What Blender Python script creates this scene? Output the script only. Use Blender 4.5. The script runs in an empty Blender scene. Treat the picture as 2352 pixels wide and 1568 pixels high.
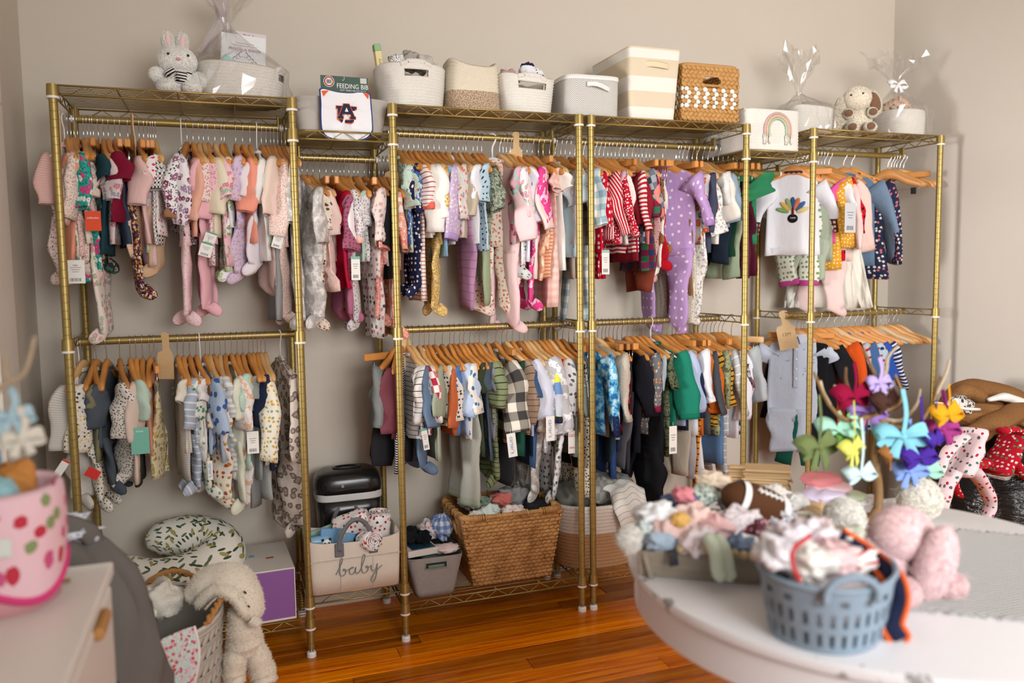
import bpy, math, random
import numpy as np
from mathutils import Vector, Matrix
rnd = random.Random(7)
SC = bpy.context.scene
COL = SC.collection
PI = math.pi

# ------------------------------------------------------------------ camera
FPX = 1848.32
CAM = np.array([.7054, -2.8351, 1.3402])
YAW, PITCH, ROLL = .3420352, .0838142, -.014083
def _axes():
    cy, sy, cp, sp, cr, sr = math.cos(YAW), math.sin(YAW), math.cos(PITCH), math.sin(PITCH), math.cos(ROLL), math.sin(ROLL)
    f = np.array([sy*cp, cy*cp, -sp]); r0 = np.array([cy, -sy, 0.]); u0 = np.cross(r0, f)
    return cr*r0+sr*u0, -sr*r0+cr*u0, f
AX = _axes()
cd = bpy.data.cameras.new('camera'); cam = bpy.data.objects.new('camera', cd); COL.objects.link(cam)
cd.sensor_width = 36; cd.lens = FPX/2352*36; cd.clip_start = .02
m = Matrix.Identity(4)
for i, a in enumerate((AX[0], AX[1], -AX[2])):
    for j in range(3): m[j][i] = a[j]
for j in range(3): m[j][3] = CAM[j]
cam.matrix_world = m
cd.dof.use_dof = True; cd.dof.focus_distance = 2.95; cd.dof.aperture_fstop = 1.7
SC.camera = cam
# where the line of sight through a point of the photograph meets a real plane of the room
def ray(x, y): return AX[0]*(x-1176)/FPX-AX[1]*(y-784)/FPX+AX[2]
def aty(x, y, Y): d = ray(x, y); return CAM+d*(Y-CAM[1])/d[1]
def atz(x, y, Z): d = ray(x, y); return CAM+d*(Z-CAM[2])/d[2]
def atx(x, y, X): d = ray(x, y); return CAM+d*(X-CAM[0])/d[0]

# ------------------------------------------------------------------ light
SC.view_settings.view_transform = 'Standard'; SC.view_settings.look = 'None'
SC.view_settings.exposure = 0.08; SC.view_settings.gamma = 1.0
try: SC.view_settings.use_curve_mapping = False
except Exception: pass
W = bpy.data.worlds.new('world'); SC.world = W; W.use_nodes = True
W.node_tree.nodes['Background'].inputs[0].default_value = (.92, .965, 1.0, 1)
W.node_tree.nodes['Background'].inputs[1].default_value = .5
def area(name, loc, target, sx, sy, power, col):
    l = bpy.data.lights.new(name, 'AREA'); l.shape = 'RECTANGLE'; l.size = sx; l.size_y = sy
    l.energy = power; l.color = col
    o = bpy.data.objects.new(name, l); COL.objects.link(o); o.location = loc
    o.rotation_euler = (Vector(target)-Vector(loc)).to_track_quat('-Z', 'Y').to_euler()
    return o
k = area('daylight_window_behind', (2.3, -4.5, 1.95), (3.1, 0, 1.4), 2.2, 1.5, 53, (1, .995, .985)); k.data.spread = 1.8
area('fill_behind_left', (1.1, -4.6, 1.9), (1.6, 0, 1.6), 1.0, 1.5, 14, (1, .965, .92))  # added fill lamp for the left side, no window known there
area('daylight_left_window', (-2.5, -.88, 1.45), (3.93, -.02, 1.3), .8, 1.0, 190, (1, .975, .94))
cy = SC.cycles
cy.max_bounces = 6; cy.diffuse_bounces = 3; cy.glossy_bounces = 3; cy.transmission_bounces = 4; cy.transparent_max_bounces = 10
cy.use_adaptive_sampling = True; cy.adaptive_threshold = .06; cy.caustics_reflective = False; cy.caustics_refractive = False

# ------------------------------------------------------------------ helpers
def lin(h):
    if isinstance(h, str):
        h = h.lstrip('#'); c = [int(h[i:i+2], 16)/255 for i in (0, 2, 4)]
    else: c = h
    return tuple((x/12.92 if x <= .04045 else ((x+.055)/1.055)**2.4) for x in c)+(1,)

class MB:
    """collects vertices, faces, uv (metres) and material slots of one mesh"""
    def __init__(s): s.v = []; s.f = []; s.uv = []; s.mi = []; s.n = 0
    def add(s, v, f, uv=None, mi=0):
        v = np.asarray(v, float).reshape(-1, 3); o = s.n
        s.v.append(v); s.n += len(v)
        s.f += [tuple(i+o for i in q) for q in f]; s.mi += [mi]*len(f)
        s.uv.append(np.zeros((len(v), 2)) if uv is None else np.asarray(uv, float))
        return s
    def xf(s, mat, start=0):
        mat = np.array(mat)
        for k in range(start, len(s.v)):
            s.v[k] = s.v[k] @ mat[:3, :3].T+mat[:3, 3]
        return s
    def loft(s, rings, cap0=False, cap1=False, mi=0, closed=True, skip=None):
        """rings: list of (n,3) arrays; uv in metres along ring and down the loft"""
        R = [np.asarray(r, float) for r in rings]; n = len(R[0]); m_ = len(R)
        if closed: R = [np.vstack([r, r[:1]]) for r in R]
        c = len(R[0]); V = np.vstack(R)
        mid = R[m_//2]; du = np.concatenate([[0], np.cumsum(np.linalg.norm(np.diff(mid, axis=0), axis=1))])
        cen = np.array([r[:n].mean(0) for r in R]); seg = np.linalg.norm(np.diff(cen, axis=0), axis=1)
        alt = np.array([np.linalg.norm(R[i+1]-R[i], axis=1).mean() for i in range(m_-1)]); dv = np.concatenate([[0], np.cumsum(np.maximum(seg, alt*.6))])
        UV = np.array([(u, -v) for v in dv for u in du])
        F = []
        for i in range(m_-1):
            for j in range(c-1):
                if skip and skip(i, j): continue
                a = i*c+j; F.append((a, a+1, a+c+1, a+c))
        if cap0: F.append(tuple(range(n-1, -1, -1)))
        if cap1: F.append(tuple((m_-1)*c+j for j in range(n)))
        return s.add(V, F, UV, mi)
    def tube(s, pts, r, n=8, cap=True, mi=0, flat=None, up=None):
        """r: number or per-point list; flat: (a,b) scale of the two cross axes"""
        P = np.asarray(pts, float); m_ = len(P)
        r = np.full(m_, r, float) if np.isscalar(r) else np.asarray(r, float)
        T = np.gradient(P, axis=0); T /= np.maximum(np.linalg.norm(T, axis=1)[:, None], 1e-9)
        ref = np.array(up if up is not None else ((0, 0, 1) if abs(T[0][2]) < .9 else (1, 0, 0)), float)
        rings = []; a = np.linspace(0, 2*PI, n, endpoint=False); fa, fb = flat or (1, 1)
        u = np.cross(ref, T[0]); u /= np.linalg.norm(u)
        for i in range(m_):
            u = u-T[i]*(u@T[i]); u /= max(np.linalg.norm(u), 1e-9); w = np.cross(T[i], u)
            rings.append(P[i]+r[i]*(np.outer(np.cos(a)*fa, u)+np.outer(np.sin(a)*fb, w)))
        return s.loft(rings, cap, cap, mi)
    def lathe(s, prof, n=20, mi=0, cap0=False, cap1=False, c=(0, 0, 0)):
        a = np.linspace(0, 2*PI, n, endpoint=False)
        return s.loft([np.c_[np.cos(a)*r+c[0], np.sin(a)*r+c[1], np.full(n, z+c[2])] for r, z in prof], cap0, cap1, mi)
    def box(s, c, d, rot=None, bev=0., mi=0):
        hx, hy, hz = [x/2 for x in d]
        if bev <= 0:
            v = np.array([(x, y, z) for x in (-hx, hx) for y in (-hy, hy) for z in (-hz, hz)])
            f = [(0, 1, 3, 2), (4, 6, 7, 5), (0, 4, 5, 1), (2, 3, 7, 6), (0, 2, 6, 4), (1, 5, 7, 3)]
            uv = v[:, :2]+v[:, 2:]
        else:
            b = min(bev, hx*.98, hy*.98, hz*.98); pts = []; 
            for x in (-1, 1):
                for y in (-1, 1):
                    for z in (-1, 1):
                        pts += [(x*hx, y*(hy-b), z*(hz-b)), (x*(hx-b), y*hy, z*(hz-b)), (x*(hx-b), y*(hy-b), z*hz)]
            v = np.array(pts); I = lambda x, y, z, k: ((x*2+y)*2+z)*3+k
            f = [(I(0,0,0,0), I(0,0,1,0), I(0,1,1,0), I(0,1,0,0)), (I(1,0,0,0), I(1,1,0,0), I(1,1,1,0), I(1,0,1,0)),
                 (I(0,0,0,1), I(1,0,0,1), I(1,0,1,1), I(0,0,1,1)), (I(0,1,0,1), I(0,1,1,1), I(1,1,1,1), I(1,1,0,1)),
                 (I(0,0,0,2), I(0,1,0,2), I(1,1,0,2), I(1,0,0,2)), (I(0,0,1,2), I(1,0,1,2), I(1,1,1,2), I(0,1,1,2))]
            for y in (0, 1):
                for z in (0, 1): f.append((I(0,y,z,1), I(1,y,z,1), I(1,y,z,2), I(0,y,z,2)))
            for x in (0, 1):
                for z in (0, 1): f.append((I(x,0,z,0), I(x,1,z,0), I(x,1,z,2), I(x,0,z,2)))
                for y in (0, 1): f.append((I(x,y,0,0), I(x,y,1,0), I(x,y,1,1), I(x,y,0,1)))
            for x in (0, 1):
                for y in (0, 1):
                    for z in (0, 1): f.append((I(x,y,z,0), I(x,y,z,1), I(x,y,z,2)))
            uv = v[:, :2]+v[:, 2:]
        if rot is not None: v = v @ np.array(rot)[:3, :3].T
        return s.add(v+np.array(c, float), f, uv, mi)
    def ball(s, c, r, nu=16, nv=10, mi=0, rot=None, noise=0., seed=0):
        r = np.array(r if hasattr(r, '__len__') else (r, r, r), float); rg = []
        for i in range(nv+1):
            t = PI*i/nv; t = min(max(t, .02), PI-.02); a = np.linspace(0, 2*PI, nu, endpoint=False)
            p = np.c_[np.sin(t)*np.cos(a), np.sin(t)*np.sin(a), np.full(nu, np.cos(t))]
            if noise:
                d = 1+noise*(np.sin(p[:, 0]*5+seed)*np.sin(p[:, 1]*6+seed*2)+np.sin(p[:, 2]*7+seed*3)*.6); p = p*d[:, None]
            p = p*r
            if rot is not None: p = p @ np.array(rot)[:3, :3].T
            rg.append(p+np.array(c, float))
        return s.loft(rg, True, True, mi)
    def mesh(s, name, mats, smooth=True):
        me = bpy.data.meshes.new(name)
        V = np.vstack(s.v) if s.v else np.zeros((0, 3))
        me.from_pydata(V.tolist(), [], s.f)
        for mt in (mats if isinstance(mats, (list, tuple)) else [mats]): me.materials.append(mt)
        if max(s.mi or [0]) > 0: me.polygons.foreach_set('material_index', s.mi)
        UV = np.vstack(s.uv); uvl = me.uv_layers.new(name='UVMap')
        idx = np.zeros(len(me.loops), np.int32); me.loops.foreach_get('vertex_index', idx)
        uvl.data.foreach_set('uv', UV[idx].astype(np.float32).ravel())
        if smooth: me.polygons.foreach_set('use_smooth', [True]*len(me.polygons))
        me.update(); return me
    def obj(s, name, mats, parent=None, smooth=True):
        o = bpy.data.objects.new(name, s.mesh(name, mats, smooth)); COL.objects.link(o)
        if parent is not None: o.parent = parent
        return o
def smooth_by_angle(o, deg=35):
    me = o.data
    try: me.set_sharp_from_angle(angle=math.radians(deg))
    except Exception: pass
    return o
def tag(o, label, cat, group=None, kind=None):
    o['label'] = label; o['category'] = cat
    if group: o['group'] = group
    if kind: o['kind'] = kind
    return o
def struct(o, label=None):
    o['kind'] = 'structure'
    if label: o['label'] = label
    return o
def thing(name, label, cat, loc=(0, 0, 0), rz=0., group=None):
    o = bpy.data.objects.new(name, None); COL.objects.link(o); o.empty_display_size = .05
    o.location = loc; o.rotation_euler = (0, 0, rz)
    return tag(o, label, cat, group)
def link_mesh(name, me, parent, loc=None, rot=None):
    o = bpy.data.objects.new(name, me); COL.objects.link(o); o.parent = parent
    if loc is not None: o.location = loc
    if rot is not None: o.rotation_euler = rot
    return o
def rotm(x=0, y=0, z=0):
    from mathutils import Euler
    return np.array(Euler((x, y, z)).to_matrix())
def smoothpath(pts, n=24):
    """Catmull-Rom through pts"""
    P = np.asarray(pts, float); P = np.vstack([2*P[0]-P[1], P, 2*P[-1]-P[-2]]); out = []
    m_ = len(P)-3
    for t in np.linspace(0, m_-1e-6, n):
        i = int(t); u = t-i; a, b, c, d = P[i:i+4]
        out.append(.5*((2*b)+(-a+c)*u+(2*a-5*b+4*c-d)*u*u+(-a+3*b-3*c+d)*u**3))
    return np.array(out)

# ------------------------------------------------------------------ materials
MATS = {}
class NT:
    def __init__(s, name):
        s.m = bpy.data.materials.new(name); s.m.use_nodes = True; s.t = s.m.node_tree
        s.b = s.t.nodes['Principled BSDF']; s.out = s.t.nodes['Material Output']
    def n(s, ty, **kw):
        o = s.t.nodes.new(ty)
        for k, v in kw.items(): setattr(o, k, v)
        return o
    def l(s, a, b): s.t.links.new(a, b)
    def val(s, sock, v):
        if hasattr(v, 'default_value') or hasattr(v, 'is_linked'): s.l(v, sock)
        else: sock.default_value = v
    def math(s, op, a, b=0., c=None):
        o = s.n('ShaderNodeMath', operation=op); s.val(o.inputs[0], a); s.val(o.inputs[1], b)
        if c is not None: s.val(o.inputs[2], c)
        return o.outputs[0]
    def mix(s, fac, a, b):
        o = s.n('ShaderNodeMix', data_type='RGBA'); s.val(o.inputs[0], fac); s.val(o.inputs[6], a); s.val(o.inputs[7], b); return o.outputs[2]
    def noise(s, vec, scale, detail=2., rough=.5):
        o = s.n('ShaderNodeTexNoise'); o.inputs['Scale'].default_value = scale; o.inputs['Detail'].default_value = detail; o.inputs['Roughness'].default_value = rough
        if vec is not None: s.l(vec, o.inputs['Vector'])
        return o
    def vor(s, vec, scale, feature='F1', randomness=1.):
        o = s.n('ShaderNodeTexVoronoi', feature=feature); o.inputs['Scale'].default_value = scale; o.inputs['Randomness'].default_value = randomness
        s.l(vec, o.inputs['Vector']); return o
    def coord(s, which='UV'):
        return s.n('ShaderNodeTexCoord').outputs[which]
    def mapping(s, vec, scale=(1, 1, 1), rot=(0, 0, 0), loc=(0, 0, 0)):
        o = s.n('ShaderNodeMapping'); o.inputs['Scale'].default_value = scale; o.inputs['Rotation'].default_value = rot; o.inputs['Location'].default_value = loc
        s.l(vec, o.inputs['Vector']); return o.outputs[0]
    def ramp(s, fac, stops, interp='LINEAR'):
        o = s.n('ShaderNodeValToRGB'); o.color_ramp.interpolation = interp; e = o.color_ramp.elements
        while len(e) < len(stops): e.new(.5)
        for k, (p, c) in enumerate(stops): e[k].position = p; e[k].color = c
        s.val(o.inputs[0], fac); return o.outputs[0]
    def bump(s, h, strength=.3, dist=.002, prev=None):
        o = s.n('ShaderNodeBump'); o.inputs['Strength'].default_value = strength; o.inputs['Distance'].default_value = dist
        s.l(h, o.inputs['Height'])
        if prev is not None: s.l(prev, o.inputs['Normal'])
        return o.outputs[0]
    def set(s, col=None, rough=None, metal=None, normal=None, spec=None, **kw):
        b = s.b.inputs
        if col is not None: s.val(b['Base Color'], col)
        if rough is not None: s.val(b['Roughness'], rough)
        if metal is not None: b['Metallic'].default_value = metal
        if spec is not None: b['Specular IOR Level'].default_value = spec
        if normal is not None: s.l(normal, b['Normal'])
        for k, v in kw.items(): s.val(b[k], v)
        return s.m
def plain(col, rough=.5, metal=0., name=None, spec=.5):
    k = ('plain', col, rough, metal, spec)
    if k not in MATS:
        t = NT(name or 'plain_'+str(col)); MATS[k] = t.set(lin(col), rough, metal, spec=spec)
    return MATS[k]
def fab(spec):
    """woven or knitted cloth: 'kind:colours,scale' ; uv are metres on the cloth"""
    if spec in MATS: return MATS[spec]
    kind, _, rest = spec.partition(':'); a = rest.split(',')
    t = NT('cloth_'+kind+'_'+a[0]); uv = t.coord('UV'); C = [lin(x) for x in a if len(x) == 6 and all(ch in '0123456789abcdefABCDEF' for ch in x)]
    num = [float(x) for x in a[len(C):]] if len(a) > len(C) else []
    sep = t.n('ShaderNodeSeparateXYZ'); t.l(uv, sep.inputs[0]); u, v = sep.outputs[0], sep.outputs[1]
    frac = lambda s_, p: t.math('FRACT', t.math('ADD', t.math('DIVIDE', s_, p), 100.))
    lt = lambda s_, x: t.math('LESS_THAN', s_, x)
    gt = lambda s_, x: t.math('GREATER_THAN', s_, x)
    col = C[0]; bumpscale = 900; bs = .25
    if kind == 'stripe':     # bg, line, period m, duty
        p = num[0] if num else .012; d = num[1] if len(num) > 1 else .35
        col = t.mix(lt(frac(v, p), d), C[0], C[1])
    elif kind == 'vstripe':
        p = num[0] if num else .012; d = num[1] if len(num) > 1 else .35
        col = t.mix(lt(frac(u, p), d), C[0], C[1])
    elif kind == 'block':    # colour bands down the length, period
        p = num[0] if num else .2; n = len(C); f = frac(v, p); col = C[0]
        for i in range(1, n): col = t.mix(gt(f, i/n), col, C[i])
    elif kind == 'dots':
        sc = num[0] if num else 55; vo = t.vor(uv, sc, randomness=.45); vo.voronoi_dimensions = '2D'
        col = t.mix(lt(vo.outputs['Distance'], num[1] if len(num) > 1 else .22), C[0], C[1])
    elif kind == 'print':    # scattered little motifs in one to three colours
        sc = (num[0] if num else 38)*2.3
        ns = t.noise(uv, 120, 2); w = t.n('ShaderNodeVectorMath', operation='MULTIPLY_ADD'); t.l(ns.outputs['Color'], w.inputs[0]); w.inputs[1].default_value = (.008, .008, 0); t.l(uv, w.inputs[2])
        vo = t.vor(w.outputs[0], sc, randomness=.8); vo.voronoi_dimensions = '2D'
        s2 = t.n('ShaderNodeSeparateColor'); t.l(vo.outputs['Color'], s2.inputs[0]); fg = C[1]
        if len(C) > 2: fg = t.mix(gt(s2.outputs[0], .5), fg, C[2])
        if len(C) > 3: fg = t.mix(gt(s2.outputs[1], .66), fg, C[3])
        col = t.mix(lt(vo.outputs['Distance'], num[1] if len(num) > 1 else .25), C[0], fg)
    elif kind == 'floral':   # petals around centres, leaves between
        sc = (num[0] if num else 30)*2.1
        ns = t.noise(uv, 70, 3); w = t.n('ShaderNodeVectorMath', operation='MULTIPLY_ADD'); t.l(ns.outputs['Color'], w.inputs[0]); w.inputs[1].default_value = (.015, .015, 0); t.l(uv, w.inputs[2])
        v1 = t.vor(w.outputs[0], sc); v1.voronoi_dimensions = '2D'; v2 = t.vor(w.outputs[0], sc*2.3); v2.voronoi_dimensions = '2D'
        s2 = t.n('ShaderNodeSeparateColor'); t.l(v1.outputs['Color'], s2.inputs[0])
        fg = t.mix(gt(s2.outputs[0], .5), C[1], C[2 % len(C)])
        m1 = t.math('MULTIPLY', lt(v1.outputs['Distance'], .42), gt(s2.outputs[1], .35))
        m2 = t.math('MULTIPLY', lt(v2.outputs['Distance'], .26), 1.)
        col = t.mix(m2, C[0], C[3 % len(C)] if len(C) > 3 else C[2 % len(C)]); col = t.mix(m1, col, fg)
        col = t.mix(lt(v1.outputs['Distance'], .1), col, C[-1])
    elif kind == 'plaid':
        p = num[0] if num else .035
        m1 = lt(frac(u, p), .5); m2 = lt(frac(v, p), .5); f = t.math('MULTIPLY', t.math('ADD', m1, m2), .5)
        st = [(0, C[0]), (.4, C[0]), (.5, C[1]), (1., C[2 % len(C)] if len(C) > 2 else C[1])]
        col = t.ramp(f, [(0., C[0]), (.25, C[1]), (.75, C[2] if len(C) > 2 else C[1])], 'CONSTANT')
        if len(C) > 3: col = t.mix(t.math('MAXIMUM', lt(frac(u, p), .07), lt(frac(v, p), .07)), col, C[3])
    elif kind == 'heather':
        ns = t.noise(t.mapping(uv, (1, 3, 1)), 420, 3, .7)
        c2 = C[1] if len(C) > 1 else tuple(min(1, x*1.9+.02) for x in C[0][:3])+(1,)
        col = t.mix(t.math('MULTIPLY', t.math('SUBTRACT', ns.outputs[0], .38), 2.6), C[0], c2)
    elif kind == 'camo':
        ns = t.noise(uv, (num[0] if num else 28)*1.7, 3, .6)
        k = len(C); col = t.ramp(ns.outputs[0], [(0. if i == 0 else .36+.28*i/k, C[i]) for i in range(k)], 'CONSTANT')
    elif kind == 'leopard':
        ns = t.noise(uv, 60, 2); w = t.n('ShaderNodeVectorMath', operation='MULTIPLY_ADD'); t.l(ns.outputs['Color'], w.inputs[0]); w.inputs[1].default_value = (.014, .014, 0); t.l(uv, w.inputs[2])
        vo = t.vor(w.outputs[0], (num[0] if num else 26)*1.5); vo.voronoi_dimensions = '2D'; d = vo.outputs['Distance']
        m1 = t.math('MULTIPLY', gt(d, .18), lt(d, .36)); col = t.mix(lt(d, .2), C[0], C[2]); col = t.mix(m1, col, C[1])
    elif kind in ('fuzzy', 'sherpa'):
        ns = t.noise(uv, 160 if kind == 'sherpa' else 90, 4, .7)
        col = t.mix(t.math('MULTIPLY', t.math('SUBTRACT', ns.outputs[0], .3), 1.6), tuple(x*.8 for x in C[0][:3])+(1,), C[0] if len(C) < 2 else C[1])
        bumpscale = 230; bs = .9
    elif kind == 'rib':
        col = t.mix(t.math('MULTIPLY', t.math('SINE', t.math('MULTIPLY', u, 1600.)), .22), C[0], tuple(x*.55 for x in C[0][:3])+(1,))
    if bs > .5: b2 = t.bump(t.noise(uv, bumpscale, 2).outputs[0], bs, .004)
    else: b2 = t.bump(t.noise(t.mapping(uv, (1, .45, 1)), 26, 2, .6).outputs[0], .55, .006)
    MATS[spec] = t.set(col, .9, normal=b2, spec=.15)
    return MATS[spec]

def wood_mat(name, c1, c2, scale=40, rough=.4, axis=(1, 8, 8)):
    t = NT(name); oc = t.coord('Object'); oi = t.n('ShaderNodeObjectInfo')
    mp = t.n('ShaderNodeMapping'); mp.inputs['Scale'].default_value = axis; t.l(oc, mp.inputs['Vector'])
    cmb = t.n('ShaderNodeCombineXYZ'); r = t.math('MULTIPLY', oi.outputs['Random'], 37.)
    for i in range(3): t.l(r, cmb.inputs[i])
    t.l(cmb.outputs[0], mp.inputs['Location'])
    ns = t.noise(mp.outputs[0], scale, 4, .6)
    col = t.mix(ns.outputs[0], lin(c1), lin(c2))
    hs = t.n('ShaderNodeHueSaturation'); t.l(col, hs.inputs['Color']); t.l(t.math('ADD', t.math('MULTIPLY', oi.outputs['Random'], .45), .78), hs.inputs['Value'])
    return t.set(hs.outputs[0], rough)
def wall_mat(name, c):
    t = NT(name); oc = t.coord('Object'); n1 = t.noise(oc, 2.2, 3); n2 = t.noise(oc, 260, 2)
    c1 = lin(c); col = t.mix(n1.outputs[0], tuple(x*.96 for x in c1[:3])+(1,), tuple(min(1, x*1.03) for x in c1[:3])+(1,))
    return t.set(col, .82, normal=t.bump(n2.outputs[0], .12, .002), spec=.25)
M_WALL = wall_mat('wall_paint', 'd5cbbd'); M_WALL_LIT = wall_mat('wall_paint_lit', 'ded7cd')  # right wall copy is lighter: the stronger light there is put into its colour
M_CEIL = wall_mat('ceiling_paint', 'f1ece4'); M_TRIM = plain('e9e4da', .4, name='white_trim_paint')
def gold_mat():
    t = NT('brushed_gold'); ns = t.noise(t.coord('Object'), 40, 2)
    return t.set(t.mix(ns.outputs[0], lin('9d874e'), lin('ab965c')), .4, .7)
M_GOLD = gold_mat(); M_GOLDD = plain('5d4a1e', .5, .6, 'gold_groove'); M_CHROME = plain('d8d8d8', .16, 1., 'chrome')
M_WPLAST = plain('eceae6', .35, name='white_plastic'); M_STEEL = plain('9a9ea0', .3, 1., 'steel')
M_BLACKP = plain('16171a', .3, name='black_plastic')
M_HANG = wood_mat('hanger_wood', 'c07a36', 'd99a52', 30, .38)
M_HANGL = wood_mat('hanger_wood_pale', 'd3a468', 'e2ba84', 30, .4)
M_PLY = wood_mat('plywood', 'd3b07c', 'dfc094', 14, .6)
M_DARK = plain('1c1b1c', .9, name='dark_inside')
# ================================================================== the room
XL, XR, YB, ZC = .075, 3.93, .43, 2.9
def slab(name, x0, x1, y0, y1, z0, z1, mat, label=None, bev=0., parent=None):
    o = MB().box(((x0+x1)/2, (y0+y1)/2, (z0+z1)/2), (x1-x0, y1-y0, z1-z0), bev=bev).obj(name, mat, parent, smooth=False)
    if parent is None: struct(o, label)
    return o
slab('wall_back', XL-.12, XR+.12, YB, YB+.12, 0, ZC, M_WALL, 'greige plaster wall behind the garment racks')
slab('wall_right', XR, XR+.12, -5.2, YB, 0, ZC, M_WALL_LIT, 'greige wall, lightened for the light on it, at the right end of the racks')
# left wall with the window opening whose casing shows at the photograph's left edge
WY0, WY1, WZ0, WZ1 = -1.14, -.2, .75, 1.83
wl = MB()
def wbox(mb, y0, y1, z0, z1): mb.box((XL-.06, (y0+y1)/2, (z0+z1)/2), (.12, y1-y0, z1-z0))
wbox(wl, -5.2, WY0, 0, ZC); wbox(wl, WY1, YB, 0, ZC); wbox(wl, WY0, WY1, 0, WZ0); wbox(wl, WY0, WY1, WZ1, ZC)
struct(wl.obj('wall_left', M_WALL, smooth=False), 'greige wall with a white-cased window at the left')
win = bpy.data.objects.new('window_1', None); COL.objects.link(win); struct(win, 'white-cased window in the left wall')
for (y0, y1, z0, z1, nm) in ((WY1, WY1+.22, WZ0-.1, WZ1+.04, 'casing'), (WY0-.12, WY0, WZ0-.1, WZ1+.04, 'casing'), (WY0-.12, WY1+.22, WZ1+.04, WZ1+.15, 'head_casing'), (WY0-.15, WY1+.25, WZ0-.14, WZ0-.1, 'sill')):
    slab(nm, XL, XL+(.05 if nm == 'sill' else .022), y0, y1, z0, z1, M_TRIM, bev=.004, parent=win)
for (y0, y1, z0, z1) in ((WY0, WY0+.04, WZ0-.1, WZ1+.04), (WY1-.04, WY1, WZ0-.1, WZ1+.04), (WY0+.04, WY1-.04, WZ0, WZ0+.05), (WY0+.04, WY1-.04, WZ1-.05, WZ1), (WY0+.04, WY1-.04, 1.27, 1.31)):
    slab('sash_rail', XL-.08, XL-.04, y0, y1, z0, z1, M_TRIM, bev=.003, parent=win)
tg = NT('window_glass'); tr = tg.n('ShaderNodeBsdfTransparent'); gl = tg.n('ShaderNodeBsdfGlossy'); gl.inputs['Roughness'].default_value = .02
mx = tg.n('ShaderNodeMixShader'); mx.inputs[0].default_value = .06; tg.l(tr.outputs[0], mx.inputs[1]); tg.l(gl.outputs[0], mx.inputs[2]); tg.l(mx.outputs[0], tg.out.inputs[0])
for z0, z1 in ((WZ0+.05, 1.27), (1.31, WZ1-.05)):
    slab('pane', XL-.062, XL-.058, WY0+.04, WY1-.04, z0, z1, tg.m, parent=win)
slab('ceiling', XL-.12, XR+.12, -5.2, YB+.12, ZC, ZC+.1, M_CEIL, 'white ceiling above the racks')
for nm, a in (('baseboard_back', (XL, XR, YB-.016, YB, 0, .13)), ('baseboard_left', (XL, XL+.016, -5.2, YB-.016, 0, .13)), ('baseboard_right', (XR-.016, XR, -5.2, YB-.016, 0, .13))):
    slab(nm, *a, M_WALL if 'back' in nm else M_TRIM, 'painted baseboard along the '+nm.split('_')[1]+' wall', bev=.004)
# floor: strip-wood planks running along the racks
t = NT('pine_plank'); oc = t.coord('Object'); oi = t.n('ShaderNodeObjectInfo')
mp = t.n('ShaderNodeMapping'); mp.inputs['Scale'].default_value = (1.0, 22, 22); t.l(oc, mp.inputs['Vector'])
cmb = t.n('ShaderNodeCombineXYZ'); r_ = t.math('MULTIPLY', oi.outputs['Random'], 53.)
for i in range(3): t.l(r_, cmb.inputs[i])
t.l(cmb.outputs[0], mp.inputs['Location'])
n1 = t.noise(mp.outputs[0], 2.2, 5, .62); n2 = t.noise(mp.outputs[0], 9, 4, .6)
col = t.ramp(n1.outputs[0], [(.3, lin('a0440e')), (.46, lin('dc741e')), (.62, lin('f29a3c'))])
col = t.mix(t.math('MULTIPLY', n2.outputs[0], .35), col, lin('86390c'))
hs = t.n('ShaderNodeHueSaturation'); t.l(col, hs.inputs['Color']); t.l(t.math('ADD', t.math('MULTIPLY', oi.outputs['Random'], .95), .55), hs.inputs['Value'])
hs.inputs['Saturation'].default_value = 1.08
n3 = t.noise(t.coord('Object'), 14, 3, .7); scuff = t.math('GREATER_THAN', n3.outputs[0], .725)
col = t.mix(t.math('MULTIPLY', scuff, .35), hs.outputs[0], lin('c79a6a'))
M_FLOOR = t.set(col, t.math('ADD', t.math('MULTIPLY', n2.outputs[0], .12), .2), spec=.5)
fl = slab('floor', XL-.12, XR+.12, -5.2, YB+.12, -.06, -.012, plain('1a0d06', .8, name='subfloor'), 'orange varnished pine strip floor')
PW = .082; y = YB+.02; k = 0; plank_meshes = {}
fr = random.Random(3)
while y > -4.4:
    x = XL-.1-fr.random()*1.4
    while x < XR+.1:
        ln = fr.choice((1.4, 1.9, 2.4)); 
        if y < -1.9: ln = 4.2; x = XL-.1
        if ln not in plank_meshes: plank_meshes[ln] = MB().box((0, 0, 0), (ln-.0016, PW-.0014, .012), bev=.0012).mesh('plank', M_FLOOR, smooth=False)
        x1 = x+ln
        if x1 > XL: link_mesh('plank', plank_meshes[ln], fl, (x+ln/2, y-PW/2, -.006+fr.uniform(-.0003, .0003)))
        x = x1
    y -= PW

# ================================================================== the racks
IN = .0254; ZT = 76.2*IN; DEP = .371
PX = [.2373, .944, 1.2836, 1.9955, 2.0448, 2.7469, 3.0842, 3.788]
pm = MB(); prof = [(.0127, .03)]
zz = .03
for k in range(1, 76):
    zg = k*IN
    if zg > .035 and zg < ZT-.01: prof += [(.0127, zg-.0012), (.0116, zg-.0006), (.0116, zg+.0006), (.0127, zg+.0012)]
prof += [(.0127, ZT)]
pm.lathe(prof, 14, cap1=True)
me_post = pm.mesh('post', M_GOLD)

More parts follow.
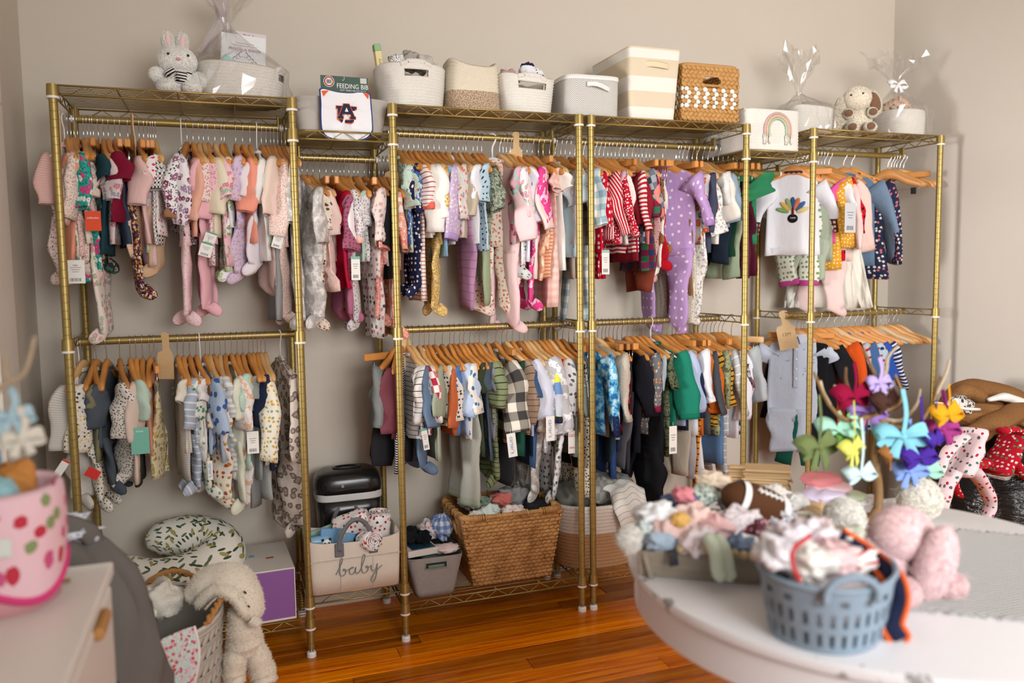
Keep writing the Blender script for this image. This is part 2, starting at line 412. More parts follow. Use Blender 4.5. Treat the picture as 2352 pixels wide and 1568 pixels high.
me_foot = MB().lathe([(.004, .0), (.0165, .0), (.0165, .014), (.0135, .019), (.005, .019)], 16).mesh('foot', M_WPLAST)
me_stud = MB().lathe([(.006, .017), (.006, .034)], 10).mesh('levelling_stud', M_STEEL)
me_collar = MB().lathe([(.0128, 0), (.0185, 0), (.0168, .036), (.0128, .036)], 16).mesh('collar', M_GOLD)
me_clip = MB().lathe([(.0128, -.007), (.0185, -.007), (.0185, .0), (.0128, .0)], 16).mesh('sleeve_clip', M_WPLAST)
for _m in (me_post, me_foot, me_stud, me_collar, me_clip): _m.set_sharp_from_angle(angle=math.radians(30))
def post(parent, x, y, levels):
    p = link_mesh('post', me_post, parent, (x, y, 0))
    link_mesh('foot', me_foot, p); link_mesh('levelling_stud', me_stud, p)
    for z in levels:
        link_mesh('collar', me_collar, p, (0, 0, z)); link_mesh('sleeve_clip', me_clip, p, (0, 0, z))
def truss(mb, a, b, z, h=.028, per=.088):
    a = np.array([a[0], a[1], z]); b = np.array([b[0], b[1], z]); L = np.linalg.norm(b-a); d = (b-a)/L
    mb.tube([a, b], .0032, 6); mb.tube([a-[0, 0, h], b-[0, 0, h]], .0032, 6)
    n = int(L/per); s0 = (L-n*per)/2; pts = []
    for k in range(2*n+1): pts.append(a+d*(s0+k*per/2)-np.array([0, 0, h if k % 2 == 0 else 0]))
    mb.tube(pts, .0019, 5)
def shelf(parent, x0, x1, zc):
    """wire shelf: zc is the underside of its corner collars"""
    z = zc+.034; e = .014
    s_ = MB(); truss(s_, (x0+e, -.002), (x1-e, -.002), z); truss(s_, (x0+e, DEP+.002), (x1-e, DEP+.002), z)
    truss(s_, (x0, e), (x0, DEP-e), z); truss(s_, (x1, e), (x1, DEP-e), z)
    o = s_.obj('shelf', M_GOLD, parent)
    w = MB(); n = 15
    for k in range(1, n): yy = DEP*k/n; w.tube([(x0, yy, z+.003), (x1, yy, z+.003)], .0017, 5)
    w.obj('deck_wires', M_GOLD, o)
    c = MB(); m_ = 3 if x1-x0 > .5 else 1
    for k in range(1, m_+1): xx = x0+(x1-x0)*k/(m_+1); c.tube([(xx, 0, z-.001), (xx, DEP, z-.001)], .0028, 6)
    c.obj('cross_wire', M_GOLD, o)
RAILY = .188
def rail(parent, x0, x1, zr, zshelf=None):
    o = MB().tube([(x0, RAILY, zr), (x1, RAILY, zr)], .0127, 14).obj('rail', M_GOLD, parent)
    smooth_by_angle(o)
    if zshelf:
        for x, s in ((x0, 1), (x1, -1)):
            b = MB().box((x+s*.004, RAILY, (zr+zshelf)/2), (.008, .03, zshelf-zr+.01), bev=.003); b.obj('rail_bracket', M_GOLD, parent, smooth=False)
            MB().lathe([(.012, 0), (.012, .008), (.008, .012)], 12, cap1=True).xf(np.array(Matrix.Translation((x+(-.012 if s > 0 else .001), RAILY, zr)) @ Matrix.Rotation(PI/2, 4, 'Y'))).obj('rail_end_cap', M_WPLAST, parent)
ZTOP, ZTOW, ZMID, ZBOT, ZTB = 74.8*IN, 70.8*IN, 44.06*IN, 4.2*IN, 7.2*IN
ZRT, ZRW, ZRL = 1.868, 1.768, 1.133
def rack(xs, label):
    r = thing('wire_garment_rack', label, 'garment rack', (0, 0, 0), group='gold wire garment racks')
    a, b, c, d = xs
    for x, inner in ((a, 0), (b, 1), (c, 1), (d, 0)):
        for yy in (0, DEP):
            post(r, x, yy, [ZTOP, ZMID, ZBOT]+([ZTOW, ZTB] if inner else []))
    for x0, x1 in ((a, b), (c, d)):
        shelf(r, x0, x1, ZTOP); shelf(r, x0, x1, ZBOT); rail(r, x0+.03, x1-.03, ZRT, ZTOP+.005)
        for x in (x0, x1):
            s_ = MB(); truss(s_, (x, .014), (x, DEP-.014), ZMID+.03, .026); s_.obj('side_truss', M_GOLD, r)
        rail(r, x0, x1, ZRL)
    shelf(r, b, c, ZTOW); shelf(r, b, c, ZTB); rail(r, b+.03, c-.03, ZRW, ZTOW+.005)
    return r
rack(PX[:4], 'gold wire garment rack on the left, with three sections of shelves')
rack(PX[4:], 'gold wire garment rack on the right, with three sections of shelves')
# ================================================================== hangers and garments
def proj(P):
    P = np.asarray(P, float)-CAM; d = P @ AX[2]; return 1176+FPX*(P @ AX[0])/d, 784-FPX*(P @ AX[1])/d
def rail_x(px, zr):
    lo, hi = -.5, 5.
    for _ in range(40):
        mid = (lo+hi)/2
        if proj((mid, RAILY, zr))[0] < px: lo = mid
        else: hi = mid
    return (lo+hi)/2
def hook_path(drop=-.085):
    p = [(0, .0153*math.cos(a), .0153*math.sin(a)) for a in np.linspace(-.35, PI+.15, 12)]
    p = [(x, y, z) for x, y, z in p]
    p += [(0, -.0125, -.014), (0, -.002, -.032), (0, 0, -.045), (0, 0, drop)]
    return p
me_hook = MB().tube(hook_path(), .0015, 6).mesh('hook', M_CHROME)
me_hookw = MB().tube(hook_path(), .0038, 6, flat=(1, .6)).mesh('hook', M_WPLAST)
me_hookb = MB().tube(hook_path(), .0038, 6).mesh('hook', M_BLACKP)
def arms_mesh(mat, half=.158, th=.0075, hh=.0185):
    rings = []
    for y in np.linspace(-half, half, 23):
        u = abs(y)/half; zc = -.084-.016*(1-math.cos(min(1, u*2.2)*PI/2))-.052*max(0, u-.12)**1.1
        h = hh*(1-.42*u**1.2)+.003*(1-min(1, u*6)); x = .016*u*u; e = 1. if u < .93 else math.sqrt(max(.05, 1-((u-.93)/.07)**2*.9))
        a = np.linspace(0, 2*PI, 10, endpoint=False); c, s = np.cos(a), np.sin(a)
        rings.append(np.c_[x+th*e*np.sign(c)*abs(c)**.7, np.full(10, y), zc+h*e*np.sign(s)*abs(s)**.7])
    return MB().loft(rings, True, True).mesh('shoulder_arms', mat)
me_arms, me_armsl = arms_mesh(M_HANG, th=.0095, hh=.022), arms_mesh(M_HANGL, th=.0095, hh=.022)
me_armsw = arms_mesh(M_WPLAST, .15, .004, .008); me_armsg = arms_mesh(plain('aeb4b4', .4, name='grey_plastic'), .15, .004, .01)
me_bar = MB().box((0, 0, -.092), (.016, .29, .027), bev=.003).mesh('clip_bar', M_HANG, smooth=False)
me_barl = MB().box((0, 0, -.092), (.016, .29, .027), bev=.003).mesh('clip_bar', M_HANGL, smooth=False)
w_ = MB()
w_.tube([(0, -.1, -.1), (0, -.1, -.152), (0, -.094, -.158), (0, .094, -.158), (0, .1, -.152), (0, .1, -.1)], .0016, 6); me_cwire = w_.mesh('clip_wire', M_CHROME)
c_ = MB(); c_.box((.006, 0, -.166), (.003, .022, .03), rotm(0, .18, 0)); c_.box((-.006, 0, -.166), (.003, .022, .03), rotm(0, -.18, 0)); c_.tube([(0, -.008, -.156), (0, .008, -.156)], .005, 8)
me_clip2 = c_.mesh('clip', plain('55585a', .25, .9, 'clip_metal'), smooth=False)
def hanger(X, zr, yaw, typ, label, group):
    h = thing({'c': 'clip_hanger', 'w': 'plastic_hanger', 'g': 'plastic_hanger', 'i': 'wire_hanger'}.get(typ, 'wooden_hanger'), label, 'hanger', (X, RAILY, zr), yaw, group)
    link_mesh('hook', {'w': me_hookw, 'k': me_hookb}.get(typ, me_hook), h)
    if typ == 'c' or typ == 'cl':
        link_mesh('clip_bar', me_barl if typ == 'cl' else me_bar, h); link_mesh('clip_wire', me_cwire, h)
        for s in (-1, 1): link_mesh('clip', me_clip2, h, (0, s*.075, 0))
    else: link_mesh('shoulder_arms', {'w': me_armsw, 'g': me_armsg, 'l': me_armsl}.get(typ, me_arms), h)
    return h

TH = np.linspace(0, 2*PI, 18, endpoint=False)
def sect(hx, hy, n=18, p=.8):
    a = np.linspace(0, 2*PI, n, endpoint=False); c, s = np.cos(a), np.sin(a)
    return np.c_[hx*np.sign(c)*abs(c)**p, hy*np.sign(s)*abs(s)**p]
def torso(rows, thick, rg, hem_open=True, amp=.008, nf=None, sway=0.):
    """rows: (z, half width); wavy closed shell with a turned-in hem"""
    nf = nf or rg.uniform(1.2, 2.4); ph, ph2 = rg.uniform(0, 6.3), rg.uniform(0, 6.3); z0, z1 = rows[0][0], rows[-1][0]
    zs = np.array([r[0] for r in rows]); ws = np.array([r[1] for r in rows])
    n = 18 if nf < 4 else 44; out = []
    for z, w in zip(zs, ws):
        u = (z0-z)/(z0-z1); t_ = thick*(.55+.6*min(1, u*2.2)); s_ = sect(t_, w, n)
        A = amp*min(1, max(0, u-.12)*1.4)
        fx = .0016*np.sin(31*s_[:, 1]/.12+u*19+ph)*min(1, u*4)+A*np.sin(2*PI*nf*s_[:, 1]/.25+ph+2.5*u)+A*.5*np.sin(2*PI*nf*2.3*s_[:, 1]/.25+ph2)+sway*u*u
        zz = z+(.006*np.sin(2*PI*nf*s_[:, 1]/.25+ph2)*max(0, u-.6)) if hem_open else np.full(n, z)
        out.append(np.c_[s_[:, 0]+fx, s_[:, 1], np.zeros(n)+zz])
    if hem_open:
        c = out[-1].mean(0); i1 = (out[-1]-c)*np.array([.55, .93, 1])+c; i2 = i1+np.array([0, 0, .035]); out += [i1, i2]
    return out
def limb(P0, a0, a1, side, length, r0, r1, rx0, rx1, lx, rg, n=13, open_end=True, foot=None, tw=0.):
    P = np.array(P0, float); pts = [P.copy()]; m_ = n
    bend = rg.uniform(-.5, .3)
    for i in range(m_-1):
        u = i/(m_-2); a = a0+(a1-a0)*min(1, u*2.2)+bend*max(0, u-.45)*.9
        P = P+np.array([lx*(.3+u), side*math.sin(a), -math.cos(a)])*length/(m_-1); pts.append(P.copy())
    pts = np.array(pts); rings = []; ph = rg.uniform(0, 6.3)
    for i, q in enumerate(pts):
        u = i/(m_-1); T = pts[min(i+1, m_-1)]-pts[max(i-1, 0)]; T /= np.linalg.norm(T)
        ex = np.array([1., 0, 0]); ex -= T*(T @ ex); ex /= np.linalg.norm(ex); ey = np.cross(T, ex)
        ta = tw*min(1, u*2.4); ex, ey = ex*math.cos(ta)+ey*math.sin(ta), ey*math.cos(ta)-ex*math.sin(ta)
        wob = 1+.10*math.sin(u*9+ph); s_ = sect((rx0+(rx1-rx0)*u)*wob, (r0+(r1-r0)*u)*(2-wob), 14, .85)
        th_ = np.linspace(0, 2*PI, 14, endpoint=False); k_ = (1 if 0 < i < m_-1 else .3)*min(1, u*4+.2)
        cr = 1+k_*(.10*np.sin(2*th_+ph+u*8)+.09*np.sin(3*th_-ph*2+u*13)+.05*np.sin(5*th_+u*21))
        rings.append(q+np.outer(s_[:, 0]*cr, ex)+np.outer(s_[:, 1]*(.5+.5*cr), ey))
    T = pts[-1]-pts[-2]; T /= np.linalg.norm(T)
    if foot is not None:
        f = np.array(foot, float); r_ = rx1*1.15; q = pts[-1]
        for k, (d, rr) in enumerate(((.014, .95), (.034, .9), (.052, .72), (.062, .3))):
            c = q+T*d*.5+f*d*.95; D = T*.4+f; D /= np.linalg.norm(D); ex = np.cross(D, [0, 0, 1.]); ex /= max(np.linalg.norm(ex), 1e-6); ey = np.cross(D, ex)
            s_ = sect(rr*r1*.34, rr*r1*.6, 14, .9); rg_ = c+np.outer(s_[:, 0], ex)+np.outer(s_[:, 1], ey)
            # keep the ring in step with the one before it
            prev = rings[-1]; best = min(range(14), key=lambda k_: ((np.roll(rg_, k_, 0)-prev)**2).sum()); bf = min(range(14), key=lambda k_: ((np.roll(rg_[::-1], k_, 0)-prev)**2).sum())
            A_, B_ = np.roll(rg_, best, 0), np.roll(rg_[::-1], bf, 0); rings.append(A_ if ((A_-prev)**2).sum() <= ((B_-prev)**2).sum() else B_)
        return rings, pts, False
    if open_end:
        c = rings[-1].mean(0); i1 = (rings[-1]-c)*.82+c; rings += [i1, i1-T*.03]
    return rings, pts, open_end
CUFF = [.022]; LEAN = [0.]
def cuff_rings(rings, k=-3, ln=None, g=1.07):
    ln = ln or CUFF[0]
    b = rings[k]; c = b.mean(0); a = rings[k-1].mean(0); T = (c-a)/np.linalg.norm(c-a)
    o = (b-c)*g; return [c-T*ln+o*.97, c-T*ln*.5+o*1.03, c+T*.004+o, c+T*.004+o*.8, c-T*.01+o*.78]
def garment(X, zr, kind, mats, L, SL, yaw, label, cat, group, seed, name, w=1., flare=1.05, hood=None, thick=.011, sl_w=1., nf=None, amp=.008, neck=True, spread=None):
    rg = random.Random(seed); g = thing(name, label, cat, (X, RAILY, zr), yaw, group)
    mb, ms, mc = mats; sway = rg.uniform(-.012, .012); pants = kind in ('P', 'PF', 'SH')
    if pants:
        z0 = -.152; zc = z0-(.34 if kind != 'SH' else .55)*(L+z0); wt = .088*w
        rows = [(z0, wt), (z0-.02, wt*1.0), (z0-.03, wt*1.04), ((z0+zc)/2, wt*1.14), (zc, wt*1.18)]
        MB().loft(torso(rows, thick*1.15, rg, False, amp*.5), True, True).obj('seat', mb, g)
        MB().loft([np.c_[sect(thick*.78, wt*1.03), np.full(18, z)] for z in (z0+.004, z0-.006, z0-.022)], True, True).obj('waistband', mc or mb, g)
        for s in (-1, 1):
            r, _, oe = limb((0, s*wt*.55, zc+.03), .02, rg.uniform(-.05, .09), s, max(.05, L+zc+.03), .056*w, .042*w, thick*1.4, thick*1.05, rg.uniform(-.06, .06), rg, 13, tw=rg.uniform(-.6, .6), foot=(rg.choice((-.8, .8)), -.35, 0) if kind == 'PF' else None)
            MB().loft(r, False, True).obj('leg', mb, g)
            if mc and kind != 'PF': MB().loft(cuff_rings(r)).obj('cuff', mc, g)
        return g
    rows = [(-.091, .036), (-.098, .058), (-.112, .088*w), (-.13, .11*w), (-.152, .121*w), (-.18, .12*w), (-.215, .117*w)]
    romper = kind in ('R', 'RS', 'RN')
    zb = -L if not romper else -.215-(.42 if kind == 'R' else .66)*(L-.215)
    for u in np.linspace(.15, 1, 7):
        f = 1+(flare-1)*u if not romper else 1+.06*math.sin(u*PI)
        if kind == 'O': f = 1 if u < .62 else 1-.72*(u-.62)/.38
        if kind in ('D', 'DN', 'DS') and u > .3: f = 1+(flare-1)*((u-.3)/.7)**.8
        rows.append((-.215+(zb+.215)*u, .117*w*f))
    b = MB().loft(torso(rows, thick, rg, not romper, amp*(1.6 if kind[0] == 'D' else 1), nf, sway if not romper else 0), False, True).obj('body', mb, g)
    if neck: MB().loft([np.c_[sect(.0125, .04), np.full(18, -.086)], np.c_[sect(.0135, .046), np.full(18, -.09)], np.c_[sect(.0125, .05), np.full(18, -.098)]]).obj('neckband', mc or ms or mb, g)
    if romper:
        for s in (-1, 1):
            r, _, oe = limb((0, s*.056*w, zb+(.03 if kind == 'R' else .06)), .03, rg.uniform(-.06, .08), s, L+zb-(.02 if kind == 'R' else -.06), (.058 if kind == 'R' else .064)*w, (.04 if kind == 'R' else .056)*w, thick*1.4, thick*1.15, rg.uniform(-.08, .08), rg, 13, tw=rg.uniform(-.7, .7), foot=(rg.choice((-.75, .75)), -.45, 0) if kind == 'R' else None)
            MB().loft(r, True, True).obj('leg', mb, g)
    if kind[-1] not in 'NO' or kind == 'O':
        short = kind[-1] == 'S' and kind != 'SH'
        for s in (-1, 1):
            ln = max(.07, SL-.155)*rg.uniform(.97, 1.05) if not short else max(.06, SL-.16)
            a1 = (rg.uniform(.02, .2) if not short else .35) if spread is None else spread
            r, _, _ = limb((0, s*.106*w, -.155), .62, a1, s, ln/math.cos(a1*.8+.06), (.046 if not short else .05)*sl_w, (.034 if not short else .044)*sl_w, .02*sl_w, .0125*sl_w, rg.uniform(-.16, .16)+LEAN[0], rg, 13, tw=rg.choice((-1, 1))*rg.uniform(.35, 1.15))
            so = MB().loft(r, True, True).obj('sleeve', ms or mb, g)
            if mc and not short: MB().loft(cuff_rings(r)).obj('cuff', mc, g)
    if hood:
        MB().ball((.008, 0, -.11), (.026, .062, .042), 14, 9).obj('hood', ms or mb, g)
    return g

ORD = ['first', 'second', 'third', 'fourth', 'fifth', 'sixth', 'seventh', 'eighth', 'ninth', 'tenth', 'eleventh', 'twelfth', 'thirteenth', 'fourteenth', 'fifteenth', 'sixteenth', 'seventeenth', 'eighteenth', 'nineteenth', 'twentieth']
ORD += ['twenty-'+x for x in ORD[:9]]+['thirtieth']+['thirty-'+x for x in ORD[:9]]+['fortieth']+['forty-'+x for x in ORD[:9]]
KIND = {'L': ('long_sleeve_shirt', 'shirt'), 'S': ('short_sleeve_shirt', 'shirt'), 'N': ('sleeveless_shirt', 'shirt'), 'O': ('bodysuit', 'bodysuit'), 'R': ('footed_sleeper', 'sleeper'), 'RS': ('short_sleeve_romper', 'romper'), 'RN': ('sleeveless_romper', 'romper'),
        'P': ('pants', 'pants'), 'PF': ('footed_leggings', 'leggings'), 'SH': ('shorts', 'shorts'), 'D': ('dress', 'dress'), 'DN': ('sleeveless_dress', 'dress'), 'DS': ('short_sleeve_dress', 'dress'), 'J': ('jacket', 'jacket'), 'ON': ('sleeveless_bodysuit', 'bodysuit')}
GARM = {}
def run_rail(key, zr, where, text):
    lines = [l.strip() for l in text.strip().splitlines() if l.strip()]
    for i, l in enumerate(lines):
        px, kind, mats, bot, sl, opt, look = [q.strip() for q in l.split('|')]
        px = float(px); X = rail_x(px, zr); o = dict(q.split('=') for q in opt.split()) if opt else {}
        yaw = math.radians(float(o['yaw'])) if 'yaw' in o else math.radians(rnd.uniform(-3, 10))
        typ = o.get('h', 'c' if kind in ('P', 'PF', 'SH') else rnd.choice('nnnnl'))
        pos = f'{ORD[i]} from left, {where}'
        hanger(X, zr, yaw, typ, {'c': 'wooden clip hanger', 'cl': 'pale wooden clip hanger', 'w': 'white plastic hanger', 'g': 'grey plastic hanger', 'k': 'black-hooked hanger', 'l': 'pale wooden hanger'}.get(typ, 'wooden hanger')+', '+pos, 'hangers, '+where)
        if kind == 'E': continue
        mm = [q.strip() for q in mats.split(';')]; ms = [fab(q) if q else None for q in mm]+[None]*3
        Yf = RAILY-.1*math.cos(yaw)
        L = zr-aty(px, float(bot), Yf)[2]; SL = zr-aty(px, float(sl), Yf-.03)[2] if sl else L*.6
        nm, cat = KIND[kind]
        kk = kind if kind not in ('J', 'ON') else {'J': 'L', 'ON': 'N'}[kind]
        if kind == 'ON': kk = 'O'
        LEAN[0] = max(-.12, min(.14, (px-900)/6000)); CUFF[0] = float(o.get('cl', .022))
        g = garment(X, zr, kk if kind != 'ON' else 'N', ms[:3], max(L, .24), SL, yaw, f'{look}, {pos}', cat, 'baby clothes, '+where, hash((key, i)) % 9973 if False else (ord(key[0])*131+ord(key[1])*17+i*7), nm,
                    w=float(o.get('w', 1)), flare=float(o.get('fl', 1.06 if kind[0] != 'D' else 1.5)), hood='hood' in o, thick=float(o.get('th', .0105)), sl_w=float(o.get('sw', 1)), nf=float(o['nf']) if 'nf' in o else None, amp=float(o.get('amp', .008)), spread=float(o['sa']) if 'sa' in o else None)
        GARM[(key, i)] = (g, X, zr, yaw)
        if 'id' in o: GARM[o['id']] = (g, X, zr, yaw)

run_rail('A1', ZRT, 'upper rail, left-end section', '''
146|R|print:ecdcd6,d9a7a8,8a6f6f,46;stripe:e3bdb6,d5a49c,.006,.4|662|470|h=w sl=s yaw=-14|cream floral sleeper with pink striped sleeves
153|L|floral:efe3d6,8fb0a0,d98c86,efe3d6,36|612|445||cream top with green and coral print
161|L|plain:e79c80;plain:e79c80;plain:f0cdbb|600|450|sw=1.1|coral top with pale pink cuffs
168|R|print:ead6cb,c98f88,9db59c,52|640|508||pale pink sleeper with tiny print
176|L|print:ecd0c8,c58a8a,60|590|512||blush pink printed top
190|P|plain:eec3bb|640||h=n|pale pink knit pants
199|R|floral:2fa79a,d4447e,e9e2d8,1e6f66,e06aa0,24|655|486|w=1.08|bright teal sleeper with magenta flowers
206|PF|floral:ebe2da,d9a0a4,a9b99a,ebe2da,22|765||h=n|long white floral leggings
213|L|floral:eadfd2,a9b89d,d8a596,eadfd2,30;;plain:f1d9c8|560|448|sw=1.25 yaw=-8|cream floral top with rolled peach cuffs
224|PF|floral:2b3b3c,50705f,b98f7a,2b3b3c,30|600|||dark green floral leggings
236|S|plain:23424c|585|420||dark teal short-sleeve top
247|L|floral:d9c8c6,c97f8e,8e97a0,d9c8c6,30|560|462||grey and pink floral top
262|DS|plain:7d1733|512|420|yaw=8 w=1.1 fl=1.35 hood=1 sw=1.2|wine red hooded dress
274|SH|heather:2c3c50,4d6076|562|||ruffled dark denim shorts
292|PF|floral:23242f,d8a84e,e5dcd0,c4636f,50|664|||navy leggings with tiny yellow flowers
303|P|stripe:f0d3bd,e9b894,.008,.4|585|||peach striped pants
318|L|rib:e8c2bd|560|470||pink ribbed knit top
328|P|stripe:e2cdd6,cf9fae,.006,.4|608|||lavender pink striped pants
338|P|plain:b3d4c4|580|||mint green pants
344|S|plaid:2a2c3b,e9e5df,b5b2ae,.014|560|440||navy and white checked top
350|PF|plain:cdae8c|610|||shiny gold leggings
356|S|print:f1e9e4,d23a74,f1e9e4,30|540|420||white top with hot pink print
415|R|print:efd2d3,e3b0b8,e9c2c6,40;floral:f0edef,a98ba8,8a4a68,f0edef,26|758|520|h=w w=1.08|pink sleeper with white floral sleeves
428|L|floral:f0edea,a06a86,7c3b58,4d5b73,f0edea,22;;plain:9b7555|560|508|sw=1.35 yaw=-10|white top with purple roses and brown cuffs
442|L|plain:eab29c;;plain:ecb9a4|545|505||salmon pink top
455|R|plain:eeb9c2|738|500||rose pink footed sleeper
466|L|print:f2c8cd,d992a0,50|560|462||pink print top
477|L|print:efdcd9,c98a92,a56a78,44|610|468||blush top with red line print
492|L|rib:ece2c8|545|492|sw=1.15|cream ribbed knit top
507|S|floral:f1c8ce,d88a96,9cc3a6,f1c8ce,28|610|470||pink floral top with mint trim
514|R|floral:f1eef0,8fae6a,b8cf95,f1eef0,22;floral:e7ddd4,e09a9a,8cc0ad,e7ddd4,30;plain:a9d6c5|655|430||white sleeper with green leaves and mint cuffs
540|R|print:d7c3dc,b7a3cc,cfae93,30|660|462|sw=1.2|lavender sleeper with faint print
556|L|plain:ef9c86|560|488||coral pink top
573|R|plain:eee6ec|640|455||white sleeper
588|L|plain:efe9e6|600|465|h=w|white ruffle-cuff top
599|L|plain:c6dccd|560|465||mint green top
610|R|plain:f2d6cd|690|520||pale peach footed sleeper
620|L|rib:ecd5c6;|545|498|sw=1.25|beige ribbed sweater
628|P|heather:8e8e90,a7a7a9|738||h=n|grey velour pants
637|R|print:ecd6cc,d7a79c,50|758|540||blush footed sleeper
646|E|||||bare
655|E|||||bare
664|R|camo:b9b5b1,c9c6c2,ece9e5,24|766|520|yaw=0 th=.014 w=1.1|grey fleece sleeper with white spots
''')
run_rail('T1', ZRW, 'upper rail, narrow left section', '''
693|R|camo:b7b2ae,c6c2bf,e6e2dd,18|764|560|w=1.15 th=.016 sw=1.35 hood=1 yaw=14|light grey bear sleeper with white patches
704|R|print:e9dccd,6a4a3c,c5a58c,26|770|532|yaw=16|cream sleeper with brown deer
718|D|print:e8c3ba,f3dfd8,f6ece6,60,.15;plain:efd3cb|670|545|fl=1.5 nf=5 yaw=16|pink tulle dress with glitter skirt
733|PF|floral:a08464,c9a36a,6a5038,e2c89a,60|640|||gold sequin leggings
748|P|plain:e7dfd9|600|||white knit pants
763|D|block:c81e46,d22c56,.4;plain:b3122c|662|520|fl=1.2 yaw=12|red and pink holiday dress
770|L|plain:ebe6e6;;plain:d2386e|600|565|yaw=14|white top with hot pink scalloped cuffs
780|R|plain:b06a86|750|500|yaw=8|mauve cotton sleeper
789|L|dots:a9647e,7f3f58,70,.25|640|582||mauve printed top
800|R|print:cfc9ca,5d6070,e9e4e2,40;print:d9d2d0,6b6c78,8f8c94,46;plain:efbfb0|770|560|sw=1.1|grey line-print sleeper with peach ruffles
812|L|plain:b8cdbd|600|500||sage mint top
821|L|print:e0dcdc,8b8f98,40|600|520||white top with grey print
836|L|print:ead2cc,b7a9a6,8c8f97,20|640|560|sw=1.35 yaw=14|blush top with grey elephant
848|P|print:efebe6,55565c,d98aa0,16|778|||white leggings with puppy print
858|R|print:e79e94,f0cfc3,cf6a62,36|758|580||coral pink printed sleeper
870|L|plain:1d1e22|640|572||black knit top
879|L|plain:e3d8dc|610|520||pale lavender top
888|R|floral:f0a48c,efe6e0,e8735c,f3ded6,22|788|575|yaw=6|coral sleeper with white flowers
''')
run_rail('B1', ZRT, 'upper rail, centre-left section', '''
914|L|print:bcd6c6,d6b0a6,7d7f7c,20;;plain:c3dccd|580|478||mint top with koala print
925|L|floral:4a66a4,dfe3ea,8fa4cf,4a66a4,40|560|476||blue floral top
938|R|dots:23294a,e6e2e0,44,.2|690|488||navy sleeper with white dots
950|L|stripe:efe6e0,b5554f,.014,.22;;plain:e46b5c|692|485|sw=1.1|white top with red stripes and coral cuffs
960|L|plain:efebe4|545|532|sw=1.1|white long-sleeve top
972|L|plain:f1ede4|540|512|sw=1.2|ivory fleece top
983|R|floral:c9a24b,e9dcae,b28432,efe3bd,70|735|508|w=1.05|mustard sleeper with tiny white flowers
996|S|stripe:9cc0dc,7fa9cc,.006,.5|590|460|w=1.05|light blue striped tee
1008|L|print:c6b1d9,e9dbc0,30;;plain:b79cd0|550|548|sw=1.15|lavender sweatshirt
1024|L|fuzzy:eeebe6|560|500|hood=1 sw=1.05|white plush hooded top
1040|L|print:d8d5d0,d77a7a,22|545|508|sw=1.1|light grey top with red star
1053|L|heather:b5a892,c9beaa|545|500||oatmeal knit top
1063|P|stripe:b98cb0,a0729a,.03,.12|710||h=n|lilac leggings
1070|L|plain:e9e9f0|560|465|sw=1.3|white pointelle top
1086|L|dots:bcd5e2,2f3a48,48,.17|575|468|sw=1.25|light blue top with black dots
1096|P|plain:9fb08f|700||h=n|sage green pants
1106|S|camo:6d7464,9aa08c,4d5348,30|560|490||grey camouflage tee
1130|R|print:f0e4d7,d8674f,e39a7c,26|735|520|h=w yaw=52 w=1.1 sa=.2|cream sleeper with coral cookie print
1147|R|plain:f0cfd0|775|560|yaw=14|pale pink footed sleeper
1155|L|floral:e3a7b8,8fc7b4,b4476a,e3a7b8,24;;plain:a9cfc6|560|442|sw=1.1|pink floral top with mint cuffs
1163|R|print:d3d6d4,54685c,b9bec0,22|650|500||grey sleeper with pine trees
1172|L|floral:f2eef0,d79aa6,a9c3a8,f2eef0,30;;plain:eec6cb|610|498|sw=1.2|white top with pink flowers
1186|L|plain:e9e4f0|600|515|sw=1.1|white cotton top
1198|R|camo:e0458c,e0458c,f0c5da,16;;plain:e6408c|722|518|sw=1.4 yaw=12|hot pink sleeper with white print
1210|L|plain:f1d5cf|640|532||pale pink top
1222|RN|floral:efc2a2,d98a70,f3e2c8,efc2a2,30|640|||peach floral romper
1236|P|stripe:f0cdb2,e0926a,.014,.5|640|||orange and white striped pants
1247|S|plaid:f1d3c8,e9c0b5,e3b2a8,.03|705|420||pale pink plaid romper
1262|S|plain:f0e9e0|620|400||cream cap-sleeve top
1275|S|plain:cadde6|590|470|sw=1.3 yaw=18|light blue tee
1288|L|fuzzy:eeeae2|560|430|hood=1|white fleece hooded vest
1298|P|plain:d9cbb8|640|||beige cotton pants
1309|S|plain:9a6545|560|440||brown ruffled top
1320|R|plaid:e9e6de,b9cbd0,8ea9b4,.05|770|520|w=1.1 yaw=8|blue and cream gingham sleeper
1334|L|plaid:e6e3dc,b8cad2,95adb8,.05|560|510|sw=1.2|blue and cream gingham shirt
''')
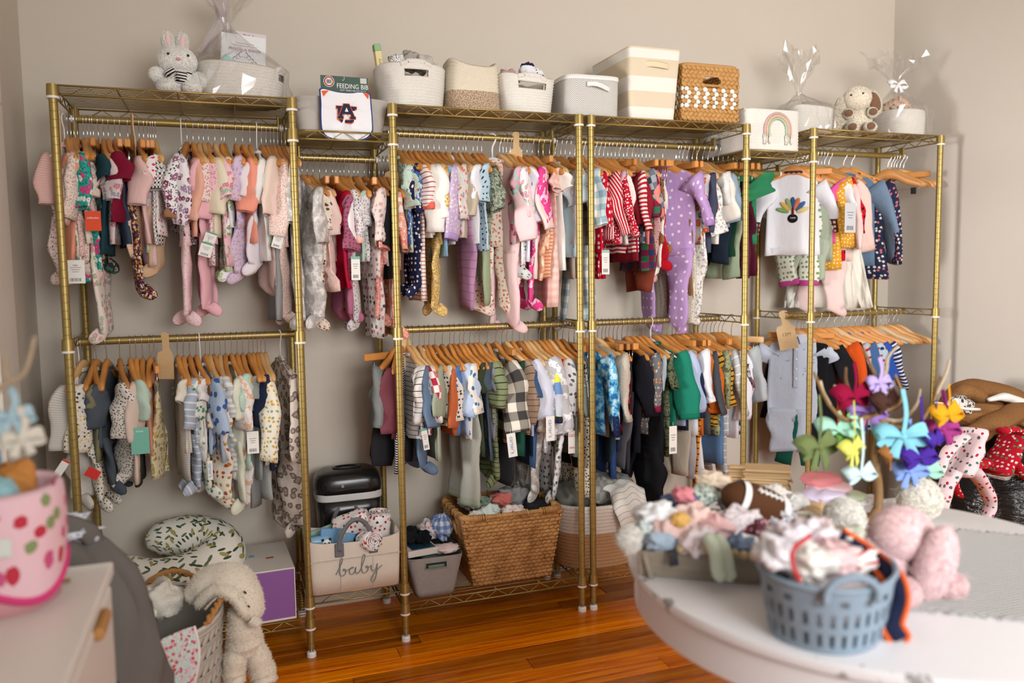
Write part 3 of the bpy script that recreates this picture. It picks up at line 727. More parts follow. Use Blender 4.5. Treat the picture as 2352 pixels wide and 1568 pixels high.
run_rail('C1', ZRT, 'upper rail, centre-right section', '''
1340|DN|plain:c5122a|640||fl=1.15|plain red dress
1352|D|dots:c1122e,e9d9d6,40,.25|640|520|fl=1.1|red dress with white flecks
1366|L|vstripe:c8182f,efe3e0,.012,.45|550|540|yaw=14|red and white candy-striped top
1376|L|print:b9152f,efe2de,40|560|545|yaw=14|red top with white snowflakes
1386|L|plain:d9a9b2|560|450|sw=1.1|dusty pink knit top
1396|L|plaid:e0b5bf,5f7fae,c95a7a,.03|540|440|hood=1|pink and blue plaid hooded shirt
1404|L|plain:ece7e1|560|490||white long-sleeve shirt
1413|P|plain:4f8a7d|560|||teal green pants
1422|L|stripe:efe6e0,bf1f34,.016,.5|580|535|sw=1.05 yaw=14|red and white striped top
1432|L|plain:8a1f2c|600|520||dark red top
1440|L|plaid:6b6d78,9aa0a8,3e4656,.04|560|485|sw=1.3 yaw=12|grey plaid shirt
1452|L|rib:e0867c|560|502|sw=1.2 yaw=12|coral knit sweater
1460|D|plaid:26395c,7a1f3a,2f6a4c,.05|622|500|fl=1.3|navy, red and green plaid dress
1467|P|plain:7b3a2a|670|||rust brown pants
1475|PF|dots:d4a3a2,a8696c,90,.2|628|||rose pink speckled leggings
1484|PF|plain:b01324|600|||red leggings
1492|PF|leopard:9c6a44,4a2c1c,c99a6a,50|560|||brown leopard leggings
1502|PF|plain:ece8df|612|||white tights
1522|R|dots:b796c8,e9deee,27,.16;;plain:a983bd|775|515|yaw=34 w=1.2 sw=1.4 sa=.42 id=lav|lavender footed sleeper with white polka dots
1552|J|plain:6d6a52|575|540|sw=.95 yaw=38|olive green jacket
1554|P|rib:8d6a50|720||w=1.05|brown corduroy pants
1560|P|print:d8d0bf,8b8676,60|745|||beige printed pants
1568|L|floral:cfd6cf,e0603c,5f8a7a,e9d5c8,18|560|530|sw=1.1 yaw=12|watercolour floral top with orange blossoms
1578|R|floral:ece9e4,a6a5a6,c9c3bd,ece9e4,44|755|540|yaw=8|white sleeper with grey floral print
1590|J|heather:3c3f55,55596e|580|530|sw=1.2|dark indigo jacket
1600|J|fuzzy:f3f1ee|500|470|w=1.1 sw=1.5 th=.02 yaw=20 hood=1|fluffy white fur jacket
1614|L|plain:ebe5dc|560|510|sw=1.2|ivory cable sweater
1626|J|heather:8ba0b4,a6b8c8|520|510|sw=1.1 yaw=10|light wash denim jacket
1638|P|heather:1f2836,2f3b4d|605|||dark navy jeans
1650|P|plain:1f4a34|590|||dark green pants
1661|P|plain:a9bda0|640||w=1.15|sage green pants
1672|S|plain:2f7f57|560|455|yaw=38 w=1.05 sw=1.6|green short-sleeve tee
1684|P|plain:571c30|640|||maroon velour pants
1693|P|plain:4c1729|635|||dark maroon velour pants
''')
run_rail('D1', ZRT, 'upper rail, right-end section', '''
1822|L|plain:e9eaf0;plain:e6e7ee;plaid:2f3a3a,7a2f2f,e0dcd4,.02|585|530|yaw=56 w=.92 sw=1.15 sa=.38 fl=1.12 cl=.06 id=turkey|white top with turkey applique
1832|P|dots:e9e6df,6fa05a,44,.25;;plain:b9468a|655||yaw=54|polka dot pants with magenta ruffles
1842|RN|plain:a9b3a0|640||yaw=50|sage green overalls
1850|N|plain:aab09a|600||yaw=48|sage sleeveless top
1860|S|plain:e35aa4|560|450|yaw=44 sw=1.2|hot pink ruffle-sleeve top
1866|S|plain:eeecef|600|505|yaw=44 sw=1.3|white flutter-sleeve top
1872|L|dots:dda330,f0e2c0,60,.2|620|570|yaw=35 sw=1.3|mustard dotted top
1880|L|dots:c8182c,1a1416,30,.2|600|540|yaw=32 sw=1.2|red top with black dots
1887|R|plain:ead0cc|735|570|yaw=30|pale pink sleeper
1894|L|plain:ecd2c9;;plain:e9c6bb|600|572|yaw=42 sw=1.2|peach pink sweatshirt
1904|DN|plain:ece8dc|708||yaw=42 fl=1.7 nf=6 amp=.013|ivory tulle dress
1938|J|heather:5c7690,7891aa;heather:67809a,869db4|612|610|yaw=50 w=1.15 sw=1.2 sa=.25 h=i id=denim|blue denim jacket
1956|D|print:252c46,c96a72,d8d0c8,22|642|610|yaw=45 fl=1.35 w=1.1 sw=1.2|navy dress with scattered hearts
2040|E||||yaw=48|bare
2048|E||||yaw=44 h=l|bare
2054|E||||yaw=40|bare
2060|E||||yaw=36 h=c|bare
2068|E||||yaw=44 h=l|bare
2076|E||||yaw=38|bare
''')
run_rail('A2', ZRL, 'lower rail, left-end section', '''
179|S|plain:e6e2de|1040|880|h=w|white short-sleeve top
188|R|stripe:dcd6ce,c3bcb4,.006,.4|1180|1035|sw=1.2 yaw=-16|off-white ribbed sleeper
212|S|plain:7e7a5c|1060|900||olive green top
219|R|print:e5e0d8,44443f,d6c35a,36|1190|1035|yaw=-12 sw=1.15|white sleeper with bee print
243|R|plain:4d5660|1150|985|sw=1.1 yaw=-6|slate blue sleeper
273|R|print:e3dad0,5c544c,50|1132|1010|sw=1.1|cream sleeper with tiny bear print
297|L|plain:d9c4b6|1110|1018||beige pink ribbed top
311|P|plain:3a3a36|1120||h=n|charcoal pants
326|L|plain:b9cdbd|1040|965|sw=1.25|mint green waffle top
343|ON|stripe:c47a5c,d9a68e,.005,.45;;plain:2a2f40|1045||w=1.1 yaw=-4|rust striped sleeveless bodysuit with navy trim
352|P|floral:d9cba8,b9a35a,8f8a5c,d9cba8,30|1105|||yellow and green floral pants
406|ON|stripe:d5cec6,9c948c,.006,.4|1102||w=1.05|taupe pinstripe sleeveless romper
420|S|plain:e3dccc|1040|905||cream short-sleeve top
434|R|stripe:aeb9c9,dfe2e6,.022,.22|1150|985|sw=1.1|blue sleeper with white stripes
449|S|plain:e8e2dc;;plain:b54a4a|1060|905||white tee with red stitched edges
458|R|print:e8e6de,4f8a62,7aa07c,22|1160|960|h=w|white sleeper with green dinosaurs
470|S|print:a9b9cf,3f5f9a,12|1040|1000|w=1.1 yaw=12|light blue tee with blue dinosaur
480|O|plain:7d4f2c|1000|920|hood=1|brown hooded bodysuit
490|R|print:e9e3d6,b5562f,c98a3a,18|1185|985|sw=1.1|cream sleeper with safari animals
504|L|plain:a7b3bf|1060|980||dusty blue top
516|R|stripe:e3e2de,bfc2c2,.018,.5|1120|962|sw=1.2|white sleeper with grey stripes
530|R|plain:e0e3cf|1190|960|w=1.1|pale yellow velour sleeper
543|R|camo:ebe6e4,ebe6e4,e3b89c,26|1195|990|sw=1.2|white sleeper with peach triangles
556|L|plain:b9d2c2|1080|945|sw=1.3|mint green top
570|P|heather:7b7d7c,959796|1172||h=n|grey jogger pants
580|S|heather:8d9391,a3a8a6|1100|905||grey heather tee
590|P|heather:a5a8a6,b8bab8|1155||h=n|light grey pants
598|L|plain:26304a|1080|985|sw=1.05|navy blue top
608|L|print:e9e3d2,d6a54a,8fa08a,26|1065|1060||white top with yellow safari print
642|R|leopard:d6cbbf,7d6f68,a99a90,22|1250|1060|w=1.1 th=.018 sw=.9 sa=.03 h=w yaw=14|beige leopard fleece sleeper
''')
run_rail('B2', ZRL, 'lower rail, centre-left section', '''
905|P|plain:2f2e33|1070||yaw=-60 w=1.05|charcoal pants
911|L|heather:717473,8f9291|990|985|yaw=-44 sw=1.35|grey heather top
916|L|heather:6a3640,87505a|1005|1000|yaw=-26 sw=1.15|wine red heather top
922|ON|stripe:e4e3e6,23252f,.009,.5|1085||yaw=-20 w=1.05|black and white striped bodysuit
936|L|stripe:ece9e4,26272b,.018,.12;;plain:efece6|1010|965|sw=1.4|white top with thin black stripes
946|R|plain:647892|1105|980|sw=1.2|slate blue sleeper
962|L|plaid:b32b3f,efe6df,d07c86,.04;;heather:c9c3ba|1000|972|sw=1.25 hood=1|red and white buffalo check top
974|L|print:8fa9ae,3f555c,40|995|965||teal printed top
984|S|plain:9aa08c|1060|960||sage green top
998|L|print:ddd6c9,4a4742,26|980|968|sw=1.1|oatmeal top with animal print
1015|L|plain:b8623c|1000|985||rust orange top
1032|S|plain:4f79b0|1000|870||blue tee
1042|L|plain:b9cae4;;plain:9fb6da|1000|952|sw=1.3|light blue raglan top
1055|L|print:e7e4dc,3f6fa8,6a7f8f,16;;plain:e2dbd0|1010|950|sw=1.3|white top with blue bear print
1064|P|heather:aeb0a6,c0c2b8;;plain:a3ab94|1165||h=n w=1.1|long grey sage pants
1078|S|plain:3b4230|1050|905||dark olive tee
1090|S|plain:4a5a6a|1060|900||navy grey tee
1100|J|sherpa:7f8088,9a9ba2|1010|900|hood=1|grey sherpa hooded vest
1118|R|stripe:7f8a66,2a2d28,.02,.14|1132|935|sw=1.35 yaw=-4|olive sleeper with black stripes
1138|J|plaid:e3dccf,8a857c,3f3d3c,.07|1020|1000|sw=1.4 yaw=8 th=.014|cream plaid sherpa jacket
1152|P|plain:33353a|1120|||charcoal grey pants
1163|S|plain:1f4a3a|1050|900||dark green tee
1176|L|stripe:9c8470,3f3730,.022,.1|1000|980|sw=1.2|taupe top with thin dark stripes
1192|L|plain:d2d6e6|1000|965|sw=1.35|pale blue gauze shirt
1204|S|plain:3c5a80|1075|920||denim blue top
1212|R|camo:b0ada9,bcb9b5,e2dfda,20|1165|1000|w=1.05 th=.014|grey fleece sleeper
1224|L|camo:b6b6ba,b6b6ba,e6e6e8,18|1040|1000|sw=1.55 th=.015 yaw=10|grey fleece top with white stars
1238|L|block:c3c9d6,6f94c9,dfe056,c3c9d6,.16;;plain:2b304c|1010|972|sw=1.3 yaw=10|colour-block top in blue and yellow
1250|L|plain:b7262c|985|965||red long-sleeve top
1262|R|print:e4e4e4,5f6468,8c9094,18|1172|960|sw=1.2 w=1.1 yaw=6|white sleeper with lion print
1278|S|heather:989ca4,aeb2ba|1000|905||grey heather tee
1292|L|plain:8a948c|1050|960||grey green top
1306|SH|plain:22242a|1080|||black shorts
1318|P|print:d6cdbb,3a342e,30|1150|||beige printed pants
''')
run_rail('C2', ZRL, 'lower rail, centre-right section', '''
1345|J|camo:2f6fa8,4f9ac9,8fc0d8,24;camo:2f6fa8,63b3dd,bfe0ee,20;plaid:23305a,1c2748,2a3868,.02|1000|1000|sw=1.5 th=.016 yaw=14 cl=.085 id=blue|blue tie-dye fleece jacket
1372|J|sherpa:cfc5b5,e0d7c8|1010|968|sw=1.5 th=.018 yaw=18|cream sherpa jacket
1382|P|heather:22303f,384a5c|1068|||dark wash jeans
1390|P|plain:2c4472|1105|||royal blue pants
1398|L|plaid:a8202c,1d1a1c,64141c,.05|1000|950||red and black buffalo plaid shirt
1408|P|plain:2b3550|1040|||navy joggers
1417|P|heather:5a5c62,74767c|1080|||grey joggers
1428|P|plain:34323a|1090|||dark plum pants
1440|L|plain:1c1e26|1040|960||black top
1452|L|print:6b6c70,c98a5a,b5b8ba,26;;plain:7f1d3a|1000|945|sw=1.4 yaw=14|grey top with safari line print
1466|RN|plain:17181c|1160||w=1.4 th=.016|long black overalls
1478|L|plain:a9bcc6|1010|900||light blue top
1494|S|camo:4a5240,6d7458,2f352a,26|1050|900|h=w|camouflage tee
1506|L|plain:1f7f68;;plain:17705a|990|962|sw=1.4 yaw=18|emerald green sweatshirt
1520|L|plain:aebedd|980|955|sw=1.35 yaw=18|light blue oxford shirt
1532|L|plain:222c44|990|960|yaw=16|navy top
1544|P|plain:b3aa9c|1100|||khaki pants
1552|L|plain:dfe3ec;;plain:e9ebf0|1000|930|sw=1.5 yaw=22|white knit sweater
1566|L|plain:c46a24;;plain:d0742a|1000|950|sw=1.1 yaw=22|burnt orange top
1574|P|plain:d5d6da|1105|||pale grey joggers
1580|L|rib:4a5058|1000|960|yaw=20|charcoal knit top
1588|P|stripe:d8892a,2a2018,.024,.2|1115||w=1.05|orange tiger-striped pants
1596|L|stripe:c9952e,2a2016,.02,.3|980|945|yaw=20|yellow tiger-striped top
1604|L|camo:7b8060,99a07c,5c6248,22|1000|945|sw=1.1 yaw=20|olive camouflage top
1613|S|heather:47678f,6c8cb4|1070|850|yaw=18|denim shirt
1622|L|stripe:b9bbbe,e3e4e6,.03,.14|1000|955|sw=1.2 yaw=22|grey top with white stripes
1632|P|stripe:a9abae,dcdde0,.03,.14|1098|||grey and white striped pants
1640|L|plain:e6e7f2|1010|975|sw=1.15 yaw=24|white long-sleeve shirt
1650|L|floral:2a3048,c9c4c0,a04a3a,8f949c,30|1000|900|yaw=24|navy patterned shirt
1659|L|heather:a4abb0,b4babd|1000|925|sw=1.5 yaw=28|light grey heather top
1680|P|plain:cf9a8c|990||yaw=34 h=cl|dusty pink pants
''')
run_rail('D2', ZRL, 'lower rail, right-end section', '''
1830|RS|vstripe:b0bccf,c6cfdd,.004,.5|1045|838|yaw=52 w=1.02 sw=1.1 sa=.6 id=romper|light blue button-front romper
1840|P|plain:1c5a4c|1075||yaw=52|emerald green velour pants
1846|N|plain:191a1e|1040||yaw=30|black top
1862|L|plain:1c1c20|1010|985|yaw=40|black long-sleeve top
1880|L|plain:d8561e|1010|985|yaw=42 sw=1.3 w=1.1|bright orange sweatshirt
1898|S|plain:222326|960|900|yaw=42|black tee
1916|L|stripe:c7cad6,b5283a,.03,.3|990|900|yaw=44|red and white striped top
1934|L|plain:4a6c9c|990|905|yaw=44|medium blue top
1948|L|print:b9d3e2,c23a40,2a3a66,18|990|900|yaw=44|light blue top with red print
1964|S|plain:2f57b0|990|880|yaw=44|royal blue tee
1978|S|stripe:2a3560,e6e6ea,.016,.4|990|900|yaw=44|navy striped tee
1992|E||||yaw=46|bare
2006|E||||yaw=44 h=g|bare
2022|E||||yaw=48|bare
2034|E||||yaw=44|bare
2042|E||||yaw=48 h=l|bare
2052|E||||yaw=42|bare
2062|E||||yaw=46 h=l|bare
''')
# ================================================================== helpers for soft goods and baskets
def sring(hx, hy, z, n=40, e=2.6, c=(0, 0), rot=0., wave=0., ph=0.):
    a = np.linspace(0, 2*PI, n, endpoint=False)+PI/2; ca, sa = np.cos(a), np.sin(a)
    x = hx*np.sign(ca)*abs(ca)**(2/e); y = hy*np.sign(sa)*abs(sa)**(2/e)
    return np.c_[x+c[0], y+c[1], z+wave*np.sin(2*a+ph)]
def lump_pts(r, seed, amp=.16, nu=36, nv=22, folds=7):
    """crumpled cloth: ridged folds of several sizes on a squashed ball"""
    rg = random.Random(seed); W = []
    for k in range(folds):
        d = np.array([rg.gauss(0, 1), rg.gauss(0, 1), rg.gauss(0, .6)]); d /= np.linalg.norm(d); f_ = rg.uniform(2.5, 5) if k < 3 else rg.uniform(5, 12); W.append((d*f_, rg.uniform(0, 6.3), 1. if k < 3 else .45))
    rg2 = []
    for i in range(nv+1):
        t = min(max(PI*i/nv, .03), PI-.03); a = np.linspace(0, 2*PI, nu, endpoint=False)
        p = np.c_[np.sin(t)*np.cos(a), np.sin(t)*np.sin(a), np.full(nu, np.cos(t))]; q = p+.25*np.sin(p[:, [1, 2, 0]]*3+seed)
        d = np.zeros(nu)
        for w, ph, A in W: d += A*(1-2*abs(np.sin(q @ w+ph))**.8)
        p = np.sign(p)*abs(p)**np.array([.9, .9, 1.]); p = p*(1+amp*.5*d)[:, None]; rg2.append(p*np.array(r))
    return rg2
def lump(name, label, cat, c, r, mat, seed, amp=.16, rot=None, group=None, parent=None):
    R_ = lump_pts(r, seed, amp); M_ = rotm(*(rot or (0, 0, 0)))
    o = MB().loft([q @ M_.T for q in R_], True, True).obj(name, mat, parent); o.location = c
    if label: tag(o, label, cat, group)
    return o
def fur(parent, src, n, ln, mat, seed=1, wd=.0012, name='fur', lean=.5):
    """short pile standing on the faces of the mesh builder src"""
    V = np.vstack(src.v); tris = []
    for f in src.f:
        for k in range(1, len(f)-1): tris.append((f[0], f[k], f[k+1]))
    T = np.array(tris); A, B, C_ = V[T[:, 0]], V[T[:, 1]], V[T[:, 2]]; N = np.cross(B-A, C_-A); ar = np.linalg.norm(N, axis=1); N /= np.maximum(ar, 1e-12)[:, None]
    rs = np.random.RandomState(seed); k = rs.choice(len(T), n, p=ar/ar.sum()); u, v = rs.rand(n, 1), rs.rand(n, 1); sw = (u+v) > 1; u = np.where(sw, 1-u, u); v = np.where(sw, 1-v, v)
    P = A[k]+(B[k]-A[k])*u+(C_[k]-A[k])*v; cen = V.mean(0); nn = N[k]
    d = nn+rs.randn(n, 3)*lean; d /= np.linalg.norm(d, axis=1)[:, None]; s_ = np.cross(d, rs.randn(n, 3)); s_ /= np.maximum(np.linalg.norm(s_, axis=1)[:, None], 1e-9)
    L = ln*(.6+.8*rs.rand(n, 1)); base = P-nn*.002
    VV = np.stack([base-s_*wd, base+s_*wd, P+d*L], 1).reshape(-1, 3); mb = MB(); mb.add(VV, [(3*i, 3*i+1, 3*i+2) for i in range(n)])
    o = mb.obj(name, mat, parent, smooth=False); o['kind'] = 'stuff'; return o
def text(s, size, mat, parent, loc, rot, name='lettering', align='CENTER', ext=.0006, sx=1.):
    cu = bpy.data.curves.new('t', 'FONT'); cu.body = s; cu.size = size; cu.align_x = align; cu.align_y = 'CENTER'; cu.extrude = ext; cu.resolution_u = 3
    to = bpy.data.objects.new('t', cu); COL.objects.link(to); dg = bpy.context.evaluated_depsgraph_get(); dg.update()
    me = bpy.data.meshes.new_from_object(to.evaluated_get(dg)); bpy.data.objects.remove(to)
    me.name = name; me.materials.clear(); me.materials.append(mat)
    o = bpy.data.objects.new(name, me); COL.objects.link(o); o.parent = parent; o.location = loc; o.rotation_euler = rot; o.scale = (sx, 1, 1)
    return o
def rope_mat(name, c, c2=None):
    t = NT(name); uv = t.coord('UV'); ns = t.noise(t.mapping(uv, (1, 1, 1)), 350, 2); w = t.n('ShaderNodeTexWave', wave_type='BANDS', bands_direction='DIAGONAL'); w.inputs['Scale'].default_value = 90; w.inputs['Distortion'].default_value = 1.5; t.l(uv, w.inputs['Vector'])
    a = lin(c); col = t.mix(t.math('MULTIPLY', w.outputs['Fac'], .3), a, tuple(x*.82 for x in a[:3])+(1,))
    if c2: col = t.mix(t.math('GREATER_THAN', t.noise(uv, 260, 2).outputs[0], .52), col, lin(c2))
    return t.set(col, .9, normal=t.bump(w.outputs['Fac'], .5, .002), spec=.2)
M_ROPEW = rope_mat('rope_white', 'efebe2'); M_ROPEC = rope_mat('rope_cream', 'ebe0cb'); M_ROPET = rope_mat('rope_speckled_tan', 'd8bfa4', '8d7660'); M_ROPEB = rope_mat('rope_tan', 'c9a078')
def coil_basket(name, label, c, hx, hy, h, e=2.6, taper=.9, coils=13, mats=(M_ROPEW,), split=None, slot=None, rz=0., wave=0., n=64, bulge=.0, topin=0., group='coiled rope baskets', ph=0.):
    """slot: (half angle, z0, z1 as fractions) opening in the front and back wall below the grip"""
    g = thing(name, label, 'basket', c, rz, group); per = 4; N = coils*per; rows = []; zs = []
    for i in range(N+1):
        u = i/N; k = taper+(1-taper)*u+bulge*math.sin(u*PI)-topin*max(0, u-.7)**2; b = .0032*abs(math.sin(PI*(i % per)/per+.02)) if i % per else 0
        rows.append(sring(hx*k+b, hy*k+b, h*u, n, e, wave=wave*u*u, ph=ph)); zs.append(u)
    inner = [sring((hx*(taper+(1-taper)*u+bulge*math.sin(u*PI)-topin*max(0, u-.7)**2)-.009), (hy*(taper+(1-taper)*u+bulge*math.sin(u*PI)-topin*max(0, u-.7)**2)-.009), h*u, n, e, wave=wave*u*u, ph=ph) for u in np.linspace(1, .06, N+1)]
    def sk(i, j, rev=False):
        if not slot: return False
        u = (i+.5)/N if not rev else 1-(i+.5)/N*.94
        a = (j+.5)/n*2*PI
        return slot[1] < u < slot[2] and (abs(math.sin(a)) < math.sin(slot[0]) if len(slot) < 4 else abs(((a-slot[3]+PI) % (2*PI))-PI) < slot[0])
    cut = int(N*split) if split else N
    MB().loft(rows[:cut+1], True, False, skip=lambda i, j: sk(i, j)).obj('lower_coils' if split else 'coils', mats[0], g)
    if split: MB().loft(rows[cut:], skip=lambda i, j: sk(i+cut, j)).obj('upper_coils', mats[1], g)
    MB().loft([rows[-1], (rows[-1]+inner[0])/2+[0, 0, .004], inner[0]]).obj('rim', mats[-1], g)
    MB().loft(inner, False, True, skip=lambda i, j: sk(i, j, True)).obj('lining', mats[-1], g)
    if slot:
        for base in ((0, PI) if len(slot) < 4 else (slot[3], slot[3]+PI)):
            idx = [int(round(((base+a)/(2*PI))*n)) % n for a in np.linspace(-slot[0]*1.12, slot[0]*1.12, 11)]
            up = [max(0., 1-(k/5.)**2)*.012 for k in range(-5, 6)]
            pts = [(rows[-1][i]+inner[0][i])/2+np.array([0, 0, -.006+z_]) for i, z_ in zip(idx, up)]
            t_ = MB(); P = smoothpath(pts, 40); t_.tube(P, [.0105+.0014*math.sin(k*PI*.9) for k in range(40)], 8); t_.obj('handle', mats[-1], g)
    return g
def at3(px, py, Y): return aty(px, py, Y)
ZDT, ZDW, ZDB, ZDTB = ZTOP+.0395, ZTOW+.0395, ZBOT+.0395, ZTB+.0395

# ------------------------------------------------------------------ cellophane
def cello_mat():
    t = NT('cellophane'); tr = t.n('ShaderNodeBsdfTransparent'); gl = t.n('ShaderNodeBsdfGlossy'); gl.inputs['Roughness'].default_value = .16; df = t.n('ShaderNodeBsdfTranslucent'); df.inputs[0].default_value = (.95, .95, .93, 1)
    m1 = t.n('ShaderNodeMixShader'); m1.inputs[0].default_value = .45; t.l(gl.outputs[0], m1.inputs[1]); t.l(df.outputs[0], m1.inputs[2])
    lw = t.n('ShaderNodeLayerWeight'); lw.inputs[0].default_value = .3
    m2 = t.n('ShaderNodeMixShader'); t.l(t.math('ADD', t.math('MULTIPLY', lw.outputs['Facing'], .35), .12), m2.inputs[0]); t.l(tr.outputs[0], m2.inputs[1]); t.l(m1.outputs[0], m2.inputs[2]); t.l(m2.outputs[0], t.out.inputs[0])
    return t.m
M_CELLO = cello_mat()
def veil_mat(c, a):
    t = NT('tulle_'+c); tr = t.n('ShaderNodeBsdfTransparent'); t.b.inputs['Base Color'].default_value = lin(c); t.b.inputs['Roughness'].default_value = .9
    m2 = t.n('ShaderNodeMixShader'); m2.inputs[0].default_value = a; t.l(tr.outputs[0], m2.inputs[1]); t.l(t.b.outputs[0], m2.inputs[2]); t.l(m2.outputs[0], t.out.inputs[0]); return t.m
M_TULLE = veil_mat('e0d4dc', .2)
def cello_wrap(label, c, hx, hy, hb, zn, ztop, spread, seed, neck=(0, 0)):
    """clear wrap: skirt around the basket, gathered neck, crinkled fan above"""
    rs = np.random.RandomState(seed); n = 44; g = thing('cellophane_wrap', label, 'gift wrap', c, 0, 'clear wraps on the gift baskets')
    rows = []; spec = [(0, 1.08), (.25, 1.12), (.6, 1.09), (1., 1.04)]
    for u, k in spec: rows.append(sring(hx*k, hy*k, hb*u, n, 2.6)+rs.randn(n, 3)*.006)
    for u in (.25, .5, .72, .88, 1.):
        k = (1-u)**1.1; rows.append(sring(max(hx*1.04*k, .012), max(hy*1.04*k, .012), hb+(zn-hb)*u, n, 2.2, c=(neck[0]*u, neck[1]*u))+rs.randn(n, 3)*(.005*(1-u)+.0015))
    MB().loft(rows).obj('skirt', M_CELLO, g, smooth=False)
    fan = []
    for q, u in enumerate(np.linspace(0, 1, 7)):
        a = np.linspace(0, 2*PI, n, endpoint=False); rad = .012+spread*u**1.1*(1+.3*np.sin(5*a+seed))*(1+.12*rs.randn(n)); 
        fan.append(np.c_[neck[0]+rad*np.cos(a), neck[1]+rad*.55*np.sin(a), zn+(ztop-zn)*u*(1+.1*np.sin(3*a+seed*2)*u)+rs.randn(n)*.012*u]+rs.randn(n, 3)*.006*u)
    MB().loft(fan).obj('fan', M_CELLO, g, smooth=False)
    return g

# ================================================================== on the top shelves
# plush rabbit with a striped scarf
def plush(name, label, c, rz, parts, furmat, nf, fl, extra=None, group='plush animals'):
    g = thing(name, label, 'plush toy', c, rz, group)
    for nm, pos, r, rot in parts:
        mb = MB().ball((0, 0, 0), r, 20, 14, rot=rotm(*rot)); mb.xf(np.array(Matrix.Translation(pos)))
        o = mb.obj(nm, furmat, g); n_ = int(nf*max(r)*max(r)/.0025); fur(o, mb, max(200, n_), fl, furmat, len(nm)+n_)
    return g
def fluff(name, c): 
    k = ('fluff', c)
    if k not in MATS: t = NT(name); MATS[k] = t.set(lin(c), .95, spec=.1, **{'Sheen Weight': .5, 'Subsurface Weight': 0.})
    return MATS[k]
M_FW = fluff('white_plush', 'f4f1ea'); p = at3(410, 212, .10)
M_EYE = plain('121212', .15, name='plush_eye')
g = plush('plush_rabbit', 'white plush rabbit with black and white striped scarf on top shelf', (p[0], .10, ZDT), .12,
    [('body', (0, 0, .045), (.055, .048, .05), (0, 0, 0)), ('head', (0, -.008, .112), (.062, .052, .048), (0, 0, 0)), ('ear', (-.024, 0, .172), (.0205, .015, .038), (0, -.16, 0)), ('ear', (.018, 0, .174), (.0205, .015, .038), (0, .1, 0)),
     ('arm', (-.062, -.015, .062), (.027, .022, .024), (0, .5, 0)), ('arm', (.062, -.015, .055), (.027, .022, .028), (0, -.5, 0)), ('leg', (-.038, -.045, .022), (.03, .04, .022), (0, 0, .3)), ('leg', (.038, -.045, .022), (.03, .04, .022), (0, 0, -.3))], M_FW, 5200, .007)
for x in (-.03, .03): MB().ball((x, -.054, .124), .0042, 10, 8).obj('eye', M_EYE, g)
for x, s_ in ((-.024, -.16), (.018, .1)): MB().ball((x, -.013, .174), (.009, .004, .024), 12, 10, rot=rotm(0, s_, 0)).obj('inner_ear', fluff('pink_lining', 'eec9c6'), g)
MB().ball((0, -.061, .108), (.0075, .004, .005), 10, 8).obj('nose', plain('d99a96', .6), g)
sc = MB().loft([sring(.047, .04, .074+z, 30, 2, c=(0, -.006)) for z in (-.008, .0, .008)]); o = sc.obj('scarf', fab('stripe:efece6,17181c,.009,.5'), g)
MB().box((.006, -.06, .052), (.034, .006, .038), rotm(.25, .1, 0), bev=.003).obj('scarf_tail', fab('stripe:efece6,17181c,.009,.5'), g)
MB().box((-.026, -.056, .064), (.034, .006, .024), rotm(.2, -.6, 0), bev=.003).obj('scarf_tail', fab('stripe:efece6,17181c,.009,.5'), g)

# gift basket with books under clear wrap
b1 = at3(553, 225, .16); bx, by = b1[0], .17
coil_basket('rope_basket', 'wide white rope basket inside clear wrap on left top shelf', (bx, by, ZDT), .148, .115, .115, 2.3, .92, 11, slot=(.22, .66, .86, PI*1.5-.4), wave=.006)
def book(label, c, d, rot, cover, page='f2ede2', group='books in the gift basket'):
    g = thing('book', label, 'book', c, 0, group); g.rotation_euler = rot
    w, t_, h = d
    MB().box((0, 0, h/2), (w-.006, t_-.004, h-.006)).obj('pages', plain(page, .9), g, smooth=False)
    for s in (-1, 1): MB().box((0, s*t_/2, h/2), (w, .0025, h), bev=.0008).obj('cover', cover, g, smooth=False)
    MB().box((-w/2, 0, h/2), (.0025, t_, h), bev=.0008).obj('spine', cover, g, smooth=False)
    return g
M_LAV = plain('e6dfe4', .5); M_PRINT = plain('8f8a94', .7); M_WINE = plain('7a3358', .6)
gb = book('tall pale book with grey lettering behind the white one', (bx+.012, by+.03, ZDT+.052), (.145, .026, .205), (-.08, .06, .05), plain('e3d8da', .55))
text('Holy Bible', .026, M_PRINT, gb, (-.01, -.0155, .186), (PI/2, 0, 0), sx=.95)
gb = book('white book with pink lettering and wine red scroll ornament', (bx+.008, by-.02, ZDT+.055), (.145, .02, .178), (-.1, .06, .06), plain('eef0f1', .5))
text('PRISCILLA SHIRER', .0135, plain('b98a9a', .6), gb, (.004, -.0125, .126), (PI/2, 0, 0))
for k, w_ in ((0, .06), (1, .08)): MB().box((.004, -.0115, .148-.008*k), (w_, .0006, .0022)).obj('printed_line', plain('c9a8b0', .6), gb, smooth=False)
orn = MB()
for s in (-1, 1):
    for k in range(4):
        a = np.linspace(0, 4.6, 14); r0 = .012-.0016*k; cx, cz = s*(.006+.0105*k), .106-.008*k
        orn.tube([(cx+s*r0*(1-q/6)*math.sin(q), -.0125, cz+r0*(1-q/6)*math.cos(q)) for q in a], [.0022*(1-q/6) for q in a], 5, flat=(1, .4))
orn.obj('ornament', M_WINE, gb)['kind'] = 'stuff'
ev = MB().box((0, 0, .045), (.1, .003, .09), bev=.0005).obj('envelope', plain('a9d9d3', .7), smooth=False); ev.location = (bx-.05, by-.055, ZDT+.055); ev.rotation_euler = (-.12, .55, 0); tag(ev, 'mint green envelope tucked into the wrapped rope basket', 'envelope')
cello_wrap('clear cellophane wrap around the book basket on left top shelf', (bx, by, ZDT+.002), .15, .118, .12, .265, .39, .075, 3, (-.035, 0))
tu = MB(); rs = np.random.RandomState(4); rows = []
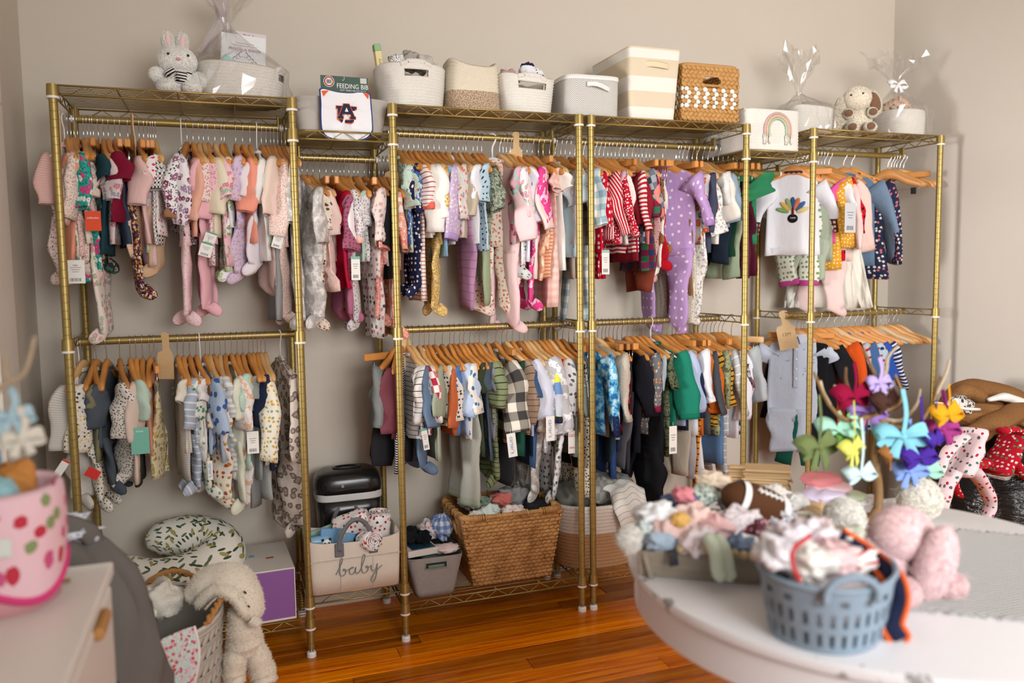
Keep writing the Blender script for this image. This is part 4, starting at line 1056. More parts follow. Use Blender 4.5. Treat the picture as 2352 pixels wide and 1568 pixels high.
for u in np.linspace(0, 1, 9):
    k = abs(u-.62)/.62 if u < .62 else (u-.62)/.38*.35
    rows.append(np.c_[sring(.014+.06*k, .012+.045*k, 0, 36, 2)[:, :2]*(1+.25*np.sin(np.arange(36)*2*PI/36*7)[:, None]), np.full(36, .12+u*.21)]+rs.randn(36, 3)*.003)
o = tu.loft(rows).obj('tulle_bow', M_TULLE, smooth=False); o.location = (bx-.05, by+.03, ZDT+.05); tag(o, 'lilac tulle tied around the neck of the book basket wrap', 'tulle')

# grey felt bin with the bib in front (lower shelf of the narrow section)
def felt(name, c, c2=None):
    t = NT(name); oc = t.coord('Object'); ns = t.noise(oc, 320, 4, .7); n2 = t.noise(oc, 60, 3)
    a = lin(c); b = lin(c2) if c2 else tuple(x*.72 for x in a[:3])+(1,)
    return t.set(t.mix(t.math('MULTIPLY', t.math('ADD', ns.outputs[0], n2.outputs[0]), .5), b, a), .95, normal=t.bump(ns.outputs[0], .4, .002), spec=.15)
M_FELT = felt('grey_felt', 'cfc9c1'); 
def soft_bin(name, label, c, rz, hx, hy, h, e, taper, mat, rim=None, rimh=.02, n=48, wall=.005, cat='bin', sag=0., group=None):
    g = thing(name, label, cat, c, rz, group); rows = [sring(hx*(taper+(1-taper)*u), hy*(taper+(1-taper)*u), h*u-(sag*u if 0 else 0), n, e) for u in (0, .02, .35, .7, 1-rimh/h, 1.)]
    if sag: rows = [r+np.c_[np.zeros((n, 2)), -sag*np.cos(np.linspace(0, 4*PI, n, endpoint=False))*u] for r, u in zip(rows, (0, .02, .35, .7, .9, 1.))]
    MB().loft(rows[:5] if rim else rows, True).obj('wall', mat, g)
    o1, o2 = rows[-2], rows[-1]
    if rim: MB().loft([o1*[1.012, 1.012, 1], o2*[1.012, 1.012, 1], o2*[.99, .99, 1]]).obj('rim_band', rim, g)
    ins = np.array([1-wall/hx, 1-wall/hy, 1]); MB().loft([o2, o2*ins, rows[2]*ins, rows[1]*ins+[0, 0, .004]], False, True).obj('lining', rim or mat, g)
    return g
fb = at3(783, 300, .12)
soft_bin('felt_bin', 'grey felt bin behind the sports bib on narrow shelf', (fb[0], .13, ZDW), 0, .165, .10, .118, 4, .86, M_FELT, wall=.006)
bibg = thing('feeding_bib', 'white sports bib with navy edge hanging on its green card', 'bib', (fb[0]+.005, .012, ZDW+.018), .02)
def plate(pts, th, mat, name, parent, y=0., smooth=False):
    """flat outline in XZ, th thick toward +Y"""
    P = np.array(pts, float); n = len(P); V = np.vstack([np.c_[P[:, 0], np.full(n, y), P[:, 1]], np.c_[P[:, 0], np.full(n, y+th), P[:, 1]]])
    F = [tuple(range(n)), tuple(range(2*n-1, n-1, -1))]+[(i, i+n, (i+1) % n+n, (i+1) % n) for i in range(n)]
    return MB().add(V, F, V[:, [0, 2]]).obj(name, mat, parent, smooth=smooth)
M_CARD = plain('1d4633', .5, name='green_card'); M_NAVY = plain('233a78', .8); M_ORG = plain('e8602a', .8); M_WHT = plain('f3f2f0', .8); M_INK = plain('16213f', .8)
plate([(-.082, .1), (.08, .1), (.08, .168), (-.082, .168)], .002, M_CARD, 'card', bibg, .012)
text('FEEDING BIB', .0225, M_WHT, bibg, (.026, .0112, .135), (PI/2, 0, 0), 'card_lettering', sx=.86)
text('SOFT TERRY-VELCRO BACK', .0072, M_WHT, bibg, (.028, .0112, .121), (PI/2, 0, 0), 'card_lettering')
MB().lathe([(.0185, 0), (.0185, .001), (0, .001)], 24).xf(np.array(Matrix.Translation((-.054, .0118, .148)) @ Matrix.Rotation(PI/2, 4, 'X'))).obj('card_seal', M_WHT, bibg)
MB().lathe([(.0165, 0), (.0165, .0015), (.0125, .0015), (.0125, 0)], 24).xf(np.array(Matrix.Translation((-.054, .0116, .148)) @ Matrix.Rotation(PI/2, 4, 'X'))).obj('card_seal', plain('b8443c', .6), bibg)
for k in range(-2, 3): MB().box((-.054+k*.0034, .0102, .148), (.0018, .001, .013)).obj('card_seal', M_INK, bibg)
MB().box((.064, .0112, .157), (.022, .0012, .018)).obj('price_sticker', plain('c9cfc8', .6), bibg, smooth=False)
MB().tube([(-.002, .0108, .166), (-.002, .0108, .158), (-.006, .0108, .154), (-.01, .0108, .157)], .0022, 6, flat=(1, .4)).obj('hang_slot', M_WHT, bibg)
out = [(-.09, .118), (-.079, .122), (-.05, .117), (-.028, .1135), (0, .1125), (.026, .114), (.048, .118), (.078, .117), (.086, .108), (.089, .06), (.091, 0), (.088, -.02), (.07, -.042), (.035, -.052), (-.03, -.053), (-.068, -.044), (-.086, -.022), (-.089, .02), (-.088, .07)]
def bibshape(k, y0, name, mat, dy):
    P = np.array(smoothpath(out+[out[0]], 90))[:-1]; cx = P.mean(0); P = (P-cx)*k+cx
    rows = [np.c_[P[:, 0]*s+cx[0]*(1-s), np.full(len(P), y0+dy)+.004*np.sin(P[:, 0]*60)*(P[:, 1] < .06), P[:, 1]*s+cx[1]*(1-s)] for s in (1., .97, .6, .3, .02)]
    return MB().loft(rows[::-1], True).obj(name, mat, bibg)
bibshape(1., .0, 'binding', plain('2c4180', .85), .0005); bibshape(.945, 0, 'bib_panel', fab('plain:f0f0f4'), -.003)
for s in (-1, 1): plate([(s*.081-.001, .112), (s*.058, .114), (s*.076, .093)], .001, M_ORG, 'shoulder_patch', bibg, -.0045)
# interlocked letters
def stroke(pts, w, y, mat, nm): 
    return plate(pts, .001, mat, nm, bibg, y)
A_ = [(-.030, -.0), (-.012, .0), (-.012, .008), (-.016, .008), (-.013, .016), (.013, .016), (.016, .008), (.012, .008), (.012, 0), (.030, 0), (.030, .008), (.0265, .008), (.009, .05), (-.009, .05), (-.0265, .008), (-.030, .008)]
U_ = [(-.034, .042), (-.014, .042), (-.014, .034), (-.02, .034), (-.02, .004), (-.012, -.004), (.012, -.004), (.02, .004), (.02, .034), (.014, .034), (.014, .042), (.034, .042), (.034, .034), (.029, .034), (.029, 0), (.017, -.013), (-.017, -.013), (-.029, 0), (-.029, .034), (-.034, .034)]
def grow(P, d):
    P = np.array(P); n = len(P); Q = []
    ar = sum(P[i][0]*P[(i+1) % n][1]-P[(i+1) % n][0]*P[i][1] for i in range(n)); sg = 1 if ar > 0 else -1
    for i in range(n):
        a, b, c = P[i-1], P[i], P[(i+1) % n]; e1 = (b-a)/np.linalg.norm(b-a); e2 = (c-b)/np.linalg.norm(c-b)
        n1 = np.array([e1[1], -e1[0]])*sg; n2 = np.array([e2[1], -e2[0]])*sg; m_ = n1+n2; m_ /= max(np.linalg.norm(m_), .4); Q.append(b+m_*d*1.25)
    return Q
sh = lambda P: [(x, z+.022) for x, z in P]
stroke(sh(grow(U_, .0022)), 0, -.0055, M_ORG, 'emblem'); stroke(sh(U_), 0, -.0063, M_INK, 'emblem')
stroke(sh(grow(A_, .002)), 0, -.0071, M_ORG, 'emblem'); stroke(sh(A_), 0, -.0079, M_INK, 'emblem')
stroke(sh([(-.006, .024), (.006, .024), (0, .038)]), 0, -.0087, M_WHT, 'emblem')

# white rope basket with swaddles
q = at3(948, 245, .1); r4 = (q[0], .145, ZDT)
coil_basket('rope_basket', 'white rope basket with wrapped handle holding grey cloths', r4, .128, .118, .15, 2.3, .9, 14, slot=(.33, .7, .86), bulge=.01)
s = thing('milestone_box', 'slim yellow box with green cap standing in white rope basket', 'box', (r4[0]-.105, .12, ZDT+.08), 0); s.rotation_euler = (0, -.13, .1)
MB().box((0, 0, .062), (.024, .024, .125), bev=.002).obj('carton', plain('e6d79a', .5), s, smooth=False); MB().box((0, 0, .136), (.025, .025, .024), bev=.002).obj('cap', plain('8fb883', .5), s, smooth=False)
text('Your Story', .016, plain('8a7a3a', .6), s, (0, -.0125, .06), (PI/2, -PI/2, 0))
lump('folded_swaddle', 'white dotted swaddle at left of the handled rope basket', 'cloth', (r4[0]-.05, .12, ZDT+.168), (.035, .04, .035), fab('print:f0eeec,4a4a50,70'), 11)
lump('folded_blanket', 'grey blanket standing out of the handled rope basket', 'cloth', (r4[0]+.012, .15, ZDT+.185), (.05, .04, .04), fab('rib:b3aaa2'), 12, .2)
lump('folded_blanket', 'pale grey folded cloth behind the wrapped rope handle', 'cloth', (r4[0]+.05, .12, ZDT+.168), (.045, .035, .038), fab('plain:c9c3bb'), 13, .2)
lump('folded_cloth', 'white sheer cloth at right of the handled rope basket', 'cloth', (r4[0]+.1, .16, ZDT+.158), (.025, .03, .03), fab('plain:efedea'), 14)
# collapsed two-tone rope basket
q = at3(1090, 255, .1)
coil_basket('rope_basket', 'soft two-tone rope basket, cream above speckled tan, slumped', (q[0]-.005, .13, ZDT), .098, .085, .175, 3, 1.06, 15, mats=(M_ROPET, M_ROPEC), split=.42, wave=.016, bulge=-.02, topin=.3, ph=1.2)
# second white rope basket
q = at3(1206, 265, .1); r6 = (q[0], .12, ZDT)
coil_basket('rope_basket', 'white rope basket with handle holding a navy and white shoe', r6, .112, .105, .135, 2.8, .86, 13, slot=(.36, .66, .84), wave=.01, ph=.8)
lump('folded_cloth', 'dusty mauve cloth at left of the second white rope basket', 'cloth', (r6[0]-.07, .1, ZDT+.138), (.045, .04, .035), fab('plain:c09a9c'), 21, .22)
lump('baby_bootie', 'navy and white fabric bootie on the second white rope basket', 'shoe', (r6[0]+.012, .1, ZDT+.17), (.034, .03, .032), fab('block:e9e9ef,e9e9ef,262c48,.07'), 22, .1)
lump('baby_sock', 'white dotted sock beside the navy bootie in rope basket', 'sock', (r6[0]+.05, .1, ZDT+.155), (.03, .025, .028), fab('dots:efeeee,3a3a44,60,.18'), 23, .12)
# grey diamond-weave bin
t = NT('diamond_weave'); uv = t.coord('UV'); sp = t.n('ShaderNodeSeparateXYZ'); t.l(uv, sp.inputs[0])
tri = lambda s_, p_: t.math('PINGPONG', s_, p_)
dd = t.math('ADD', tri(sp.outputs[0], .026), tri(sp.outputs[1], .026)); st_ = t.math('LESS_THAN', t.math('FRACT', t.math('DIVIDE', dd, .0075)), .5)
M_DIA = t.set(t.mix(st_, lin('e3e1dc'), lin('a9a6a0')), .9, spec=.2)
q = at3(1355, 272, .06); M_COTTON = plain('efeeea', .85)
bn = soft_bin('fabric_bin', 'grey diamond-weave fabric bin with white trim and pull', (q[0], .125, ZDT), -.02, .118, .115, .15, 5, .97, M_DIA, M_COTTON, .016, cat='bin')
hp = smoothpath([(-.035, -.121, .115), (0, -.138, .112), (.06, -.121, .098)], 14)
MB().tube(hp, .009, 8, flat=(1, .25), up=(0, 1, 0)).obj('pull_handle', M_COTTON, bn)
# tall cream striped canvas bin, tipped up on its edge
M_CANV = fab('block:eee9de,e3d5ba,eee9de,e3d5ba,.28')
t = NT('cream_band_canvas'); oc = t.coord('Object'); sp = t.n('ShaderNodeSeparateXYZ'); t.l(oc, sp.inputs[0]); z_ = sp.outputs[2]
def band(z0, z1): return t.math('MULTIPLY', t.math('GREATER_THAN', z_, z0), t.math('LESS_THAN', z_, z1))
fac = t.math('ADD', band(.045, .105), t.math('ADD', band(.16, .228), band(.262, .4))); M_BAND = t.set(t.mix(fac, lin('efebe1'), lin('e0d2b8')), .9, normal=t.bump(t.noise(oc, 500, 2).outputs[0], .2, .001), spec=.15)
tb = soft_bin('canvas_bin', 'tall cream striped canvas bin with cream pull handle', (2.325, .17, ZDT), 0, .118, .172, .268, 14, .86, M_BAND, None, cat='bin', wall=.006)
tb.rotation_euler = (0, 0, .0)
hp = smoothpath([(-.05, -.158, .205), (-.02, -.176, .206), (.04, -.176, .202), (.07, -.158, .2)], 16)
MB().tube(hp, .011, 8, flat=(1, .25), up=(0, 1, 0)).obj('pull_handle', fab('plain:e9d7b4'), tb)
# water hyacinth basket with white woven bands
t = NT('hyacinth'); oi = t.coord('Object'); ns = t.noise(oi, 45, 3); n2 = t.noise(oi, 300, 3)
M_HYA = t.set(t.mix(t.math('MULTIPLY', t.math('ADD', ns.outputs[0], n2.outputs[0]), .5), lin('a06a2e'), lin('dcae6c')), .6, normal=t.bump(n2.outputs[0], .4, .002))
t = NT('hyacinth_wide'); oi = t.coord('Object'); ns = t.noise(oi, 22, 3); n2 = t.noise(oi, 260, 3)
M_HYA2 = t.set(t.ramp(t.math('MULTIPLY', t.math('ADD', ns.outputs[0], n2.outputs[0]), .5), [(.3, lin('6a4420')), (.45, lin('a87a44')), (.62, lin('c79a60'))]), .55, normal=t.bump(n2.outputs[0], .4, .002))
M_STRW = plain('ece9e2', .8, name='white_strand')
def strand(mb, c, ln, r, T, N, tilt, mi=0, n=6):
    """one leaf-shaped strand of a weave: long axis T, facing N"""
    T = np.array(T, float); N = np.array(N, float); B = np.cross(N, T); d = T*math.cos(tilt)+B*math.sin(tilt); e_ = np.cross(N, d); rg = []
    for u, k in ((-.5, .25), (-.28, .85), (0, 1.), (.28, .85), (.5, .25)):
        a = np.linspace(0, 2*PI, n, endpoint=False); rg.append(np.array(c)+d*ln*u+r*k*(np.outer(np.cos(a), e_)+np.outer(np.sin(a)*.6, N)))
    mb.loft(rg, True, True, mi)
def woven_side(parent, name, p0, p1, q0, q1, rows, cols, mats, white=(), hole=None, tilt=.5, seed=1, rscale=1., stuff=True):
    """weave filling the quad p0-p1 (bottom) q0-q1 (top)"""
    p0, p1, q0, q1 = [np.array(x, float) for x in (p0, p1, q0, q1)]; mb = MB(); rg = random.Random(seed)
    N = np.cross(p1-p0, q0-p0); N /= np.linalg.norm(N)
    for i in range(rows):
        v = (i+.5)/rows; a, b = p0+(q0-p0)*v, p1+(q1-p1)*v; L = np.linalg.norm(b-a); T = (b-a)/L; hgt = np.linalg.norm(q0-p0)/rows
        for j in range(cols):
            u = (j+.5+(.5 if i % 2 else 0)-.25)/cols
            if u < .01 or u > .99: continue
            if hole and hole[0] < u < hole[1] and hole[2] < v < hole[3]: continue
            w = any(x0 <= i < x1 for x0, x1 in white); mi = 1 if w and (j+i) % 2 else 0
            sz = rg.uniform(.92, 1.08); strand(mb, a+(b-a)*u+N*rg.uniform(0, .002), L/cols*(1.35 if not w else 1.1)*sz, hgt*.56*sz*rscale, T, N, tilt*(1 if i % 2 else -1)*(0 if w else 1) if tilt > 0 else tilt, mi)
    o = mb.obj(name, mats, parent)
    if stuff: o['kind'] = 'stuff'
    return o
q = at3(1628, 290, .06); hw = .128; hx0 = q[0]-.02
hb = thing('hyacinth_basket', 'brown water hyacinth basket with white woven band and handle hole', 'basket', (hx0, .14, ZDT), .0)
Y0, Y1, HH = -.122, .122, .218
for nm, a, b in (('front_weave', (-hw, Y0), (hw, Y0)), ('right_weave', (hw, Y0), (hw, Y1)), ('back_weave', (hw, Y1), (-hw, Y1)), ('left_weave', (-hw, Y1), (-hw, Y0))):
    fr_ = nm in ('front_weave', 'back_weave')
    woven_side(hb, nm, (*a, .004), (*b, .004), (*a, HH), (*b, HH), 13, 12 if fr_ else 11, [M_HYA, M_STRW], ((3, 8),), (.36, .68, .64, .84) if fr_ else None, .55, 5, rscale=1.1)
MB().box((0, 0, .004), (2*hw-.01, .236, .006)).obj('base', M_HYA, hb, smooth=False)
inn = MB(); inn.loft([sring(hw-.012, .112, z_, 40, 10) for z_ in (.01, HH*.64)]); inn.obj('lining', M_HYA2, hb)
fr2 = MB(); fr2.tube([(-.046, Y0, .145), (-.046, Y0, .184), (.05, Y0, .184), (.05, Y0, .145), (-.046, Y0, .145)], .006, 8); fr2.obj('handle_edge', M_HYA, hb)
MB().tube(np.vstack([sring(hw, .122, HH+.004, 48, 9), sring(hw, .122, HH+.004, 48, 9)[:1]]), .008, 8).obj('rim', M_HYA, hb)
# rainbow bin on the lower shelf of the right narrow section
rb = thing('rope_bin', 'white rope bin with a pastel macrame rainbow on its front', 'bin', (2.885, .165, ZDW), 0.)
RW, RD, RH = .138, .165, .165
rows = []
for i in range(4*13+1):
    u = i/52; b = .0022*abs(math.sin(PI*(i % 4)/4)); rows.append(sring(RW+b, RD+b, RH*u, 56, 9))
MB().loft(rows, True).obj('coils', M_ROPEW, rb)
MB().loft([rows[-1], rows[-1]*[.95, .96, 1], rows[2]*[.95, .96, 1]], False, True).obj('lining', M_ROPEW, rb)
for k, (cc, rr) in enumerate((('d7b3b5', .064), ('e3c9a0', .054), ('b9c9b4', .044))):
    a = np.linspace(PI, 0, 22); pts = [(.012+rr*math.cos(x), -RD-.006, .082+rr*1.05*math.sin(x)) for x in a]; pts = [(pts[0][0], -RD-.006, .055)]+pts+[(pts[-1][0], -RD-.006, .055)]
    MB().tube(pts, .0055, 8).obj('rainbow_cord', rope_mat('cord_'+cc, cc), rb)
for s in (-1, 1):
    f = MB(); rg = random.Random(s)
    for k in range(16): x = .012+s*.054+rg.uniform(-.02, .02); f.tube([(x, -RD-.006-rg.uniform(0, .006), .062), (x+rg.uniform(-.006, .006), -RD-.008, .02+rg.uniform(0, .012))], .0016, 5)
    o = f.obj('tassel', M_ROPEW, rb); o['kind'] = 'stuff'
for k, (cc, x) in enumerate((('e3dc92', -.11), ('6f9cc4', -.085), ('d9d4dc', -.055), ('5a5560', -.03))):
    b_ = MB().box((0, 0, .075), (.016, .2, .15), bev=.002).obj('board_book', plain(cc, .5), smooth=False); b_.location = (2.885+x, .17, ZDW+.032); b_.rotation_euler = (0, .12, 0); tag(b_, ['yellow', 'blue', 'white', 'dark grey'][k]+' thin book standing in the rainbow bin', 'book', 'books in the rainbow bin')
lump('folded_cloth', 'lilac cloth heaped inside the rainbow bin', 'cloth', (2.93, .15, ZDW+.162), (.045, .06, .028), fab('plain:c3b3d4'), 31, .2)
# wrapped white box basket
w1 = at3(1878, 300, .12)
coil_basket('rope_basket', 'white rope basket in clear wrap beside the rainbow bin', (w1[0]-.01, .2, ZDT), .112, .10, .115, 3.2, .95, 11, wave=.004)
lump('tulle_filling', 'pale lilac tulle filling in the wrapped basket beside rainbow bin', 'tulle', (w1[0]+.02, .2, ZDT+.125), (.08, .06, .032), M_TULLE, 33, .25)
cello_wrap('tall clear cellophane wrap on the basket beside the rainbow bin', (w1[0]-.01, .2, ZDT+.002), .114, .102, .118, .19, .37, .085, 8, (-.03, 0))
# cream plush with brown-spotted ears
p = at3(1980, 306, .07); M_FC = fluff('cream_plush', 'efe5d2'); M_FB = fluff('brown_plush', '7a5a44')
g = plush('plush_puppy', 'cream plush animal with long ears and brown paws', (p[0], .1, ZDT), -.62,
    [('body', (0, 0, .06), (.06, .052, .066), (0, 0, 0)), ('head', (-.004, -.02, .152), (.062, .056, .054), (0, 0, 0)), ('ear', (-.078, -.03, .085), (.03, .022, .085), (0, .12, 0)), ('ear', (.062, -.012, .135), (.034, .02, .058), (0, -.35, .2)),
     ('arm', (-.045, -.05, .085), (.022, .03, .022), (0, 0, .3)), ('arm', (.055, -.045, .085), (.022, .03, .022), (0, 0, -.3)), ('leg', (-.03, -.06, .022), (.028, .04, .022), (0, 0, .2)), ('leg', (.045, -.055, .022), (.028, .038, .022), (0, 0, -.3))], M_FC, 4200, .009)
MB().ball((.066, -.03, .135), (.024, .012, .044), 14, 10, rot=rotm(0, -.35, .2)).obj('inner_ear', M_FB, g)
for x, y_, z_ in ((-.045, -.076, .085), (.055, -.07, .085), (-.03, -.094, .022), (.045, -.088, .022)): MB().ball((x, y_, z_), (.018, .01, .016), 12, 8).obj('paw_pad', M_FB, g)
MB().ball((-.036, -.068, .163), .0045, 8, 6).obj('eye', M_EYE, g); MB().ball((.012, -.073, .166), .0045, 8, 6).obj('eye', M_EYE, g)
# wrapped white basket at the right end
w2 = at3(2075, 312, .1)
coil_basket('rope_basket', 'white rope basket in clear wrap at the right end shelf', (w2[0], .13, ZDT), .1, .1, .115, 2.6, .97, 11, topin=.5)
lump('folded_blanket', 'peach printed blanket in the wrapped basket at right end', 'cloth', (w2[0]-.01, .13, ZDT+.135), (.07, .06, .05), fab('print:e9c6ad,8a6f60,b99a86,18'), 35, .15)
cello_wrap('clear cellophane wrap with white ribbon at the right end shelf', (w2[0], .13, ZDT+.002), .118, .112, .12, .235, .36, .12, 5, (-.03, 0))
rbw = thing('ribbon_bow', 'white satin ribbon bow tied around the right end wrap', 'bow', (w2[0]-.03, .108, ZDT+.237), 0)
def ribbon(mb, pts, widths, wdir, th=.0007, mi=0):
    P = np.asarray(pts, float); T = np.gradient(P, axis=0); T /= np.linalg.norm(T, axis=1)[:, None]; rg = []
    wd = np.asarray(wdir, float); wd = np.tile(wd, (len(P), 1)) if wd.ndim == 1 else wd
    for p_, t_, w, d in zip(P, T, np.broadcast_to(widths, len(P)), wd):
        d = d-t_*(d @ t_); d /= max(np.linalg.norm(d), 1e-9); n_ = np.cross(t_, d)
        rg.append(np.array([p_+d*w/2+n_*th, p_-d*w/2+n_*th, p_-d*w/2-n_*th, p_+d*w/2-n_*th]))
    return mb.loft(rg, True, True, mi)
def bow_parts(g, s, mat, tails=True, hang=None, seed=0):
    rg = random.Random(seed); lp = []
    for sd in (-1, 1):
        m1 = MB(); k = rg.uniform(.85, 1.1)
        pts = smoothpath([(0, 0, 0), (sd*.35*s*k, -.12*s, .22*s), (sd*.8*s*k, -.05*s, .3*s), (sd*1.0*s*k, .1*s, .05*s), (sd*.75*s*k, .16*s, -.16*s), (sd*.3*s*k, .1*s, -.1*s), (0, 0, 0)], 22)
        w = np.interp(np.linspace(0, 1, 22), [0, .2, .5, .8, 1], [.2*s, .5*s, .75*s, .5*s, .2*s]); ribbon(m1, pts, w, (0, .55, .85), .0011)
        m1.obj('loop', mat, g)
        if tails:
            m2 = MB(); pts = smoothpath([(0, 0, 0), (sd*.25*s, -.05*s, -.35*s), (sd*.42*s, -.08*s, -.8*s)], 10); ribbon(m2, pts, np.linspace(.2*s, .5*s, 10), (1, .1, .2), .0011); m2.obj('tail', mat, g)
    MB().ball((0, -.03*s, 0), (.13*s, .12*s, .15*s), 10, 8).obj('knot', mat, g)
    if hang is not None:
        m3 = MB(); ribbon(m3, smoothpath([(0, 0, 0), np.array(hang)*.5+np.array([.008, 0, 0]), hang], 10), .012, (1, .2, 0), .0008); m3.obj('hanging_ribbon', mat, g)
bow_parts(rbw, .045, plain('f3f2f2', .45, name='white_satin'), seed=2)
def sheet(name, fn, nu, nv, th, mat, parent=None):
    G = np.array([[fn(i/(nu-1), j/(nv-1)) for j in range(nv)] for i in range(nu)], float)
    du = np.gradient(G, axis=0); dv = np.gradient(G, axis=1); N = np.cross(du, dv); N /= np.maximum(np.linalg.norm(N, axis=2), 1e-9)[:, :, None]
    A, B = (G+N*th/2).reshape(-1, 3), (G-N*th/2).reshape(-1, 3); F = []; o = nu*nv
    for i in range(nu-1):
        for j in range(nv-1):
            a = i*nv+j; F.append((a, a+nv, a+nv+1, a+1)); F.append((o+a, o+a+1, o+a+nv+1, o+a+nv))
    edge = [i*nv for i in range(nu)]+[(nu-1)*nv+j for j in range(1, nv)]+[i*nv+nv-1 for i in range(nu-2, -1, -1)]+[j for j in range(nv-2, 0, -1)]
    for a, b in zip(edge, edge[1:]+edge[:1]): F.append((a, o+a, o+b, b))
    Lu = np.linalg.norm(np.diff(G[:, nv//2], axis=0), axis=1).sum(); Lv = np.linalg.norm(np.diff(G[nu//2], axis=0), axis=1).sum()
    uv = np.array([(Lu*i/(nu-1), Lv*j/(nv-1)) for i in range(nu) for j in range(nv)])
    return MB().add(np.vstack([A, B]), F, np.vstack([uv, uv])).obj(name, mat, parent)
# ================================================================== bottom shelves
# leaf-print cloth
t = NT('leaf_print_cloth'); uv = t.coord('UV'); col = lin('e9e5da')
for k, (ang, cc, sc_) in enumerate(((.7, '5f6f4e', 15), (-.6, '3f5240', 17), (2.0, 'a59a5e', 13))):
    vo = t.vor(t.mapping(t.mapping(uv, (1, 1, 1), (0, 0, ang), (k*.37, k*.21, 0)), (2.7, 1, 1)), sc_*1.2, randomness=.85); vo.voronoi_dimensions = '2D'
    s2 = t.n('ShaderNodeSeparateColor'); t.l(vo.outputs['Color'], s2.inputs[0])
    col = t.mix(t.math('MULTIPLY', t.math('LESS_THAN', vo.outputs['Distance'], .25), t.math('GREATER_THAN', s2.outputs[0], .5)), col, lin(cc))
M_LEAF = t.set(col, .85, normal=t.bump(t.noise(uv, 40, 3).outputs[0], .3, .004), spec=.2)
a = np.linspace(-3.4, 2.1, 44); pts = [(.487+.168*math.cos(x), .18+.095*math.sin(x), .355+.05*math.sin(x)) for x in a]
np_ = MB(); P = np.array(pts); rad = np.interp(np.linspace(0, 1, 44), [0, .05, .15, .5, .85, .95, 1], [.025, .06, .078, .092, .078, .06, .025])
np_.tube(P, rad, 22, up=(0, 0, 1)); o = np_.obj('nursing_pillow', M_LEAF); tag(o, 'white leaf-print nursing pillow curled on the left bottom shelf', 'pillow')
lump('folded_blanket', 'folded cream blanket beneath the leaf-print nursing pillow', 'blanket', (.49, .17, ZDB+.062), (.19, .13, .062), fab('plain:ddd6c8'), 47, .05)
# purple box with its white lid
pb = thing('gift_box', 'purple box with white lid on the left bottom shelf', 'box', (.79, .15, ZDB), .04)
MB().box((0, -.002, .09), (.196, .30, .176), bev=.002).obj('carton', plain('8a5aa0', .55, name='purple_card'), pb, smooth=False)
M_WCARD = plain('ddd6ce', .6, name='white_card')
MB().box((0, .0, .181), (.204, .306, .006), bev=.002).obj('lid', M_WCARD, pb, smooth=False)
for nm, c_, d_ in (('side_panel', (-.1, 0, .091), (.004, .306, .182)), ('side_panel', (.1, 0, .091), (.004, .306, .182)), ('bottom_lip', (0, -.151, .004), (.2, .004, .008))):
    MB().box(c_, d_, bev=.001).obj(nm, M_WCARD, pb, smooth=False)
MB().box((.03, -.02, .185), (.026, .012, .002), bev=.0005).obj('lid_slot', plain('a0552e', .7), pb, smooth=False)
for k in (0, 1): MB().box((-.06+k*.03, .02, .1845), (.018, .05-.02*k, .0008)).obj('lid_print', plain('8fb3c4', .7), pb, smooth=False)

# diaper pail
dp = thing('diaper_pail', 'black diaper pail with white band behind the felt caddy', 'pail', (1.125, .275, ZDTB), 0)
M_PAIL = plain('1b1c1d', .22, name='glossy_black')
MB().loft([sring(.108+.014*u, .078+.01*u, .275*u, 40, 4.5) for u in np.linspace(0, 1, 6)], True, True).obj('body', M_PAIL, dp)
MB().loft([sring(.126, .092, z_, 40, 4.5) for z_ in (.272, .275, .296, .299)], True, True).obj('band', plain('cfcfcd', .3), dp)
MB().loft([sring(.127*k, .093*k, z_, 40, 4.2) for k, z_ in ((1, .298), (1.01, .32), (.985, .345), (.9, .365), (.72, .376), (.4, .38), (.05, .381))], True, True).obj('lid', M_PAIL, dp)
MB().loft([sring(.046*k, .026*k, z_, 30, 2) for k, z_ in ((1.25, .374), (1.2, .384), (1., .385), (.9, .374), (.3, .366))], False, True).obj('lid_grip', M_BLACKP, dp)
MB().box((-.03, -.0935, .33), (.012, .003, .012), bev=.001).obj('latch', M_CHROME, dp, smooth=False)

# felt caddy
M_FELTW = felt('cream_felt', 'e6dfd3', 'd9d0c2'); M_FELTG = felt('dark_grey_felt', '85868a', '5c5d62')
cd_ = thing('felt_caddy', 'cream felt baby caddy with grey handles on the narrow bottom shelf', 'caddy', (1.108, .08, ZDTB), .0)
CW, CD, CH = .162, .098, .178
rows = [sring(CW*k, CD*k, z_, 60, 12) for k, z_ in ((.97, 0), (.985, .06), (1., .12), (1.01, CH))]
rows[-1] = rows[-1]+np.c_[np.zeros((60, 2)), .016*np.abs(rows[-1][:, 0]/CW)**3]
MB().loft(rows, True).obj('wall', M_FELTW, cd_)
MB().loft([rows[-1], rows[-1]*[.97, .95, 1], rows[1]*[.95, .93, 1], rows[0]*[.94, .92, 1]+[0, 0, .006]], False, True).obj('lining', M_FELTW, cd_)
for x in (-.055, .06): MB().box((x, -CD-.0015, .06), (.0016, .002, .115)).obj('seam', felt('seam_felt', 'd3c9ba'), cd_, smooth=False)
MB().box((0, -CD-.002, .121), (2*CW*.985, .003, .003)).obj('seam', felt('seam_felt2', 'd6cdbf'), cd_, smooth=False)
for y_, lean in ((-CD-.006, -.012), (CD+.004, .012)):
    x0, x1 = -.058, .062; ap = smoothpath([(x0, y_, CH-.025), (x0+.004, y_, CH+.02), (x0+.03, y_+lean, CH+.07), (.002, y_+lean*2, CH+.09), (x1-.03, y_+lean, CH+.07), (x1-.004, y_, CH+.02), (x1, y_, CH-.025)], 30)
    MB().tube(ap, .0085, 8, flat=(.8, 1.)).obj('handle', M_FELTG, cd_)
    for x in (x0, x1): MB().box((x, y_*.99, CH-.022), (.032, .006, .05), bev=.003).obj('handle_tab', M_FELTG, cd_, smooth=False)
